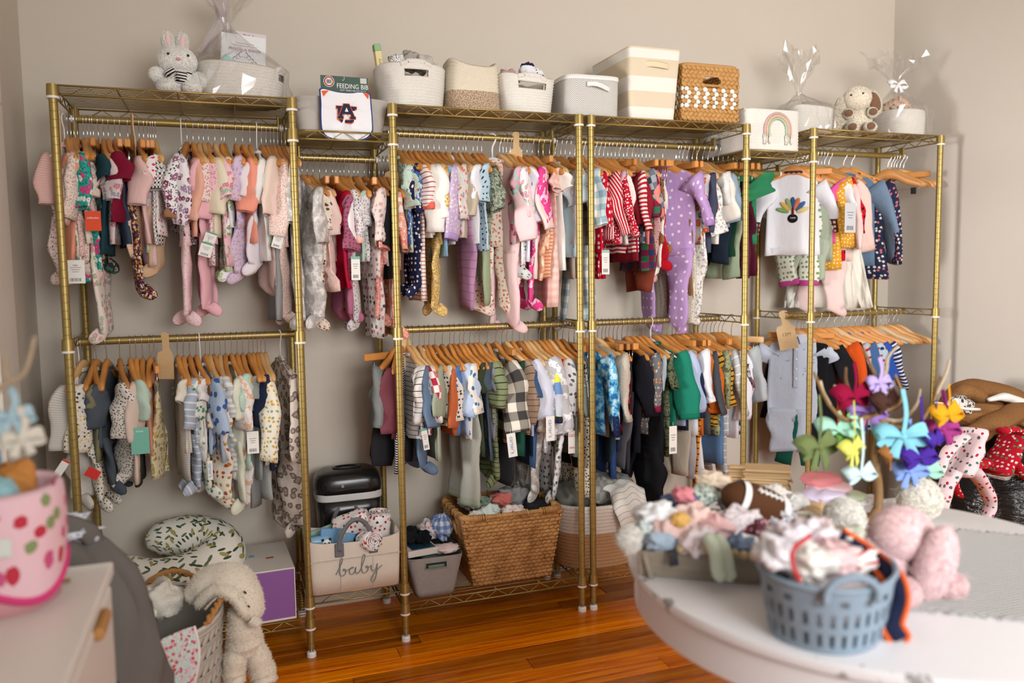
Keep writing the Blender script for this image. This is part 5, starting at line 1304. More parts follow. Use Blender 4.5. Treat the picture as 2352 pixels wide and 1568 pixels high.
B1 = [(0, .15), (.2, .5), (.45, 1.0), (.52, 1.28), (.42, 1.36), (.33, 1.1), (.26, .4), (.32, .06), (.5, -.02), (.7, .15), (.74, .42), (.6, .52), (.56, .4), (.8, .36), (1.0, .44), (1.32, .52), (1.2, .56), (1.02, .36), (1.05, .08), (1.25, .02), (1.42, .25), (1.49, .52), (1.46, .2), (1.55, .02), (1.75, .14), (1.92, .45), (2.15, 1.05), (2.2, 1.36), (2.08, 1.4), (1.98, 1.05), (1.92, .4), (2.0, .05), (2.2, 0), (2.4, .2), (2.4, .47), (2.26, .5), (2.3, .38), (2.55, .42), (2.66, .52), (2.66, .2), (2.8, .05), (3.0, .18), (3.12, .58), (3.08, .1), (2.98, -.45), (2.8, -.78), (2.62, -.66), (2.72, -.35), (3.1, .1), (3.5, .42)]
k_ = .047; P2 = smoothpath([(x*k_-.072, -CD-.0035, z*k_+.062) for x, z in B1], 260)
MB().tube(P2, .0035, 6, flat=(.45, 1), up=(0, 1, 0)).obj('script_lettering', felt('letter_felt', 'a5a29d', '8d8a86'), cd_)
def swaddle(label, c, r, h, rot, spec, seed):
    g = thing('rolled_swaddle', label, 'swaddle', c, 0, 'rolled swaddles in the caddy'); g.rotation_euler = rot
    rows = [sring(r*k, r*.95*k, z_, 26, 2)+np.random.RandomState(seed).randn(26, 3)*.0012 for k, z_ in ((.9, 0), (1., .01), (1.02, h*.3), (.97, h*.5), (1.02, h*.7), (1, h-.008), (.9, h))]
    MB().loft(rows, True, True).obj('roll', fab(spec), g)
    a = np.linspace(0, 7*PI, 70); m_ = MB(); ribbon(m_, [(r*.9*(1-q/8/PI)*math.cos(q), r*.86*(1-q/8/PI)*math.sin(q), h+.001) for q in a], .012, (0, 0, 1), .0015); m_.obj('spiral_edge', fab(spec), g)
    return g
SW = 'print:ece8e6,b8323a,3a4048,d98a80,20,.22'
swaddle('rolled printed swaddle lying at the back of the caddy', (1.055, .1, ZDTB+.19), .045, .12, (.5, 1.2, .3), SW, 1)
swaddle('rolled printed swaddle standing at right in the caddy', (1.205, .1, ZDTB+.13), .046, .11, (.1, .05, .2), SW, 2)
swaddle('rolled printed swaddle in front within the caddy handle', (1.145, .03, ZDTB+.165), .036, .085, (1.35, .1, .25), SW, 3)
wp = thing('wipes_pack', 'light blue wipes pack with a panda face in the caddy', 'pack', (.985, .055, ZDTB+.105), 0); wp.rotation_euler = (.15, .0, .1)
MB().loft([sring(.045*k, .018*k, z_, 28, 3) for k, z_ in ((.7, 0), (1, .02), (1, .07), (.75, .09))], True, True).obj('pouch', plain('7fb4d6', .35), wp)
MB().ball((.024, -.02, .07), (.016, .008, .014), 14, 10).obj('printed_panda', M_WHT, wp)
for s in (-1, 1): MB().ball((.024+s*.007, -.028, .072), (.0035, .002, .0045), 8, 6).obj('printed_panda', M_EYE, wp); MB().ball((.024+s*.013, -.02, .083), .005, 8, 6).obj('printed_panda', M_EYE, wp)
bk = MB().box((0, 0, .06), (.13, .012, .12), bev=.002).obj('board_book', plain('5f93bd', .4), smooth=False); bk.location = (1.045, .03, ZDTB+.095); bk.rotation_euler = (-.2, .15, .12); tag(bk, 'blue board book leaning in the caddy', 'book')
MB().ball((.012, -.008, .1), (.011, .003, .013), 12, 8).obj('printed_chick', plain('e8c93a', .5), bk); MB().ball((.02, -.01, .104), (.005, .002, .003), 8, 6).obj('printed_beak', M_ORG, bk)
bk2 = MB().box((0, 0, .05), (.1, .014, .1), bev=.002).obj('board_book', plain('9cc3b8', .4), smooth=False); bk2.location = (1.02, .115, ZDTB+.1); bk2.rotation_euler = (-.1, -.25, .1); tag(bk2, 'pale green board book behind the blue book in the caddy', 'book')
for k, (x, y_, cc) in enumerate(((.03, -.02, '25283a'), (-.075, .0, 'd9d4cc'))):
    lump('folded_cloth', ['dark navy cloth beside the rolled swaddles in caddy', 'white cloth at the back left of the caddy'][k], 'cloth', (1.108+x, .08+y_, ZDTB+.15), (.035, .03, .04), fab('plain:'+cc), 50+k)

# grey fabric bin
M_GREYF = felt('grey_linen', 'a9a6a3', '8e8b89')
gb = thing('fabric_bin', 'small grey fabric bin with handle slot on centre bottom shelf', 'bin', (1.408, .165, ZDB), -.02)
rows = [sring(.074+.036*u, .15+.014*u, .152*u, 48, 10) for u in np.linspace(0, 1, 9)]
MB().loft(rows, True).obj('wall', M_GREYF, gb)
MB().box((0, -.1615, .122), (.08, .004, .024), bev=.001).obj('slot_shade', plain('26302c', .9), gb, smooth=False)  # dark block painted as the shade inside the slot, no real opening
MB().tube([(-.03, -.164, .118), (.03, -.164, .118)], .006, 8).obj('slot_cloth', fab('plain:6f857c'), gb)
MB().loft([rows[-1], rows[-1]*[.95, .97, 1], rows[5]*[.94, .96, 1], rows[1]*[.94, .96, 1]], False, True).obj('lining', plain('4f5452', .9), gb)
o = MB(); zc_ = .114+.008; o.tube([(-.04, -.163, zc_-.012), (.04, -.163, zc_-.012), (.04, -.164, zc_+.012), (-.04, -.164, zc_+.012), (-.04, -.163, zc_-.012)], .0025, 6); o.obj('slot_binding', M_GREYF, gb)
MB().tube([(-.095, -.1615, .15-.004), (.095, -.1615, .15-.004)], .0015, 5).obj('stitching', plain('8a8886', .9), gb)
gx, gy, gz = 1.408, .165, ZDB+.15
sb = thing('sock_box', 'open white box of navy socks on the grey fabric bin', 'box', (gx-.05, gy-.1, gz+.004), .12)
MB().box((0, 0, .012), (.12, .08, .024), bev=.002).obj('tray', plain('dcd6d0', .6), sb, smooth=False); MB().box((.005, 0, .0255), (.09, .06, .003)).obj('printed_top', plain('1f3f55', .4), sb, smooth=False)
for k, a in enumerate(((gx-.07, gy-.04, gz+.055, .045, .05, .035, 'plain:191b22', 'black sock bundle at left on the grey bin'), (gx-.03, gy-.06, gz+.045, .04, .045, .032, 'plain:15181f', 'black sock bundle behind the sock box'),
        (gx+.005, gy-.0, gz+.055, .05, .05, .045, 'print:dcd7d6,6f8fc0,c98a90,30', 'white printed cloth heaped on the grey bin'), (gx+.06, gy-.01, gz+.065, .05, .05, .055, 'plaid:dfe2ea,8fa6cf,5f7fb8,.03', 'blue and white gingham cloth on the grey bin'),
        (gx+.04, gy-.11, gz+.012, .07, .035, .018, 'plain:e6d3d2', 'pale pink socks at the front of the grey bin'), (gx+.01, gy-.03, gz-.03, .06, .06, .03, 'plain:7f9a90', 'sage green rolled cloth inside the grey bin'))):
    lump('sock_bundle' if 'sock' in a[7] else 'folded_cloth', a[7], 'socks' if 'sock' in a[7] else 'cloth', a[:3], a[3:6], fab(a[6]), 60+k, .18)
# wicker basket
wb = thing('wicker_basket', 'large woven seagrass basket full of clothes on centre bottom shelf', 'basket', (1.716, .175, ZDB), 0)
b0, b1_, t0, t1 = (-.155, -.14), (.155, .14), (-.2, -.158), (.2, .158); WH = .27
cor = lambda sx, sy, top: ((t1[0] if top else b1_[0])*sx, (t1[1] if top else b1_[1])*sy, WH if top else .004)
for nm, A, B in (('front_weave', (-1, -1), (1, -1)), ('right_weave', (1, -1), (1, 1)), ('back_weave', (1, 1), (-1, 1)), ('left_weave', (-1, 1), (-1, -1))):
    woven_side(wb, nm, cor(*A, 0), cor(*B, 0), cor(*A, 1), cor(*B, 1), 18, 16 if nm in ('front_weave', 'back_weave') else 13, [M_HYA2], (), None, .22, 9, rscale=1.12)
inn = MB(); inn.loft([sring(.145, .13, .008, 40, 10), sring(.19, .148, WH-.004, 40, 10)], True); inn.obj('lining', M_HYA2, wb)
rim = np.vstack([sring(.2, .158, WH+.004, 80, 9), sring(.2, .158, WH+.004, 80, 9)[:1]])
rm = MB(); 
for k in range(0, 80): 
    a_, b_ = rim[k], rim[k+1]
    for q in (.0, .5):
        c_ = a_+(b_-a_)*q; T = (b_-a_)/np.linalg.norm(b_-a_); U = np.array([-T[1], T[0], 0]); rm.tube([c_+.0125*(math.cos(x)*U+math.sin(x)*np.array([0, 0, 1]))+T*.002*x/6 for x in np.linspace(0, 2*PI, 8)], .0032, 5)
rm.tube(rim, .0095, 8); o = rm.obj('wrapped_rim', M_HYA2, wb); o['kind'] = 'stuff'
for s in (-1,): MB().tube(smoothpath([(s*.192, -.05, .19), (s*.202, -.045, .225), (s*.203, 0, .235), (s*.202, .045, .225), (s*.192, .05, .19)], 18), .009, 8).obj('side_handle', M_HYA2, wb)
wx, wy, wz = 1.716, .175, ZDB+WH
WC = [(-.12, -.09, .0, .05, .045, .03, 'plain:e2ded8', 'white cloth at the front left of the seagrass basket'), (-.075, -.09, .012, .05, .04, .035, 'plain:cfdcd8', 'pale mint packet in the seagrass basket'), (-.04, .0, .02, .06, .05, .035, 'plain:9db09a', 'sage green cloth in the seagrass basket'),
      (.0, -.02, .035, .05, .045, .035, 'plain:d67a72', 'coral red cloth on top of the seagrass basket'), (.02, -.09, .006, .06, .04, .03, 'plain:e3d2cc', 'pale pink cloth at the front of the seagrass basket'), (.06, .0, .04, .075, .06, .05, 'heather:8d8f90,a9abac', 'grey crumpled cloth in the seagrass basket'),
      (.12, -.07, .01, .06, .05, .03, 'plain:25272c', 'black cloth at the right of the seagrass basket'), (-.1, .07, .02, .07, .06, .04, 'plain:b9b3a8', 'taupe cloth at the back of the seagrass basket'), (.13, .06, .03, .05, .06, .04, 'plain:a9b7a8', 'green grey cloth at back right of the seagrass basket')]
for k, a in enumerate(WC): lump('folded_cloth', a[7], 'cloth', (wx+a[0], wy+a[1], wz+a[2]-.012), a[3:6], fab(a[6]), 80+k, .22)
# big rope basket
coil_basket('rope_basket', 'large two-tone rope basket, white over tan, on bottom shelf', (2.135, .178, ZDB), .205, .165, .26, 2.4, .86, 18, mats=(M_ROPEB, M_ROPEW), split=.58, n=80)
lump('quilt', 'grey quilt heaped in the large two-tone rope basket', 'quilt', (2.17, .2, ZDB+.29), (.16, .12, .07), fab('plaid:a8a8a2,8f908c,b3b3ae,.05'), 95, .12)
lump('quilt', 'dark grey blanket at the left of the two-tone rope basket', 'blanket', (2.04, .2, ZDB+.26), (.09, .11, .07), fab('heather:6b6c66,84857e'), 96, .14)
def fnb(u, v):
    x = 2.14+.15*u+.01*math.sin(v*9); ang = v*2.0
    return (x+.02*v, .12-.13*min(1, v*1.6)-.012*math.sin(u*7), ZDB+.30+.03*math.sin(u*3)-(.0 if v < .35 else (v-.35)*.27)+.006*math.sin(u*12))
o = sheet('striped_blanket', fnb, 16, 20, .008, fab('stripe:e4e2dd,9a9a98,.022,.09')); tag(o, 'white pinstriped blanket draped over the right of the rope basket', 'blanket')

# ================================================================== floor at the left: wicker hamper with towels
M_WICK = wood_mat('grey_white_wicker', 'a9a298', 'cfc9be', 60, .6)
hc = np.array([.47, -.44, 0.]); HX, HY, HZ = .19, .225, .41
hm = thing('wicker_hamper', 'oval pale grey wicker hamper with rope handles on the floor', 'hamper', hc, 0)
wk = MB(); rg = random.Random(2); nb = 9
for i in range(nb):
    z0 = .012+i*(HZ-.03)/nb; ncol = 40
    for j in range(ncol):
        a = 2*PI*(j+.5*(i % 2))/ncol; kx = .88+.12*z0/HZ; c_ = (HX*kx*math.cos(a), HY*kx*math.sin(a), z0+.02); T = np.array([-HX*math.sin(a), HY*math.cos(a), 0]); T /= np.linalg.norm(T); N = np.array([T[1], -T[0], 0])
        strand(wk, c_, .062, .0075, T, N, .75); strand(wk, np.array(c_)+T*.008, .062, .0065, T, N, .75)
    for dz in (-.0035, .0035): 
        rr = sring(HX*(.88+.12*z0/HZ)+.004, HY*(.88+.12*z0/HZ)+.004, z0+dz, 48, 2); wk.tube(np.vstack([rr, rr[:1]]), .0035, 5)
o = wk.obj('wicker_wall', M_WICK, hm); o['kind'] = 'stuff'
MB().loft([sring(HX*(.86+.12*u)-.006, HY*(.86+.12*u)-.006, .01+(HZ-.03)*u, 40, 2) for u in (0, .5, 1)], True).obj('lining', M_WICK, hm)
for dz in (-.008, .0, .008): rr = sring(HX*1.01, HY*1.01, HZ-.012+dz, 60, 2); MB().tube(np.vstack([rr, rr[:1]]), .0055, 6).obj('rim_band', M_WICK, hm)
M_ROPEO = rope_mat('handle_rope', 'b98550')
for base, sgn in ((PI/2-.3, 1), (-.25, -1)):
    aa = np.linspace(base-.42, base+.42, 13); pts = [(HX*1.03*math.cos(x), HY*1.03*math.sin(x), HZ+.004+.03*(1-((q-6)/6)**2)) for q, x in enumerate(aa)]
    P = smoothpath(pts, 30)
    tw = MB()
    for phs in (0, PI): tw.tube([p_+.005*np.array([math.cos(k*.9+phs), 0, math.sin(k*.9+phs)]) for k, p_ in enumerate(P)], .0062, 6)
    tw.obj('rope_handle', M_ROPEO, hm)
HT = [(-.09, .08, .0, .09, .08, .06, 'plain:e6dfd0', 'cream towel at the back of the wicker hamper'), (-.06, -.06, .015, .08, .09, .07, 'plain:efe9dc', 'ivory towel heaped in the wicker hamper'), (.02, .05, .025, .075, .07, .06, 'sherpa:e9e2d4,f0eadf', 'cream sherpa cloth in the wicker hamper'), (-.1, -.13, .03, .06, .06, .05, 'plain:ddd6c6', 'beige cloth at the front of the wicker hamper')]
for k, a in enumerate(HT): lump('folded_towel', a[7], 'towel', (hc[0]+a[0], hc[1]+a[1], HZ+a[2]-.01), a[3:6], fab(a[6]), 110+k, .16)
# bear towel hanging over the rim
M_BEAR = fluff('bear_cream', 'e3d8c6')
bt = thing('plush_bear_towel', 'cream hooded bear towel hanging over the hamper rim', 'towel', (0, 0, 0), 0)
def blob(nm, px, py, Y, r, rot=(0, 0, 0), mat=M_BEAR, n=2400, seed=1):
    c_ = aty(px, py, Y); mb = MB(); R_ = lump_pts(r, seed, .06, 24, 16, 4); M_ = rotm(*rot); mb.loft([q @ M_.T+c_ for q in R_], True, True); o_ = mb.obj(nm, mat, bt); fur(o_, mb, n, .006, mat, seed); return c_
def furtube(nm, pts, r, seed, n=3000, fl=(1, .85)):
    P = smoothpath([aty(*q) for q in pts], 26); u = np.linspace(0, 1, 26); rr = np.interp(u, np.linspace(0, 1, len(r)), r)*(1+.04*np.sin(u*19+seed)); rr[0] *= .5; rr[-1] *= .55
    mb = MB().tube(P, rr, 18, flat=fl); o_ = mb.obj(nm, M_BEAR, bt); fur(o_, mb, n, .006, M_BEAR, seed)
furtube('drape', [(442, 1372, -.38), (478, 1338, -.40), (525, 1328, -.43), (566, 1362, -.47), (588, 1420, -.49)], [.045, .06, .062, .052, .028], 3, 5200, (1, .7))
furtube('drape', [(452, 1392, -.45), (495, 1352, -.47), (540, 1362, -.49), (572, 1412, -.5)], [.02, .03, .036, .026], 4, 3000, (1, .6))
furtube('ear', [(578, 1368, -.44), (590, 1380, -.45)], [.017, .017], 6, 400)
furtube('nose', [(578, 1422, -.51), (596, 1434, -.52)], [.018, .014], 6, 400)
furtube('body', [(548, 1395, -.45), (556, 1432, -.44), (562, 1468, -.43), (566, 1500, -.43)], [.03, .048, .06, .045], 7, 4200)
furtube('leg', [(550, 1478, -.44), (541, 1512, -.45), (538, 1545, -.45), (543, 1572, -.46)], [.032, .038, .036, .03], 8, 2200)
furtube('leg', [(582, 1478, -.43), (594, 1512, -.43), (604, 1545, -.43), (608, 1570, -.44)], [.034, .04, .043, .04], 9, 2600)
for px, py in ((563, 1360), (571, 1392)):
    c_ = aty(px, py, -.515); MB().ball(c_, (.006, .003, .003), 8, 6, rot=rotm(0, .9, 0)).obj('stitched_eye', M_EYE, bt)
e0 = [aty(x, y_, -.5) for x, y_ in ((470, 1400), (495, 1375), (525, 1368), (555, 1390), (575, 1420))]
MB().tube(smoothpath(e0, 24), .004, 6).obj('hood_edging', fab('print:d9d2c6,3a3a3e,90'), bt)
# floral bib hanging on the hamper
def fbb(u, v):
    a = -1.28+.75*(u-.5); k = 1.06
    z = HZ+.02-.2*v-.03*math.cos((u-.5)*3)*v; return (hc[0]+HX*k*math.cos(a)+.01*math.sin(v*5), hc[1]+HY*k*math.sin(a)-.012*math.sin(u*6+v*3), z)
o = sheet('floral_bib', fbb, 18, 14, .004, fab('floral:bfd0cc,c4525a,e0a3ae,dfe6e2,d98a90,44')); tag(o, 'pale blue floral bib hanging on the front of the hamper', 'bib')
m_ = MB(); edge = [fbb(0, v) for v in np.linspace(0, 1, 10)]+[fbb(u, 1) for u in np.linspace(.05, 1, 14)]+[fbb(1, v) for v in np.linspace(.9, 0, 10)]; m_.tube(edge, .0045, 6); m_.obj('binding', fab('plain:e6e0da'), o)

# ================================================================== left foreground: grey bag, dresser and what stands on it
M_GREYB = fab('plain:6c6965')
gbag = thing('canvas_bag', 'slumped grey canvas bag between the dresser and the hamper', 'bag', (.315, -.9, 0), .0)
rs = np.random.RandomState(5); rows = []
for u, k in ((0, .96), (.06, 1.02), (.2, 1.05), (.32, 1.06), (.45, 1.04), (.55, 1.02), (.65, .97), (.75, .92), (.82, .84), (.88, .74), (.96, .5), (1., .3)):
    a = np.linspace(0, 2*PI, 72, endpoint=False); w = 1+.07*np.sin(3*a+u*4)+.10*np.abs(np.sin(4*a+u*9))-.09*np.abs(np.sin(6*a-u*8+1))
    rows.append(np.c_[.2*k*np.cos(a)*w+.0+.03*u, .15*k*np.sin(a)*w, .79*u+.012*np.sin(4*a+1)*u])
MB().loft(rows, True, True).obj('body', M_GREYB, gbag)
MB().tube(smoothpath([(.12, -.13, .5), (.19, -.1, .36), (.215, -.08, .2), (.21, -.07, .03)], 16), .02, 8, flat=(.25, 1)).obj('strap', fab('plain:8f9393'), gbag)
MB().tube(smoothpath([(-.1, -.165, .42), (.03, -.175, .44), (.15, -.13, .5)], 14), .02, 8, flat=(.2, 1), up=(0, 1, 0)).obj('strap', fab('plain:6d6a66'), gbag)
MB().tube(smoothpath([(-.06, -.02, .76), (-.03, -.04, .81), (.03, -.05, .83), (.09, -.03, .8), (.11, 0, .74)], 18), .022, 8, flat=(.4, 1)).obj('handle', M_GREYB, gbag)
o = lump('folded_cloth', 'white and blue printed cloth on top of the grey bag', 'cloth', (.33, -.9, .79), (.1, .07, .05), fab('print:dfe3ea,9fb3d0,b9c6dc,40'), 120, .2)
M_DRES = plain('e6e2dc', .35, name='white_dresser_paint')
DX, DY0, DY1, DZ = .472, -2.35, -1.155, .80
dr = thing('dresser', 'white dresser with wooden tab pulls in the left foreground', 'dresser', ((XL+DX)/2, (DY0+DY1)/2, 0), 0)
lw, ld = DX-XL-.02, DY1-DY0
MB().box((.002, 0, .40), (lw, ld-.03, .74), bev=.003).obj('carcass', M_DRES, dr, smooth=False)
MB().box((.008, 0, DZ-.0125), (lw+.026, ld, .025), bev=.003).obj('counter', M_DRES, dr, smooth=False)
for r_ in range(3):
    for c_ in range(2):
        y_ = (-.5+c_)*(ld/2)+0; z_ = .16+r_*.235
        d_ = MB().box((lw/2+.008, y_, z_+.02), (.018, ld/2-.03, .22), bev=.004).obj('drawer_front', M_DRES, dr, smooth=False)
        MB().box((lw/2+.022, y_+(.115 if c_ else -.115)-.0, z_+.122), (.02, .1, .022), bev=.006).obj('tab_pull', wood_mat('oak_pull', '9a6a38', 'b98a50', 20, .5), d_, smooth=False)
# pink strawberry basket on the dresser
pk = thing('strawberry_basket', 'pink fabric-lined basket with strawberries on the white dresser', 'basket', (.322, -1.29, DZ), 0)
M_STRAW = fab('print:ecc6d0,c23a4c,cf5a88,8a9a6a,11,.27')
MB().loft([sring(.094+.006*u, .094+.006*u, .12*u, 40, 2.3) for u in np.linspace(0, 1, 5)], True).obj('woven_wall', rope_mat('pink_weave', 'e6a9ae'), pk)
rows = [sring(r_, r_, z_, 48, 2.4) for r_, z_ in ((.103, .05), (.108, .09), (.109, .15), (.106, .19), (.098, .2), (.09, .19), (.086, .12))]
rows[0] = rows[0]+np.c_[np.zeros((48, 2)), -.03*np.sin(np.linspace(0, 4*PI, 48, endpoint=False))]
MB().loft(rows).obj('fabric_liner', M_STRAW, pk)
MB().tube(np.vstack([rows[0], rows[0][:1]]), .007, 6).obj('liner_binding', plain('d6377a', .8), pk)
MB().box((-.0, -.108, .12), (.10, .006, .03), bev=.002).obj('label_band', plain('dfe6e0', .6), pk, smooth=False)
for k, (x, y_, z_, r_, sp_, lb) in enumerate(((.0, -.02, .2, (.05, .05, .05), 'plain:9ccbd6', 'pale aqua cloth standing in the strawberry basket'), (.03, .02, .21, (.04, .04, .05), 'plain:c98a4a', 'tan toy tucked into the strawberry basket'), (-.03, .03, .22, (.05, .05, .07), 'plain:7fa6c9', 'blue cloth at the back of the strawberry basket'))):
    lump('folded_cloth', lb, 'cloth', (.322+x, -1.29+y_, DZ+z_-.02), r_, fab(sp_), 130+k)
M_BARK = wood_mat('pale_bark', 'a08a70', 'd8c8ae', 40, .7); M_BARKD = wood_mat('brown_bark', '6a4a2c', 'b08a58', 40, .75)
tw = MB(); A0 = aty(-70, 1010, -1.5)
tw.tube(smoothpath([np.array([A0[0], -1.5, DZ+.002]), aty(-75, 1040, -1.5), aty(-50, 930, -1.5), aty(20, 880, -1.5), aty(58, 850, -1.5), aty(80, 772, -1.5)], 26), np.linspace(.008, .0035, 26), 8)
o = tw.obj('branch', M_BARK); tag(o, 'bare pale branch rising at the left edge of the dresser', 'branch')
MB().tube(smoothpath([aty(20, 880, -1.5), aty(10, 850, -1.5), aty(12, 820, -1.5)], 8), .004, 6).obj('twig', M_BARK, o)
for k, (px, py, cc) in enumerate(((25, 960, 'a9c9d6'), (48, 1010, 'd8d4c8'))):
    c_ = aty(px, py, -1.46); g = thing('hair_bow', ['pale blue', 'ivory'][k]+' hair bow hanging beside the strawberry basket', 'bow', c_, .5, 'hair bows by the strawberry basket'); bow_parts(g, .03, fab('plain:'+cc), True, (0, 0, .05), k)
tg_ = MB().tube(smoothpath([(0, 0, .006), (.03, .01, .005), (.07, .004, .006), (.1, .012, .005)], 12), [.0035]*12, 6).obj('twig', plain('8a6a34', .7)); tg_.location = atz(10, 1362, DZ); tag(tg_, 'small brown twig lying on the white dresser', 'twig')
# ================================================================== round white table
t = NT('white_table_paint'); oc = t.coord('Object'); n1 = t.noise(oc, 5, 4, .6); n2 = t.noise(oc, 30, 4, .7)
sp = t.n('ShaderNodeSeparateXYZ'); t.l(oc, sp.inputs[0])
rr = t.math('SQRT', t.math('ADD', t.math('MULTIPLY', sp.outputs[0], sp.outputs[0]), t.math('MULTIPLY', sp.outputs[1], sp.outputs[1])))
chip = t.math('MULTIPLY', t.math('MULTIPLY', t.math('LESS_THAN', sp.outputs[0], -.28), t.math('GREATER_THAN', rr, .482)), t.math('GREATER_THAN', t.math('ADD', t.math('MULTIPLY', n1.outputs[0], .7), t.math('MULTIPLY', n2.outputs[0], .3)), .585))
M_TAB = t.set(t.mix(chip, lin('ececf0'), lin('9c9a9a')), .32, spec=.5)
TC = np.array([1.927, -1.578]); TR, TZ = .495, .75
tb = thing('round_table', 'round white painted table with worn edge in the right foreground', 'table', (TC[0], TC[1], 0), 0)
MB().lathe([(0, TZ), (TR-.012, TZ), (TR-.003, TZ-.003), (TR, TZ-.012), (TR-.003, TZ-.022), (TR-.014, TZ-.026), (0, TZ-.026)], 96).obj('tabletop', M_TAB, tb)
MB().lathe([(TR-.03, TZ-.026), (TR-.014, TZ-.03), (TR-.014, TZ-.092), (TR-.02, TZ-.098), (TR-.05, TZ-.098), (TR-.05, TZ-.026)], 96).obj('apron', M_TAB, tb)
for o_ in tb.children: smooth_by_angle(o_, 40)
MB().lathe([(.05, .1), (.06, .14), (.045, .2), (.07, .3), (.08, .36), (.055, .46), (.06, .6), (.12, .66), (.12, .70)], 28).obj('pedestal', M_TAB, tb)
for a in (.2, 1.77, 3.34, 4.91):
    ca, sa = math.cos(a), math.sin(a); P = smoothpath([(ca*r_, sa*r_, z_) for r_, z_ in ((.03, .2), (.12, .16), (.22, .06), (.27, .024))], 14); MB().tube(P, np.linspace(.03, .022, 14), 10).obj('foot', M_TAB, tb)
ZB = TZ+.001
# ------------------------------------------------------------------ wooden tray with clothes
M_TRAY = wood_mat('weathered_wood', '7d7568', 'b0a697', 12, .7, (1, 10, 10))
d1 = np.array([.83, -.555]); d2 = np.array([.555, .83]); A = np.array([1.452, -1.492]); TL, TD = .33, .30
tc = A+d1*TL/2+d2*TD/2; tang = math.atan2(d1[1], d1[0])
tr = thing('wooden_tray', 'grey weathered wooden tray full of baby clothes on table', 'tray', (tc[0], tc[1], ZB), tang)
MB().box((0, 0, .004), (TL-.02, TD-.02, .008), bev=.001).obj('base_board', M_TRAY, tr, smooth=False)
for nm, c_, d_, r_ in (('side_board', (0, -TD/2+.004, .028), (TL+.03, .009, .056), (.28, 0, 0)), ('side_board', (0, TD/2-.004, .028), (TL+.03, .009, .056), (-.28, 0, 0)), ('end_board', (-TL/2+.004, 0, .028), (.009, TD+.02, .056), (0, -.28, 0)), ('end_board', (TL/2-.004, 0, .028), (.009, TD+.02, .056), (0, .28, 0))):
    MB().box(c_, d_, rotm(*r_), bev=.0015).obj(nm, M_TRAY, tr, smooth=False)
def onray(px, py, Y): return aty(px, py, Y)
TRAY = [  # px, py, Y, radii, cloth, label
 (1505, 1185, -1.44, (.05, .05, .03), 'plain:eef0f4', 'white knit hat at the left of the tray'), (1560, 1150, -1.36, (.06, .04, .022), 'plain:5f6f90', 'slate blue folded cloth at the back of the tray'), (1620, 1135, -1.34, (.055, .04, .024), 'print:c9d3c9,8a9a8c,6f8a80,40', 'sage printed cloth at the back of the tray'),
 (1640, 1105, -1.30, (.06, .04, .02), 'plain:ead9c4', 'beige folded cloth on top of the tray heap'), (1690, 1150, -1.38, (.055, .045, .03), 'stripe:e6e6e6,3f4450,.012,.3', 'black and white striped cloth beside the football hat'), (1540, 1215, -1.48, (.055, .045, .03), 'plain:e9c9c4', 'blush pink cloth at the left of the tray'),
 (1590, 1190, -1.45, (.055, .045, .035), 'plain:f0d3cc', 'pale pink ruffled cloth in the middle of tray'), (1560, 1195, -1.50, (.022, .02, .016), 'plain:e6b86a', 'small yellow cloth among the pink clothes in tray'), (1570, 1135, -1.42, (.03, .025, .018), 'plain:dd8a94', 'rose pink bow cloth on the tray heap'),
 (1640, 1210, -1.49, (.05, .04, .03), 'plain:ecc3c4', 'pink cotton cloth at the front of the tray'), (1690, 1195, -1.47, (.055, .045, .032), 'print:e8dfe2,a9a4b0,c9b8c0,50', 'lilac printed cloth in the front middle of tray'), (1525, 1240, -1.50, (.05, .03, .022), 'plain:a9bcd0', 'dusty blue cloth at the left front of tray'),
 (1600, 1240, -1.53, (.06, .035, .026), 'plain:e6d9de', 'white and pink cloth at the front left of tray'), (1740, 1215, -1.5, (.05, .04, .026), 'dots:6a3844,d9b0b4,60,.2', 'plum dotted cloth under the football hat'), (1700, 1250, -1.55, (.045, .03, .02), 'plain:7f97b8', 'denim blue cloth at the front right of tray'),
 (1490, 1225, -1.47, (.04, .03, .03), 'print:cfd9d6,8aa6b8,50', 'pale green printed cloth at the tray corner'), (1780, 1180, -1.44, (.05, .045, .03), 'print:d8d2d6,7f8aa0,40', 'grey floral cloth to the right of the tray'), (1770, 1130, -1.3, (.05, .04, .02), 'rib:f0ece6', 'white cable knit cloth behind the football hat'), (1825, 1150, -1.3, (.04, .035, .02), 'plain:f2f0ee', 'white lace cloth behind the football hat at right')]
for k, (px, py, Y, r, sp_, lb) in enumerate(TRAY): lump('baby_garment', lb, 'garment', onray(px, py, Y), r, fab(sp_), 200+k, .2, rot=(0, .1*(k % 3-1), .4*(k % 5)), group='clothes heaped in the tray')
# support below the heap
for k in range(5):
    c2 = tc+d1*(-.1+.05*k)+d2*(.03*((k % 2)*2-1)); lump('baby_garment', ['cream cotton cloth under the heap at left of tray', 'pale blue cloth under the pink heap in tray', 'white terry cloth under the middle of tray heap', 'pink jersey cloth under the tray heap', 'grey jersey cloth under the football hat'][k], 'garment', (c2[0], c2[1], ZB+.042), (.07, .08, .034), fab(['plain:e6dfd2', 'plain:c3d0dc', 'plain:ecebea', 'plain:e9cdd0', 'heather:9a9ca0,b0b2b6'][k]), 240+k, .15, group='clothes heaped in the tray')
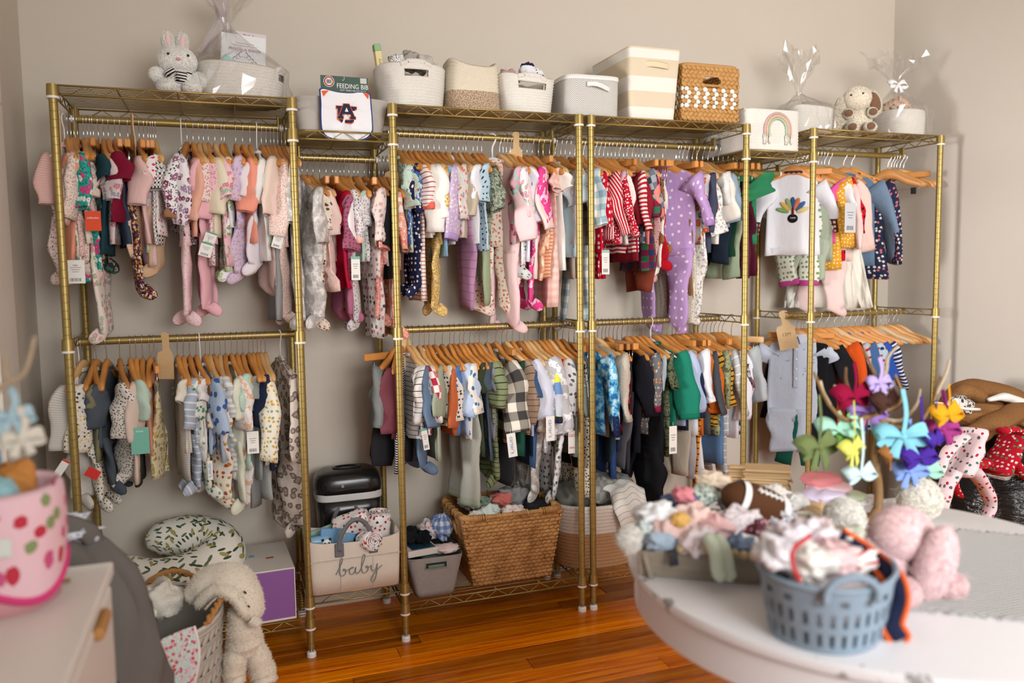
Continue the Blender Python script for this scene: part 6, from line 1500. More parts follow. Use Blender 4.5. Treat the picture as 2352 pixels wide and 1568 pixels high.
# football hat
fh = thing('football_hat', 'brown knitted football hat with white stripes on the tray', 'hat', onray(1742, 1162, -1.42), 0); fh.rotation_euler = (0, .42, -.25)
M_FOOT = fab('rib:5a3a26'); rows = []
for u in np.linspace(-1, 1, 15): k = math.sqrt(max(.02, 1-abs(u)**2.2)); a = np.linspace(0, 2*PI, 24, endpoint=False); rows.append(np.c_[np.full(24, u*.088), .05*k*np.cos(a), .044*k*np.sin(a)])
MB().loft(rows, True, True).obj('crown', M_FOOT, fh)
for u in (-.55, .5):
    k = math.sqrt(1-abs(u)**2.2)*1.02; a = np.linspace(0, 2*PI, 24, endpoint=False); MB().loft([np.c_[np.full(24, u*.088+dx), (.0515)*k*np.cos(a), .0455*k*np.sin(a)] for dx in (-.007, .007)]).obj('stripe_band', fab('plain:f0eeec'), fh)
MB().tube([(-.03, -.03, .036), (.03, -.03, .036)], .0025, 6).obj('lace', M_COTTON, fh)
for k in range(5): MB().box((-.024+k*.012, -.03, .037), (.003, .018, .004), rotm(.5, 0, 0)).obj('lace', M_COTTON, fh)
# pom-pom, beads, little mint socks
def fluffball(label, c, r, mat, n, fl, seed, name='pompom', cat='pompom'):
    mb = MB().ball((0, 0, 0), r, 18, 12); o_ = mb.obj(name, mat); o_.location = c; tag(o_, label, cat); fur(o_, mb, n, fl, mat, seed, .0011); return o_
fluffball('fluffy white pom-pom hanging at the left of the tray', onray(1447, 1238, -1.47), .026, M_FW, 3500, .018, 7)
gar = thing('bead_garland', 'natural wooden bead garland along the front of the tray', 'garland', (0, 0, 0), 0)
M_BEAD = wood_mat('bead_wood', 'b9a27c', 'd3bf9c', 30, .6); me_bead = MB().ball((0, 0, 0), .0085, 12, 8).mesh('bead', M_BEAD)
for k in range(17):
    u = k/16; c2 = A+d1*(TL*(.2+.8*u))-d2*.016; link_mesh('bead', me_bead, gar, (c2[0], c2[1], ZB+.066+.005*math.sin(u*9)))
tas = MB(); c2 = A+d1*TL*.16-d2*.02
for k in range(7): tas.tube([(c2[0]+.002*k-.006, c2[1], ZB+.064), (c2[0]+.003*k-.009, c2[1]-.004, ZB+.035)], .0016, 5)
o = tas.obj('tassel', plain('3a3a40', .8), gar); o['kind'] = 'stuff'
sk = thing('baby_socks', 'pair of mint green socks hanging over the tray front', 'socks', (0, 0, 0), 0)
for s in (0, 1):
    b = onray(1638+22*s, 1255, -1.60); MB().tube(smoothpath([b+[0, .02, .012], b, b+[.002, -.008, -.02], b+[.004, -.012, -.045], b+[.01, -.02, -.058]], 14), [.011, .012, .012, .0125, .0125, .0125, .0125, .0125, .013, .013, .013, .0125, .011, .006], 10).obj('sock', fab('plain:cfdcc9'), sk)
# ------------------------------------------------------------------ blue plastic basket with bibs
M_PLB = plain('8ba0b2', .5, name='blue_grey_plastic'); bc = np.array([1.616, -1.798])
bk = thing('plastic_basket', 'oval blue grey plastic basket with slotted sides at table edge', 'basket', (bc[0], bc[1], ZB), .55)
NB = 96; zs = np.array([0, .004, .012, .022, .034, .046, .056, .068, .08, .09, .1, .108])
rows = [sring((.082+.018*(z_/.108)**.7)*1.18, (.082+.018*(z_/.108)**.7)*1.02, z_, NB, 2.2) for z_ in zs]
fa = -.25
def sk2(i, j):
    return (i in (2, 3, 5, 6)) and j % 3 == 0 or (i == 8 and j % 6 in (2, 3))
MB().loft(rows, True, skip=sk2).obj('slotted_wall', M_PLB, bk)
MB().loft([r_*[.97, .965, 1]+[0, 0, .001] for r_ in rows[::-1]], False, True, skip=lambda i, j: sk2(len(rows)-2-i, j)).obj('inner_wall', M_PLB, bk)
MB().tube(np.vstack([rows[-1], rows[-1][:1]]), .0045, 8).obj('rim', M_PLB, bk)
for a0 in (PI+PI/2*.0-.55-1.05+PI/2, ):
    pass
for an in (-2.42, .72):
    c_ = np.array([.124*math.cos(an), .101*math.sin(an), .1]); T = np.array([-math.sin(an), math.cos(an), 0]); U = np.array([math.cos(an)*.12, math.sin(an)*.12, 1])
    MB().tube([c_+T*.04*math.cos(q)+U*(.002+.03*math.sin(q)) for q in np.linspace(-.35, PI+.35, 20)], .0065, 8).obj('handle', M_PLB, bk)
BIB = [(1790, 1270, -1.80, (.045, .04, .03), 'plain:eeecf2', 'white ruffled bib at the left of the plastic basket'), (1815, 1235, -1.77, (.05, .04, .03), 'print:e6e2ea,b9c3d6,d9b3ba,50', 'white printed bib at the back of the plastic basket'), (1870, 1225, -1.75, (.055, .045, .032), 'print:ecdfe0,d98a90,a9b3c9,36', 'white and pink floral bib on the plastic basket'),
       (1855, 1290, -1.83, (.045, .04, .035), 'plain:efebe6', 'ivory bib with red edge in the plastic basket'), (1905, 1280, -1.81, (.05, .04, .032), 'plain:e7c5c8', 'pink and grey bib in the middle of plastic basket'), (1950, 1290, -1.79, (.045, .04, .03), 'stripe:e2dfdd,b0383c,.02,.2', 'white and red striped bib at the right of plastic basket'), (1930, 1240, -1.72, (.05, .04, .028), 'print:d6d9cc,9aa68a,50', 'pale sage bib behind the orange binding')]
for k, (px, py, Y, r, sp_, lb) in enumerate(BIB): lump('folded_bib', lb, 'bib', onray(px, py, Y), r, fab(sp_), 260+k, .22, rot=(.1, .15, .5*k), group='bibs in the plastic basket')
lump('folded_bib', 'grey jersey bib at the bottom of the plastic basket', 'bib', (bc[0], bc[1], ZB+.05), (.075, .065, .045), fab('plain:d6d3d8'), 270, .1, group='bibs in the plastic basket')
m_ = MB(); m_.tube(smoothpath([onray(x, y_, Y) for x, y_, Y in ((1862, 1228, -1.83), (1822, 1262, -1.86), (1822, 1300, -1.87), (1838, 1335, -1.875))], 20), .0035, 6); o = m_.obj('bib_binding', plain('c8242c', .8)); tag(o, 'red binding of a bib curling over the plastic basket', 'bib binding')
ob = thing('sports_bib_strap', 'navy bib strap with orange binding hanging off the plastic basket', 'bib', (0, 0, 0), 0)
pth = smoothpath([onray(x, y_, Y) for x, y_, Y in ((1925, 1232, -1.74), (1985, 1270, -1.77), (2042, 1315, -1.84), (2062, 1370, -1.865), (2048, 1430, -1.872), (2068, 1468, -1.878))], 26)
m_ = MB(); ribbon(m_, pth, .030, (.6, -.3, .4), .0016); m_.obj('strap', fab('plain:262c48'), ob)
T = np.gradient(pth, axis=0); T /= np.linalg.norm(T, axis=1)[:, None]; wd = np.array([.6, -.3, .4]); side = np.array([wd-t_*(wd @ t_) for t_ in T]); side /= np.linalg.norm(side, axis=1)[:, None]
loop = np.vstack([pth+side*.015, (pth+side*.015)[-1:]*.5+(pth-side*.015)[-1:]*.5+T[-1]*.012, (pth-side*.015)[::-1]])
MB().tube(loop, .0042, 6).obj('orange_binding', fab('plain:e2642a'), ob)
# ------------------------------------------------------------------ pink plush rabbit
M_FP = fluff('pink_plush', 'f8dadc'); c_ = atz(2098, 1375, ZB)
pr_ = thing('plush_rabbit', 'fluffy pink plush rabbit slumped on the white table', 'plush toy', (c_[0], c_[1]+.03, ZB), -.4, 'plush animals')
for nm, pos, r, rot in (('body', (-.028, .02, .055), (.062, .055, .056), (0, .2, 0)), ('head', (.0, -.0, .11), (.055, .05, .048), (0, 0, 0)), ('ear', (.038, -.045, .068), (.034, .026, .078), (.25, .12, 0)), ('ear', (.055, .03, .075), (.024, .02, .06), (-.2, -.3, 0)), ('leg', (.075, -.02, .022), (.036, .026, .024), (0, .1, .3)), ('arm', (-.07, -.03, .05), (.035, .028, .028), (0, .4, .3)), ('leg', (-.02, -.055, .024), (.03, .034, .025), (0, 0, .1))):
    mb = MB().ball((0, 0, 0), r, 20, 14, rot=rotm(*rot)); mb.xf(np.array(Matrix.Translation(pos))); o_ = mb.obj(nm, M_FP, pr_); fur(o_, mb, 6500, .016, M_FP, len(nm)+int(abs(pos[0])*900), .0007)
# ------------------------------------------------------------------ white lattice mat
P0, P1, P2_, P3 = [np.array(x) for x in ((1.775, -1.79), (2.245, -1.50), (2.36, -1.60), (1.95, -1.92))]
mt = MB(); nA, nB = 38, 14
def bl(u, v): q = (P0*(1-u)+P1*u)*(1-v)+(P3*(1-u)+P2_*u)*v; return np.array([q[0], q[1], ZB+.003])
inside = lambda p_: np.hypot(p_[0]-TC[0], p_[1]-TC[1]) < TR-.012
for k in range(-nB, nA+1):
    for sgn in (1, -1):
        pts = []
        for s_ in np.linspace(0, 1, 12):
            u = (k+(nB*s_ if sgn > 0 else nB*(1-s_)))/nA
            if 0 <= u <= 1:
                b_ = bl(u, s_)
                if inside(b_): pts.append(b_+[0, 0, .0006*sgn])
        if len(pts) > 1: mt.tube(pts, .0019, 4)
o = mt.obj('lattice_mat', plain('b9b8b6', .5, name='lattice_white')); tag(o, 'pale lattice mat lying on the right of the white table', 'mat', kind=None)
# ------------------------------------------------------------------ kraft tags, folded clothes, fluffy things behind
M_KRAFT = plain('c9a67a', .75, name='kraft_card')
def kraft(c, rz, k):
    pts = [(-.07, -.038), (.045, -.038), (.045, -.012), (.085, -.012), (.085, .012), (.045, .012), (.045, .038), (-.07, .038)]; P = np.array(pts); n = len(P)
    V = np.vstack([np.c_[P, np.zeros(n)], np.c_[P, np.full(n, .0028)]]); F = [tuple(range(n-1, -1, -1)), tuple(range(n, 2*n))]+[(i, (i+1) % n, (i+1) % n+n, i+n) for i in range(n)]
    o_ = MB().add(V, F, V[:, :2]).obj('size_divider', M_PLY if k % 2 else M_KRAFT, smooth=False); o_.location = c; o_.rotation_euler = (0, 0, rz)
    tag(o_, f'thin wooden size divider, {ORD[k]} from the bottom of the stack on table', 'size divider', 'stacked size dividers'); return o_
kc = atz(1760, 1132, ZB); 
for k in range(16): kraft((kc[0]+rnd.uniform(-.006, .006), kc[1]+.02+rnd.uniform(-.006, .006), ZB+.001+k*.0042), 2.55+rnd.uniform(-.08, .08), k)
BK = [(1885, 1100, -1.2, (.055, .05, .018), 'plain:e68e92', 'coral pink folded cloth on the folded stack'), (1905, 1118, -1.22, (.06, .05, .016), 'plain:efc6cc', 'light pink folded cloth in the middle of folded stack'), (1890, 1135, -1.24, (.065, .05, .017), 'plain:dcd0ea', 'lavender folded cloth at the bottom of folded stack'), (1950, 1140, -1.22, (.05, .04, .014), 'plain:cfdcb8', 'pale green folded cloth behind the branch tree'),
      (1990, 1155, -1.24, (.05, .04, .02), 'print:efe9e6,d98a80,8fb3c9,40', 'white printed cloth beside the branch tree foot'), (2050, 1165, -1.26, (.05, .04, .022), 'plain:eceaea', 'white cloth behind the pink rabbit'), (1850, 1205, -1.38, (.05, .045, .03), 'plain:e3dccb', 'cream knitted bonnet right of the football hat')]
for k, (px, py, Y, r, sp_, lb) in enumerate(BK): lump('folded_garment', lb, 'garment', onray(px, py, Y), r, fab(sp_), 290+k, .08, group='folded clothes at the back of the table')
for k, (px, py, w, h) in enumerate(((1880, 1165, .07, .035), (1850, 1190, .06, .03))):
    c_ = atz(px, py, ZB); o = MB().box((0, 0, h/2), (w, .05, h), bev=.002).obj('kraft_box', M_KRAFT, smooth=False); o.location = c_; o.rotation_euler = (0, 0, .4+k); tag(o, ['small kraft box behind the white fluffy hat', 'small kraft box beside the football hat'][k], 'box')
c_ = atz(1938, 1235, ZB); fluffball('fluffy white hat in the middle of the table', (c_[0], c_[1], ZB+.045), .044, M_FW, 6000, .02, 8, 'fluffy_hat', 'hat')
c_ = atz(2120, 1200, ZB); fluffball('cream fluffy hat behind the pink rabbit', (c_[0]+.02, c_[1]+.03, ZB+.045), .05, fluff('ivory_plush', 'efeadf'), 6000, .018, 9, 'fluffy_hat', 'hat')
c_ = atz(1897, 1218, ZB); pc = thing('pine_cone', 'small brown pine cone beside the white fluffy hat', 'pine cone', (c_[0], c_[1], ZB+.016), 0); pc.rotation_euler = (1.2, .4, .3)
M_CONE = plain('5a3a2a', .8); me_sc = MB().box((.011, 0, 0), (.014, .008, .0025), rotm(0, -.5, 0), bev=.0008).mesh('scale', M_CONE, False)
MB().lathe([(.002, -.02), (.009, -.01), (.009, .008), (.002, .022)], 10).obj('core', M_CONE, pc)
for i in range(6):
    for j in range(8): o_ = link_mesh('scale', me_sc, pc, (0, 0, -.017+.0065*i), (0, 0, j*PI/4+i*.39)); o_.scale = [(.7, .95, 1.05, 1., .8, .55)[i]]*3
# ------------------------------------------------------------------ branch tree with hair bows
BT = -1.37; tr0 = atz(2016, 1195, ZB)
tree = thing('branch_stand', 'twisted branch stand hung with ribbon hair bows on table', 'branch stand', (0, 0, 0), 0)
MB().lathe([(.045, 0), (.045, .006), (.02, .012), (.012, .03)], 20, c=(tr0[0], tr0[1], ZB)).obj('foot', M_BARKD, tree)
ty = tr0[1]; tk = [np.array([tr0[0], ty, ZB+.02])]+[aty(x, y_, ty+dy) for x, y_, dy in ((2018, 1120, .005), (2010, 1050, -.004), (2018, 990, .003), (2014, 950, 0))]
MB().tube(smoothpath(tk, 24), np.linspace(.0105, .008, 24), 9).obj('trunk', M_BARKD, tree)
TIPS = [((2014, 950, 0), (1950, 965, -.03), (1905, 930, -.05), (1869, 855, -.06)), ((1905, 930, -.05), (1890, 900, -.04), (1884, 874, -.03)), ((2014, 955, 0), (1970, 925, .02), (1945, 880, .03), (1943, 843, .03)), ((1990, 940, .01), (1940, 915, .03), (1916, 884, .04)), ((2014, 950, 0), (2020, 890, 0), (2000, 840, -.01), (1982, 800, -.02)),
        ((2020, 890, 0), (2035, 850, .01), (2040, 820, .02), (2062, 794, .02)), ((2014, 950, 0), (2060, 930, -.02), (2070, 900, -.03), (2056, 860, -.03)), ((2014, 960, 0), (2070, 965, .02), (2105, 930, .03), (2114, 893, .03)), ((2014, 962, 0), (2090, 985, -.03), (2140, 930, -.05), (2160, 864, -.05)), ((2150, 905, -.05), (2172, 860, -.06), (2181, 826, -.06))]
for k, b_ in enumerate(TIPS): P = smoothpath([aty(x, y_, ty+dy) for x, y_, dy in b_], 18); MB().tube(P, np.linspace(.0062 if len(b_) > 3 else .005, .003, 18), 7).obj('branch', M_BARK if k % 2 else M_BARKD, tree)
BOWS = [(1881, 1026, -.05, '6f7d4e', 'olive green', .046, 120, .3), (1925, 985, -.02, 'a9ddc6', 'mint green', .04, 40, -.2), (1960, 1030, -.05, 'dede6c', 'lemon yellow', .036, 110, .5), (1962, 912, -.01, '8f0f38', 'crimson', .046, 80, .2), (1993, 945, .0, '9a78be', 'lilac purple', .036, 60, -.4), (2040, 925, -.02, '4a3028', 'dark chocolate brown', .042, 60, .4),
        (2074, 1003, -.05, '86c9dc', 'sky blue', .044, 110, -.3), (2114, 1050, -.05, '4a2c96', 'deep purple', .046, 140, .2), (2090, 1082, -.03, '86a3e0', 'periwinkle blue', .036, 120, 0), (2178, 952, -.05, 'e0a020', 'golden yellow', .044, 70, .3), (2166, 985, -.03, 'a03a80', 'magenta', .034, 90, -.2), (1978, 1090, -.04, 'c9dfe2', 'pale ice blue', .036, 130, .2),
        (2046, 1040, -.02, 'a06a3a', 'caramel brown', .036, 70, .6), (2130, 1085, .0, 'a3d3c0', 'seafoam green', .036, 110, .1), (2020, 880, -.02, 'b9a6dc', 'pale lavender', .026, 60, 0), (2150, 1010, -.06, '4a2f9a', 'indigo violet', .032, 90, .5), (1948, 1000, 0., '8ccf6a', 'fresh green', .026, 50, .1)]
for k, (px, py, dy, cc, nm, s_, hg, rz) in enumerate(BOWS):
    c_ = aty(px, py, ty+dy); up_ = aty(px, py-hg, ty+dy)-c_
    g = thing('hair_bow', nm+' ribbon hair bow hanging on the branch stand', 'bow', c_, rz, 'hair bows on the branch stand'); bow_parts(g, s_*1.3, fab('plain:'+cc), k % 2 == 0, up_, k)
# ================================================================== pile at the right end
t = NT('black_bag_plastic'); oc = t.coord('Object'); n1 = t.noise(t.mapping(oc, (3, 3, 14)), 3, 4, .6)
M_TRASH = t.set(lin('0b0b0c'), .22, normal=t.bump(n1.outputs[0], .5, .02), spec=.6)
rs = np.random.RandomState(3); rows = []
for u, k in ((0, .9), (.08, 1.04), (.35, 1.08), (.6, 1.03), (.8, .9), (.93, .6), (1., .1)):
    a = np.linspace(0, 2*PI, 60, endpoint=False); w = 1+.035*np.sin(7*a+u*9)+.03*np.sin(13*a-u*17)+.012*rs.randn(60)
    rows.append(np.c_[3.645+.235*k*np.cos(a)*w, -.42+.33*k*np.sin(a)*w, .70*u+.01*rs.randn(60)*u*(1-u)*4])
o = MB().loft(rows, True, True).obj('trash_bag', M_TRASH); tag(o, 'full black plastic bag under the clothes by the right wall', 'plastic bag')
M_TEDDY = fab('sherpa:8a5f38,a87a4c')
tc_ = thing('teddy_coat', 'brown teddy fleece coat thrown over the black bag', 'coat', (0, 0, 0), 0)
def sausage(nm, pts, r, mat, parent, fl=(1, .7), n=22):
    P = smoothpath(pts, n); u = np.linspace(0, 1, n); rr = np.interp(u, np.linspace(0, 1, len(r)), r)*(1+.06*np.sin(u*17)); return MB().tube(P, rr, 14, flat=fl).obj(nm, mat, parent)
sausage('back_panel', [aty(2160, 945, -.3), aty(2210, 905, -.32), aty(2280, 905, -.36), aty(2360, 935, -.42)], [.03, .075, .08, .07], M_TEDDY, tc_)
sausage('sleeve', [aty(2345, 940, -.5), aty(2300, 965, -.54), aty(2260, 985, -.56), aty(2232, 1008, -.57)], [.05, .055, .05, .045], M_TEDDY, tc_)
sausage('hood', [aty(2180, 925, -.36), aty(2215, 900, -.4), aty(2255, 915, -.42)], [.03, .05, .04], M_TEDDY, tc_)
sausage('lining', [aty(2270, 918, -.47), aty(2310, 912, -.48), aty(2360, 930, -.5)], [.01, .025, .025], fab('plain:e6e3e0'), tc_)
lump('fold', None, None, aty(2250, 950, -.42), (.14, .1, .06), M_TEDDY, 330, .12, parent=tc_)
lump('fold', None, None, aty(2335, 962, -.45), (.1, .1, .06), M_TEDDY, 331, .12, parent=tc_)
def flat_sleeper(label, spec, trim, top, legs, arms, Y, w):
    g = thing('footed_sleeper', label, 'sleeper', (0, 0, 0), 0, 'sleepers on the pile by the right wall')
    sausage('body', [aty(x, y_, Y-.01*i) for i, (x, y_) in enumerate(top)], [w*.9, w, w*.95], fab(spec), g, (1, .35))
    for L in legs: sausage('leg', [aty(x, y_, Y-.03) for x, y_ in L], [w*.55, w*.48, w*.4, w*.3], fab(spec), g, (1, .5))
    for L in arms: sausage('sleeve', [aty(x, y_, Y-.03) for x, y_ in L], [w*.42, w*.36, w*.32], fab(spec), g, (1, .5))
    return g
flat_sleeper('pale pink holiday sleeper hanging over the black bag', 'print:e6cdd2,b02a3c,3f7a5c,5a5a60,17,.2', None, [(2235, 985), (2220, 1040), (2200, 1090)], [[(2190, 1080), (2172, 1120), (2165, 1165), (2172, 1200)], [(2235, 1080), (2262, 1120), (2275, 1160), (2262, 1190)]], [[(2215, 1000), (2175, 1040), (2155, 1090)]], -.68, .07)
flat_sleeper('red holiday sleeper with white holly print on the black bag', 'print:b8182c,e9dcd8,d9cfcc,4a8a5a,22,.24', None, [(2330, 1000), (2305, 1050), (2285, 1085)], [[(2325, 1060), (2345, 1085), (2362, 1100), (2375, 1110)], [(2265, 1060), (2200, 1080), (2190, 1110), (2205, 1140)]], [[(2300, 990), (2330, 985), (2360, 1000)]], -.66, .06)
hw = MB(); hw.tube(smoothpath([aty(2145, 925, -.6), aty(2185, 930, -.62), aty(2215, 938, -.62), aty(2250, 940, -.6)], 14), .006, 7); o = hw.obj('plastic_hanger', M_WPLAST); tag(o, 'white plastic hanger lying on the teddy coat pile', 'hanger')
MB().box(aty(2195, 925, -.615), (.03, .01, .03), rotm(0, .6, 0), bev=.004).obj('neck_clip', M_WPLAST, o, smooth=False)
lump('folded_garment', 'black and white leopard garment beside the teddy coat', 'garment', aty(2205, 930, -.45), (.06, .05, .04), fab('leopard:d9d4cc,26262a,5a5a5e,46'), 320, .15)
lump('folded_garment', 'grey knitted garment under the red holiday sleeper', 'garment', aty(2315, 1085, -.6), (.09, .05, .03), fab('heather:a9a9a6,cfcfcc'), 321, .1)
# ================================================================== tags, dividers and details on single garments
M_TAGW = plain('eceae4', .7, name='tag_card'); M_TAGT = plain('5a5a5c', .8, name='tag_print'); M_TAGB = plain('6f9ac4', .8, name='tag_blue')
def local(gkey, P):
    g, X, zr, yaw = GARM[gkey]; d = np.array(P)-np.array([X, RAILY, zr]); c, s = math.cos(-yaw), math.sin(-yaw)
    return g, np.array([c*d[0]-s*d[1], s*d[0]+c*d[1], d[2]]), yaw
def hang_tag(gkey, px, py, w, h, mat, words=(), tilt=0., Y=.03, bars=True, tm=None, strip=None):
    g, p_, yaw = local(gkey, aty(px, py, Y)); sc_ = abs(aty(px+1, py, Y)[0]-aty(px, py, Y)[0]); W_, H_ = w*sc_*.97, h*sc_*.97
    t_ = MB().box((0, 0, 0), (W_, .0012, H_), bev=.0005).obj('hang_tag', mat, g, smooth=False); t_.location = p_; t_.rotation_euler = (0, tilt, -yaw)
    for k, (s_, zz, sz, vert) in enumerate(words): text(s_, sz*H_, tm or M_TAGT, t_, (0, -.0012, zz*H_), (PI/2, PI/2 if vert else 0, 0), 'tag_lettering', ext=.0002)
    if bars:
        b_ = MB()
        for k in range(9): b_.box((-W_*.32+k*W_*.07, -.0009, -H_*.34), (W_*(.02+.02*((k*7) % 3)/2), .0006, H_*.14))
        for k in range(3): b_.box((0, -.0009, H_*(.18-.09*k)), (W_*(.6-.12*k), .0006, H_*.018))
        o_ = b_.obj('tag_print', M_TAGT, t_, smooth=False); o_['kind'] = 'stuff'
    if strip: MB().box((0, -.0009, H_*.44), (W_*.98, .0006, H_*.11)).obj('tag_strip', strip, t_, smooth=False)
    MB().tube([(0, 0, H_*.46), (0, .002, H_*.46+.02)], .0006, 4).obj('tag_string', M_TAGW, t_)
M_RED = plain('d22a20', .7); M_MINT = plain('74b7a4', .7); M_ORGT = plain('dc4a22', .7)
hang_tag(('A1', 1), 174, 624, 44, 62, M_TAGW, (('baby', .28, .1, 0),)); hang_tag(('A1', 6), 214, 507, 38, 52, M_ORGT, (('collection', .15, .14, 0),), tm=M_WHT, bars=False)
hang_tag(('A1', 26), 482, 548, 28, 34, M_TAGW, strip=plain('4f9a6a', .6), tilt=.35); hang_tag(('A1', 26), 473, 573, 30, 36, M_TAGW, strip=plain('4f9a6a', .6), tilt=.3, Y=.02); hang_tag(('A1', 38), 638, 553, 24, 36, M_TAGW, strip=plain('4a5a9a', .6), tilt=.3)
hang_tag(('T1', 9), 817, 616, 21, 56, M_TAGW, strip=plain('7ab0a0', .6)); hang_tag(('C1', 6), 1391, 602, 18, 52, M_TAGW, strip=plain('9ac0b4', .6))
hang_tag(('A2', 9), 322, 1012, 44, 70, M_MINT, (('Disney', .36, .09, 0),), tm=M_WHT, bars=False); hang_tag(('A2', 3), 213, 1087, 34, 26, M_RED, bars=False, tilt=.55, Y=0.); hang_tag(('A2', 1), 142, 1074, 20, 46, M_TAGW, strip=M_RED, tilt=.6, Y=.0, bars=False); hang_tag(('A2', 0), 149, 982, 14, 38, M_TAGW, (("carter's", 0, .2, 1),), bars=False, Y=.06)
hang_tag(('A2', 26), 581, 1016, 28, 56, M_TAGW); hang_tag(('A2', 28), 623, 1012, 24, 56, M_TAGW, tilt=-.2)
hang_tag(('A2', 18), 483, 1080, 12, 50, M_TAGW, (("carter's", 0, .24, 1),), tm=M_TAGB, bars=False)
hang_tag(('B2', 5), 977, 1008, 14, 52, M_TAGW, strip=M_MINT, tilt=-.12); hang_tag(('B2', 19), 1176, 1022, 21, 54, M_TAGW, (("carter's", 0, .24, 1),), tm=M_TAGB, bars=False, tilt=-.1, Y=-.01); hang_tag(('B2', 26), 1264, 984, 20, 55, M_TAGW, (("carter's", 0, .24, 1),), tm=M_TAGB, bars=False, Y=-.02, strip=None)
hang_tag(('B2', 31), 1313, 1015, 16, 50, M_TAGW, (('GIES', .28, .16, 0), ('100%', -.25, .12, 0)), bars=False, tm=M_RED); hang_tag(('C2', 13), 1546, 1010, 18, 58, M_TAGW, Y=-.02)
hang_tag('denim', 1953, 500, 26, 56, plain('c9ccd0', .6), bars=True, Y=-.0)

# plywood size dividers on the rails
dv = []
def divider(px, zr, yaw, label, words=(), tilt=0., w=.062, ln=.13):
    X = rail_x(px, zr); P = [(-.5*w, -.045-ln*.72), (.5*w, -.045-ln*.72), (.5*w, -.06), (.42*w, -.045), (.12*w, -.04), (.12*w, -.012), (.2*w, .004), (.17*w, .02), (-.05*w, .026), (-.28*w, .02), (-.28*w, -.03), (-.4*w, -.045), (-.5*w, -.06)]
    P = np.array([(y_*1.0, z_) for y_, z_ in P]); n = len(P); th = .0028
    V = np.vstack([np.c_[np.full(n, -th/2), P], np.c_[np.full(n, th/2), P]]); F = [tuple(range(n)), tuple(range(2*n-1, n-1, -1))]+[(i, i+n, (i+1) % n+n, (i+1) % n) for i in range(n)]
    o_ = MB().add(V, F, V[:, 1:]).obj('size_divider', M_PLY, smooth=False); o_.location = (X, RAILY-.015, zr); o_.rotation_euler = (tilt, 0, yaw); tag(o_, label, 'size divider', 'plywood size dividers on the rails')
    for s_, zz, sz in words: text(s_, sz, plain('8a6a3e', .8), o_, (-.0018, 0, zz), (PI/2, 0, -PI/2), 'engraved_size', ext=.0003)
    return o_
divider(140, ZRT, .1, 'plywood size divider at the left end of upper left rail'); divider(303, ZRT, .35, 'plywood size divider beside the wine red hooded dress')
divider(378, ZRL, 1.0, 'plywood size divider right of the rust striped bodysuit'); divider(172, ZRL, .12, 'plywood size divider at the left end of lower left rail')
divider(1180, ZRT, .75, 'plywood size divider above the hot pink sleeper'); divider(897, ZRW, .9, 'plywood size divider at the right end of narrow section rail')
divider(909, ZRL, -1.0, 'plywood size divider hanging askew beside the charcoal pants', tilt=.5, w=.08, ln=.16); divider(1793, ZRL, .9, 'plywood size divider in front of the light blue romper', (('12M', -.085, .022),), tilt=-.2, w=.08, ln=.15)

# turkey applique
g, X, zr, yaw = GARM['turkey']; xf = -.0155
for k, (a, cc) in enumerate(((-1.25, '7fa06a'), (-.8, 'd9b25a'), (-.38, '9ab07a'), (0., '3f5a8a'), (.38, 'd9825a'), (.8, '4a68a0'), (1.25, 'e3cf8a'))):
    MB().ball((xf-.004, -.045*math.sin(a)*1.0, -.275+.045*math.cos(a)), (.003, .0105, .028), 12, 10, rot=rotm(a, 0, 0)).obj('applique_feather', fab('plain:'+cc), g)
MB().ball((xf-.006, 0, -.298), (.004, .022, .02), 16, 10).obj('applique_body', fab('plain:1c1a1c'), g)
MB().ball((xf-.007, 0, -.268), (.003, .0055, .022), 10, 8).obj('applique_neck', fab('plain:7a2420'), g)
for k in range(3): MB().box((xf-.0105, -.008+.008*k, -.296), (.001, .0018, .008)).obj('applique_stitch', M_WHT, g)
MB().box((xf-.0105, 0, -.296), (.001, .024, .0018)).obj('applique_stitch', M_WHT, g)
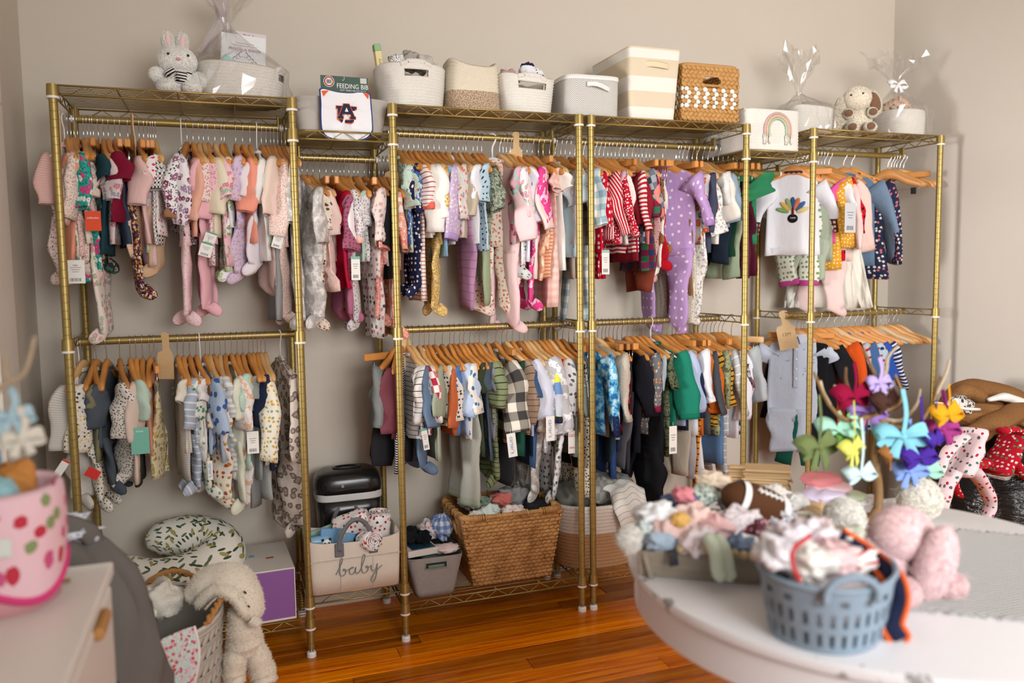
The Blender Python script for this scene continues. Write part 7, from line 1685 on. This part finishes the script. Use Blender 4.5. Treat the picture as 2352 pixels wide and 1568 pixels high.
# romper collar, placket and buttons
g, X, zr, yaw = GARM['romper']; mR = fab('vstripe:a9b6ca,c6cfdd,.004,.5')
for s in (-1, 1):
    P = [(-.012, s*.006, -.094), (-.015, s*.018, -.13), (-.016, s*.05, -.118), (-.013, s*.052, -.096)]; m_ = MB(); V = np.array(P); m_.add(np.vstack([V, V-[.003, 0, 0]]), [(0, 1, 2, 3), (7, 6, 5, 4), (0, 4, 5, 1), (1, 5, 6, 2), (2, 6, 7, 3), (3, 7, 4, 0)]); m_.obj('collar_flap', mR, g, smooth=False)
MB().box((-.0165, 0, -.23), (.003, .022, .2), bev=.001).obj('placket', mR, g, smooth=False)
for k in range(4): MB().lathe([(.0055, 0), (.0055, .0015), (.003, .002), (0, .002)], 12).xf(np.array(Matrix.Translation((-.018, 0, -.155-.045*k)) @ Matrix.Rotation(-PI/2, 4, 'Y'))).obj('button', plain('dfe3ea', .25), g)
rg = random.Random(4)
for k in range(14):
    y_, z_ = rg.choice((-1, 1))*rg.uniform(.03, .085), -rg.uniform(.15, .34); MB().box((-.0165, y_, z_), (.001, .008, .0016), rotm(rg.choice((0, 1.57)), 0, 0)).obj('printed_mark', plain('5f6c84', .8), g, smooth=False)
# denim jacket collar, pocket, buttons
g, X, zr, yaw = GARM['denim']; mD = fab('heather:4f6a86,6a849e')
for s in (-1, 1):
    V = np.array([(-.012, s*.004, -.092), (-.016, s*.016, -.135), (-.017, s*.056, -.125), (-.013, s*.05, -.095)]); MB().add(np.vstack([V, V-[.003, 0, 0]]), [(0, 1, 2, 3), (7, 6, 5, 4), (0, 4, 5, 1), (1, 5, 6, 2), (2, 6, 7, 3), (3, 7, 4, 0)]).obj('collar_flap', mD, g, smooth=False)
MB().box((-.016, 0, -.26), (.003, .024, .26), bev=.001).obj('placket', mD, g, smooth=False); MB().box((-.0155, -.06, -.22), (.003, .05, .055), bev=.001).obj('chest_pocket', mD, g, smooth=False)
for k in range(5): MB().ball((-.018, 0, -.15-.05*k), (.0015, .004, .004), 8, 6).obj('button', M_STEEL, g)
# lavender sleeper zip and badge
g, X, zr, yaw = GARM['lav']; MB().box((-.015, 0, -.25), (.0025, .006, .3), bev=.0008).obj('zip', fab('plain:a987bd'), g, smooth=False)
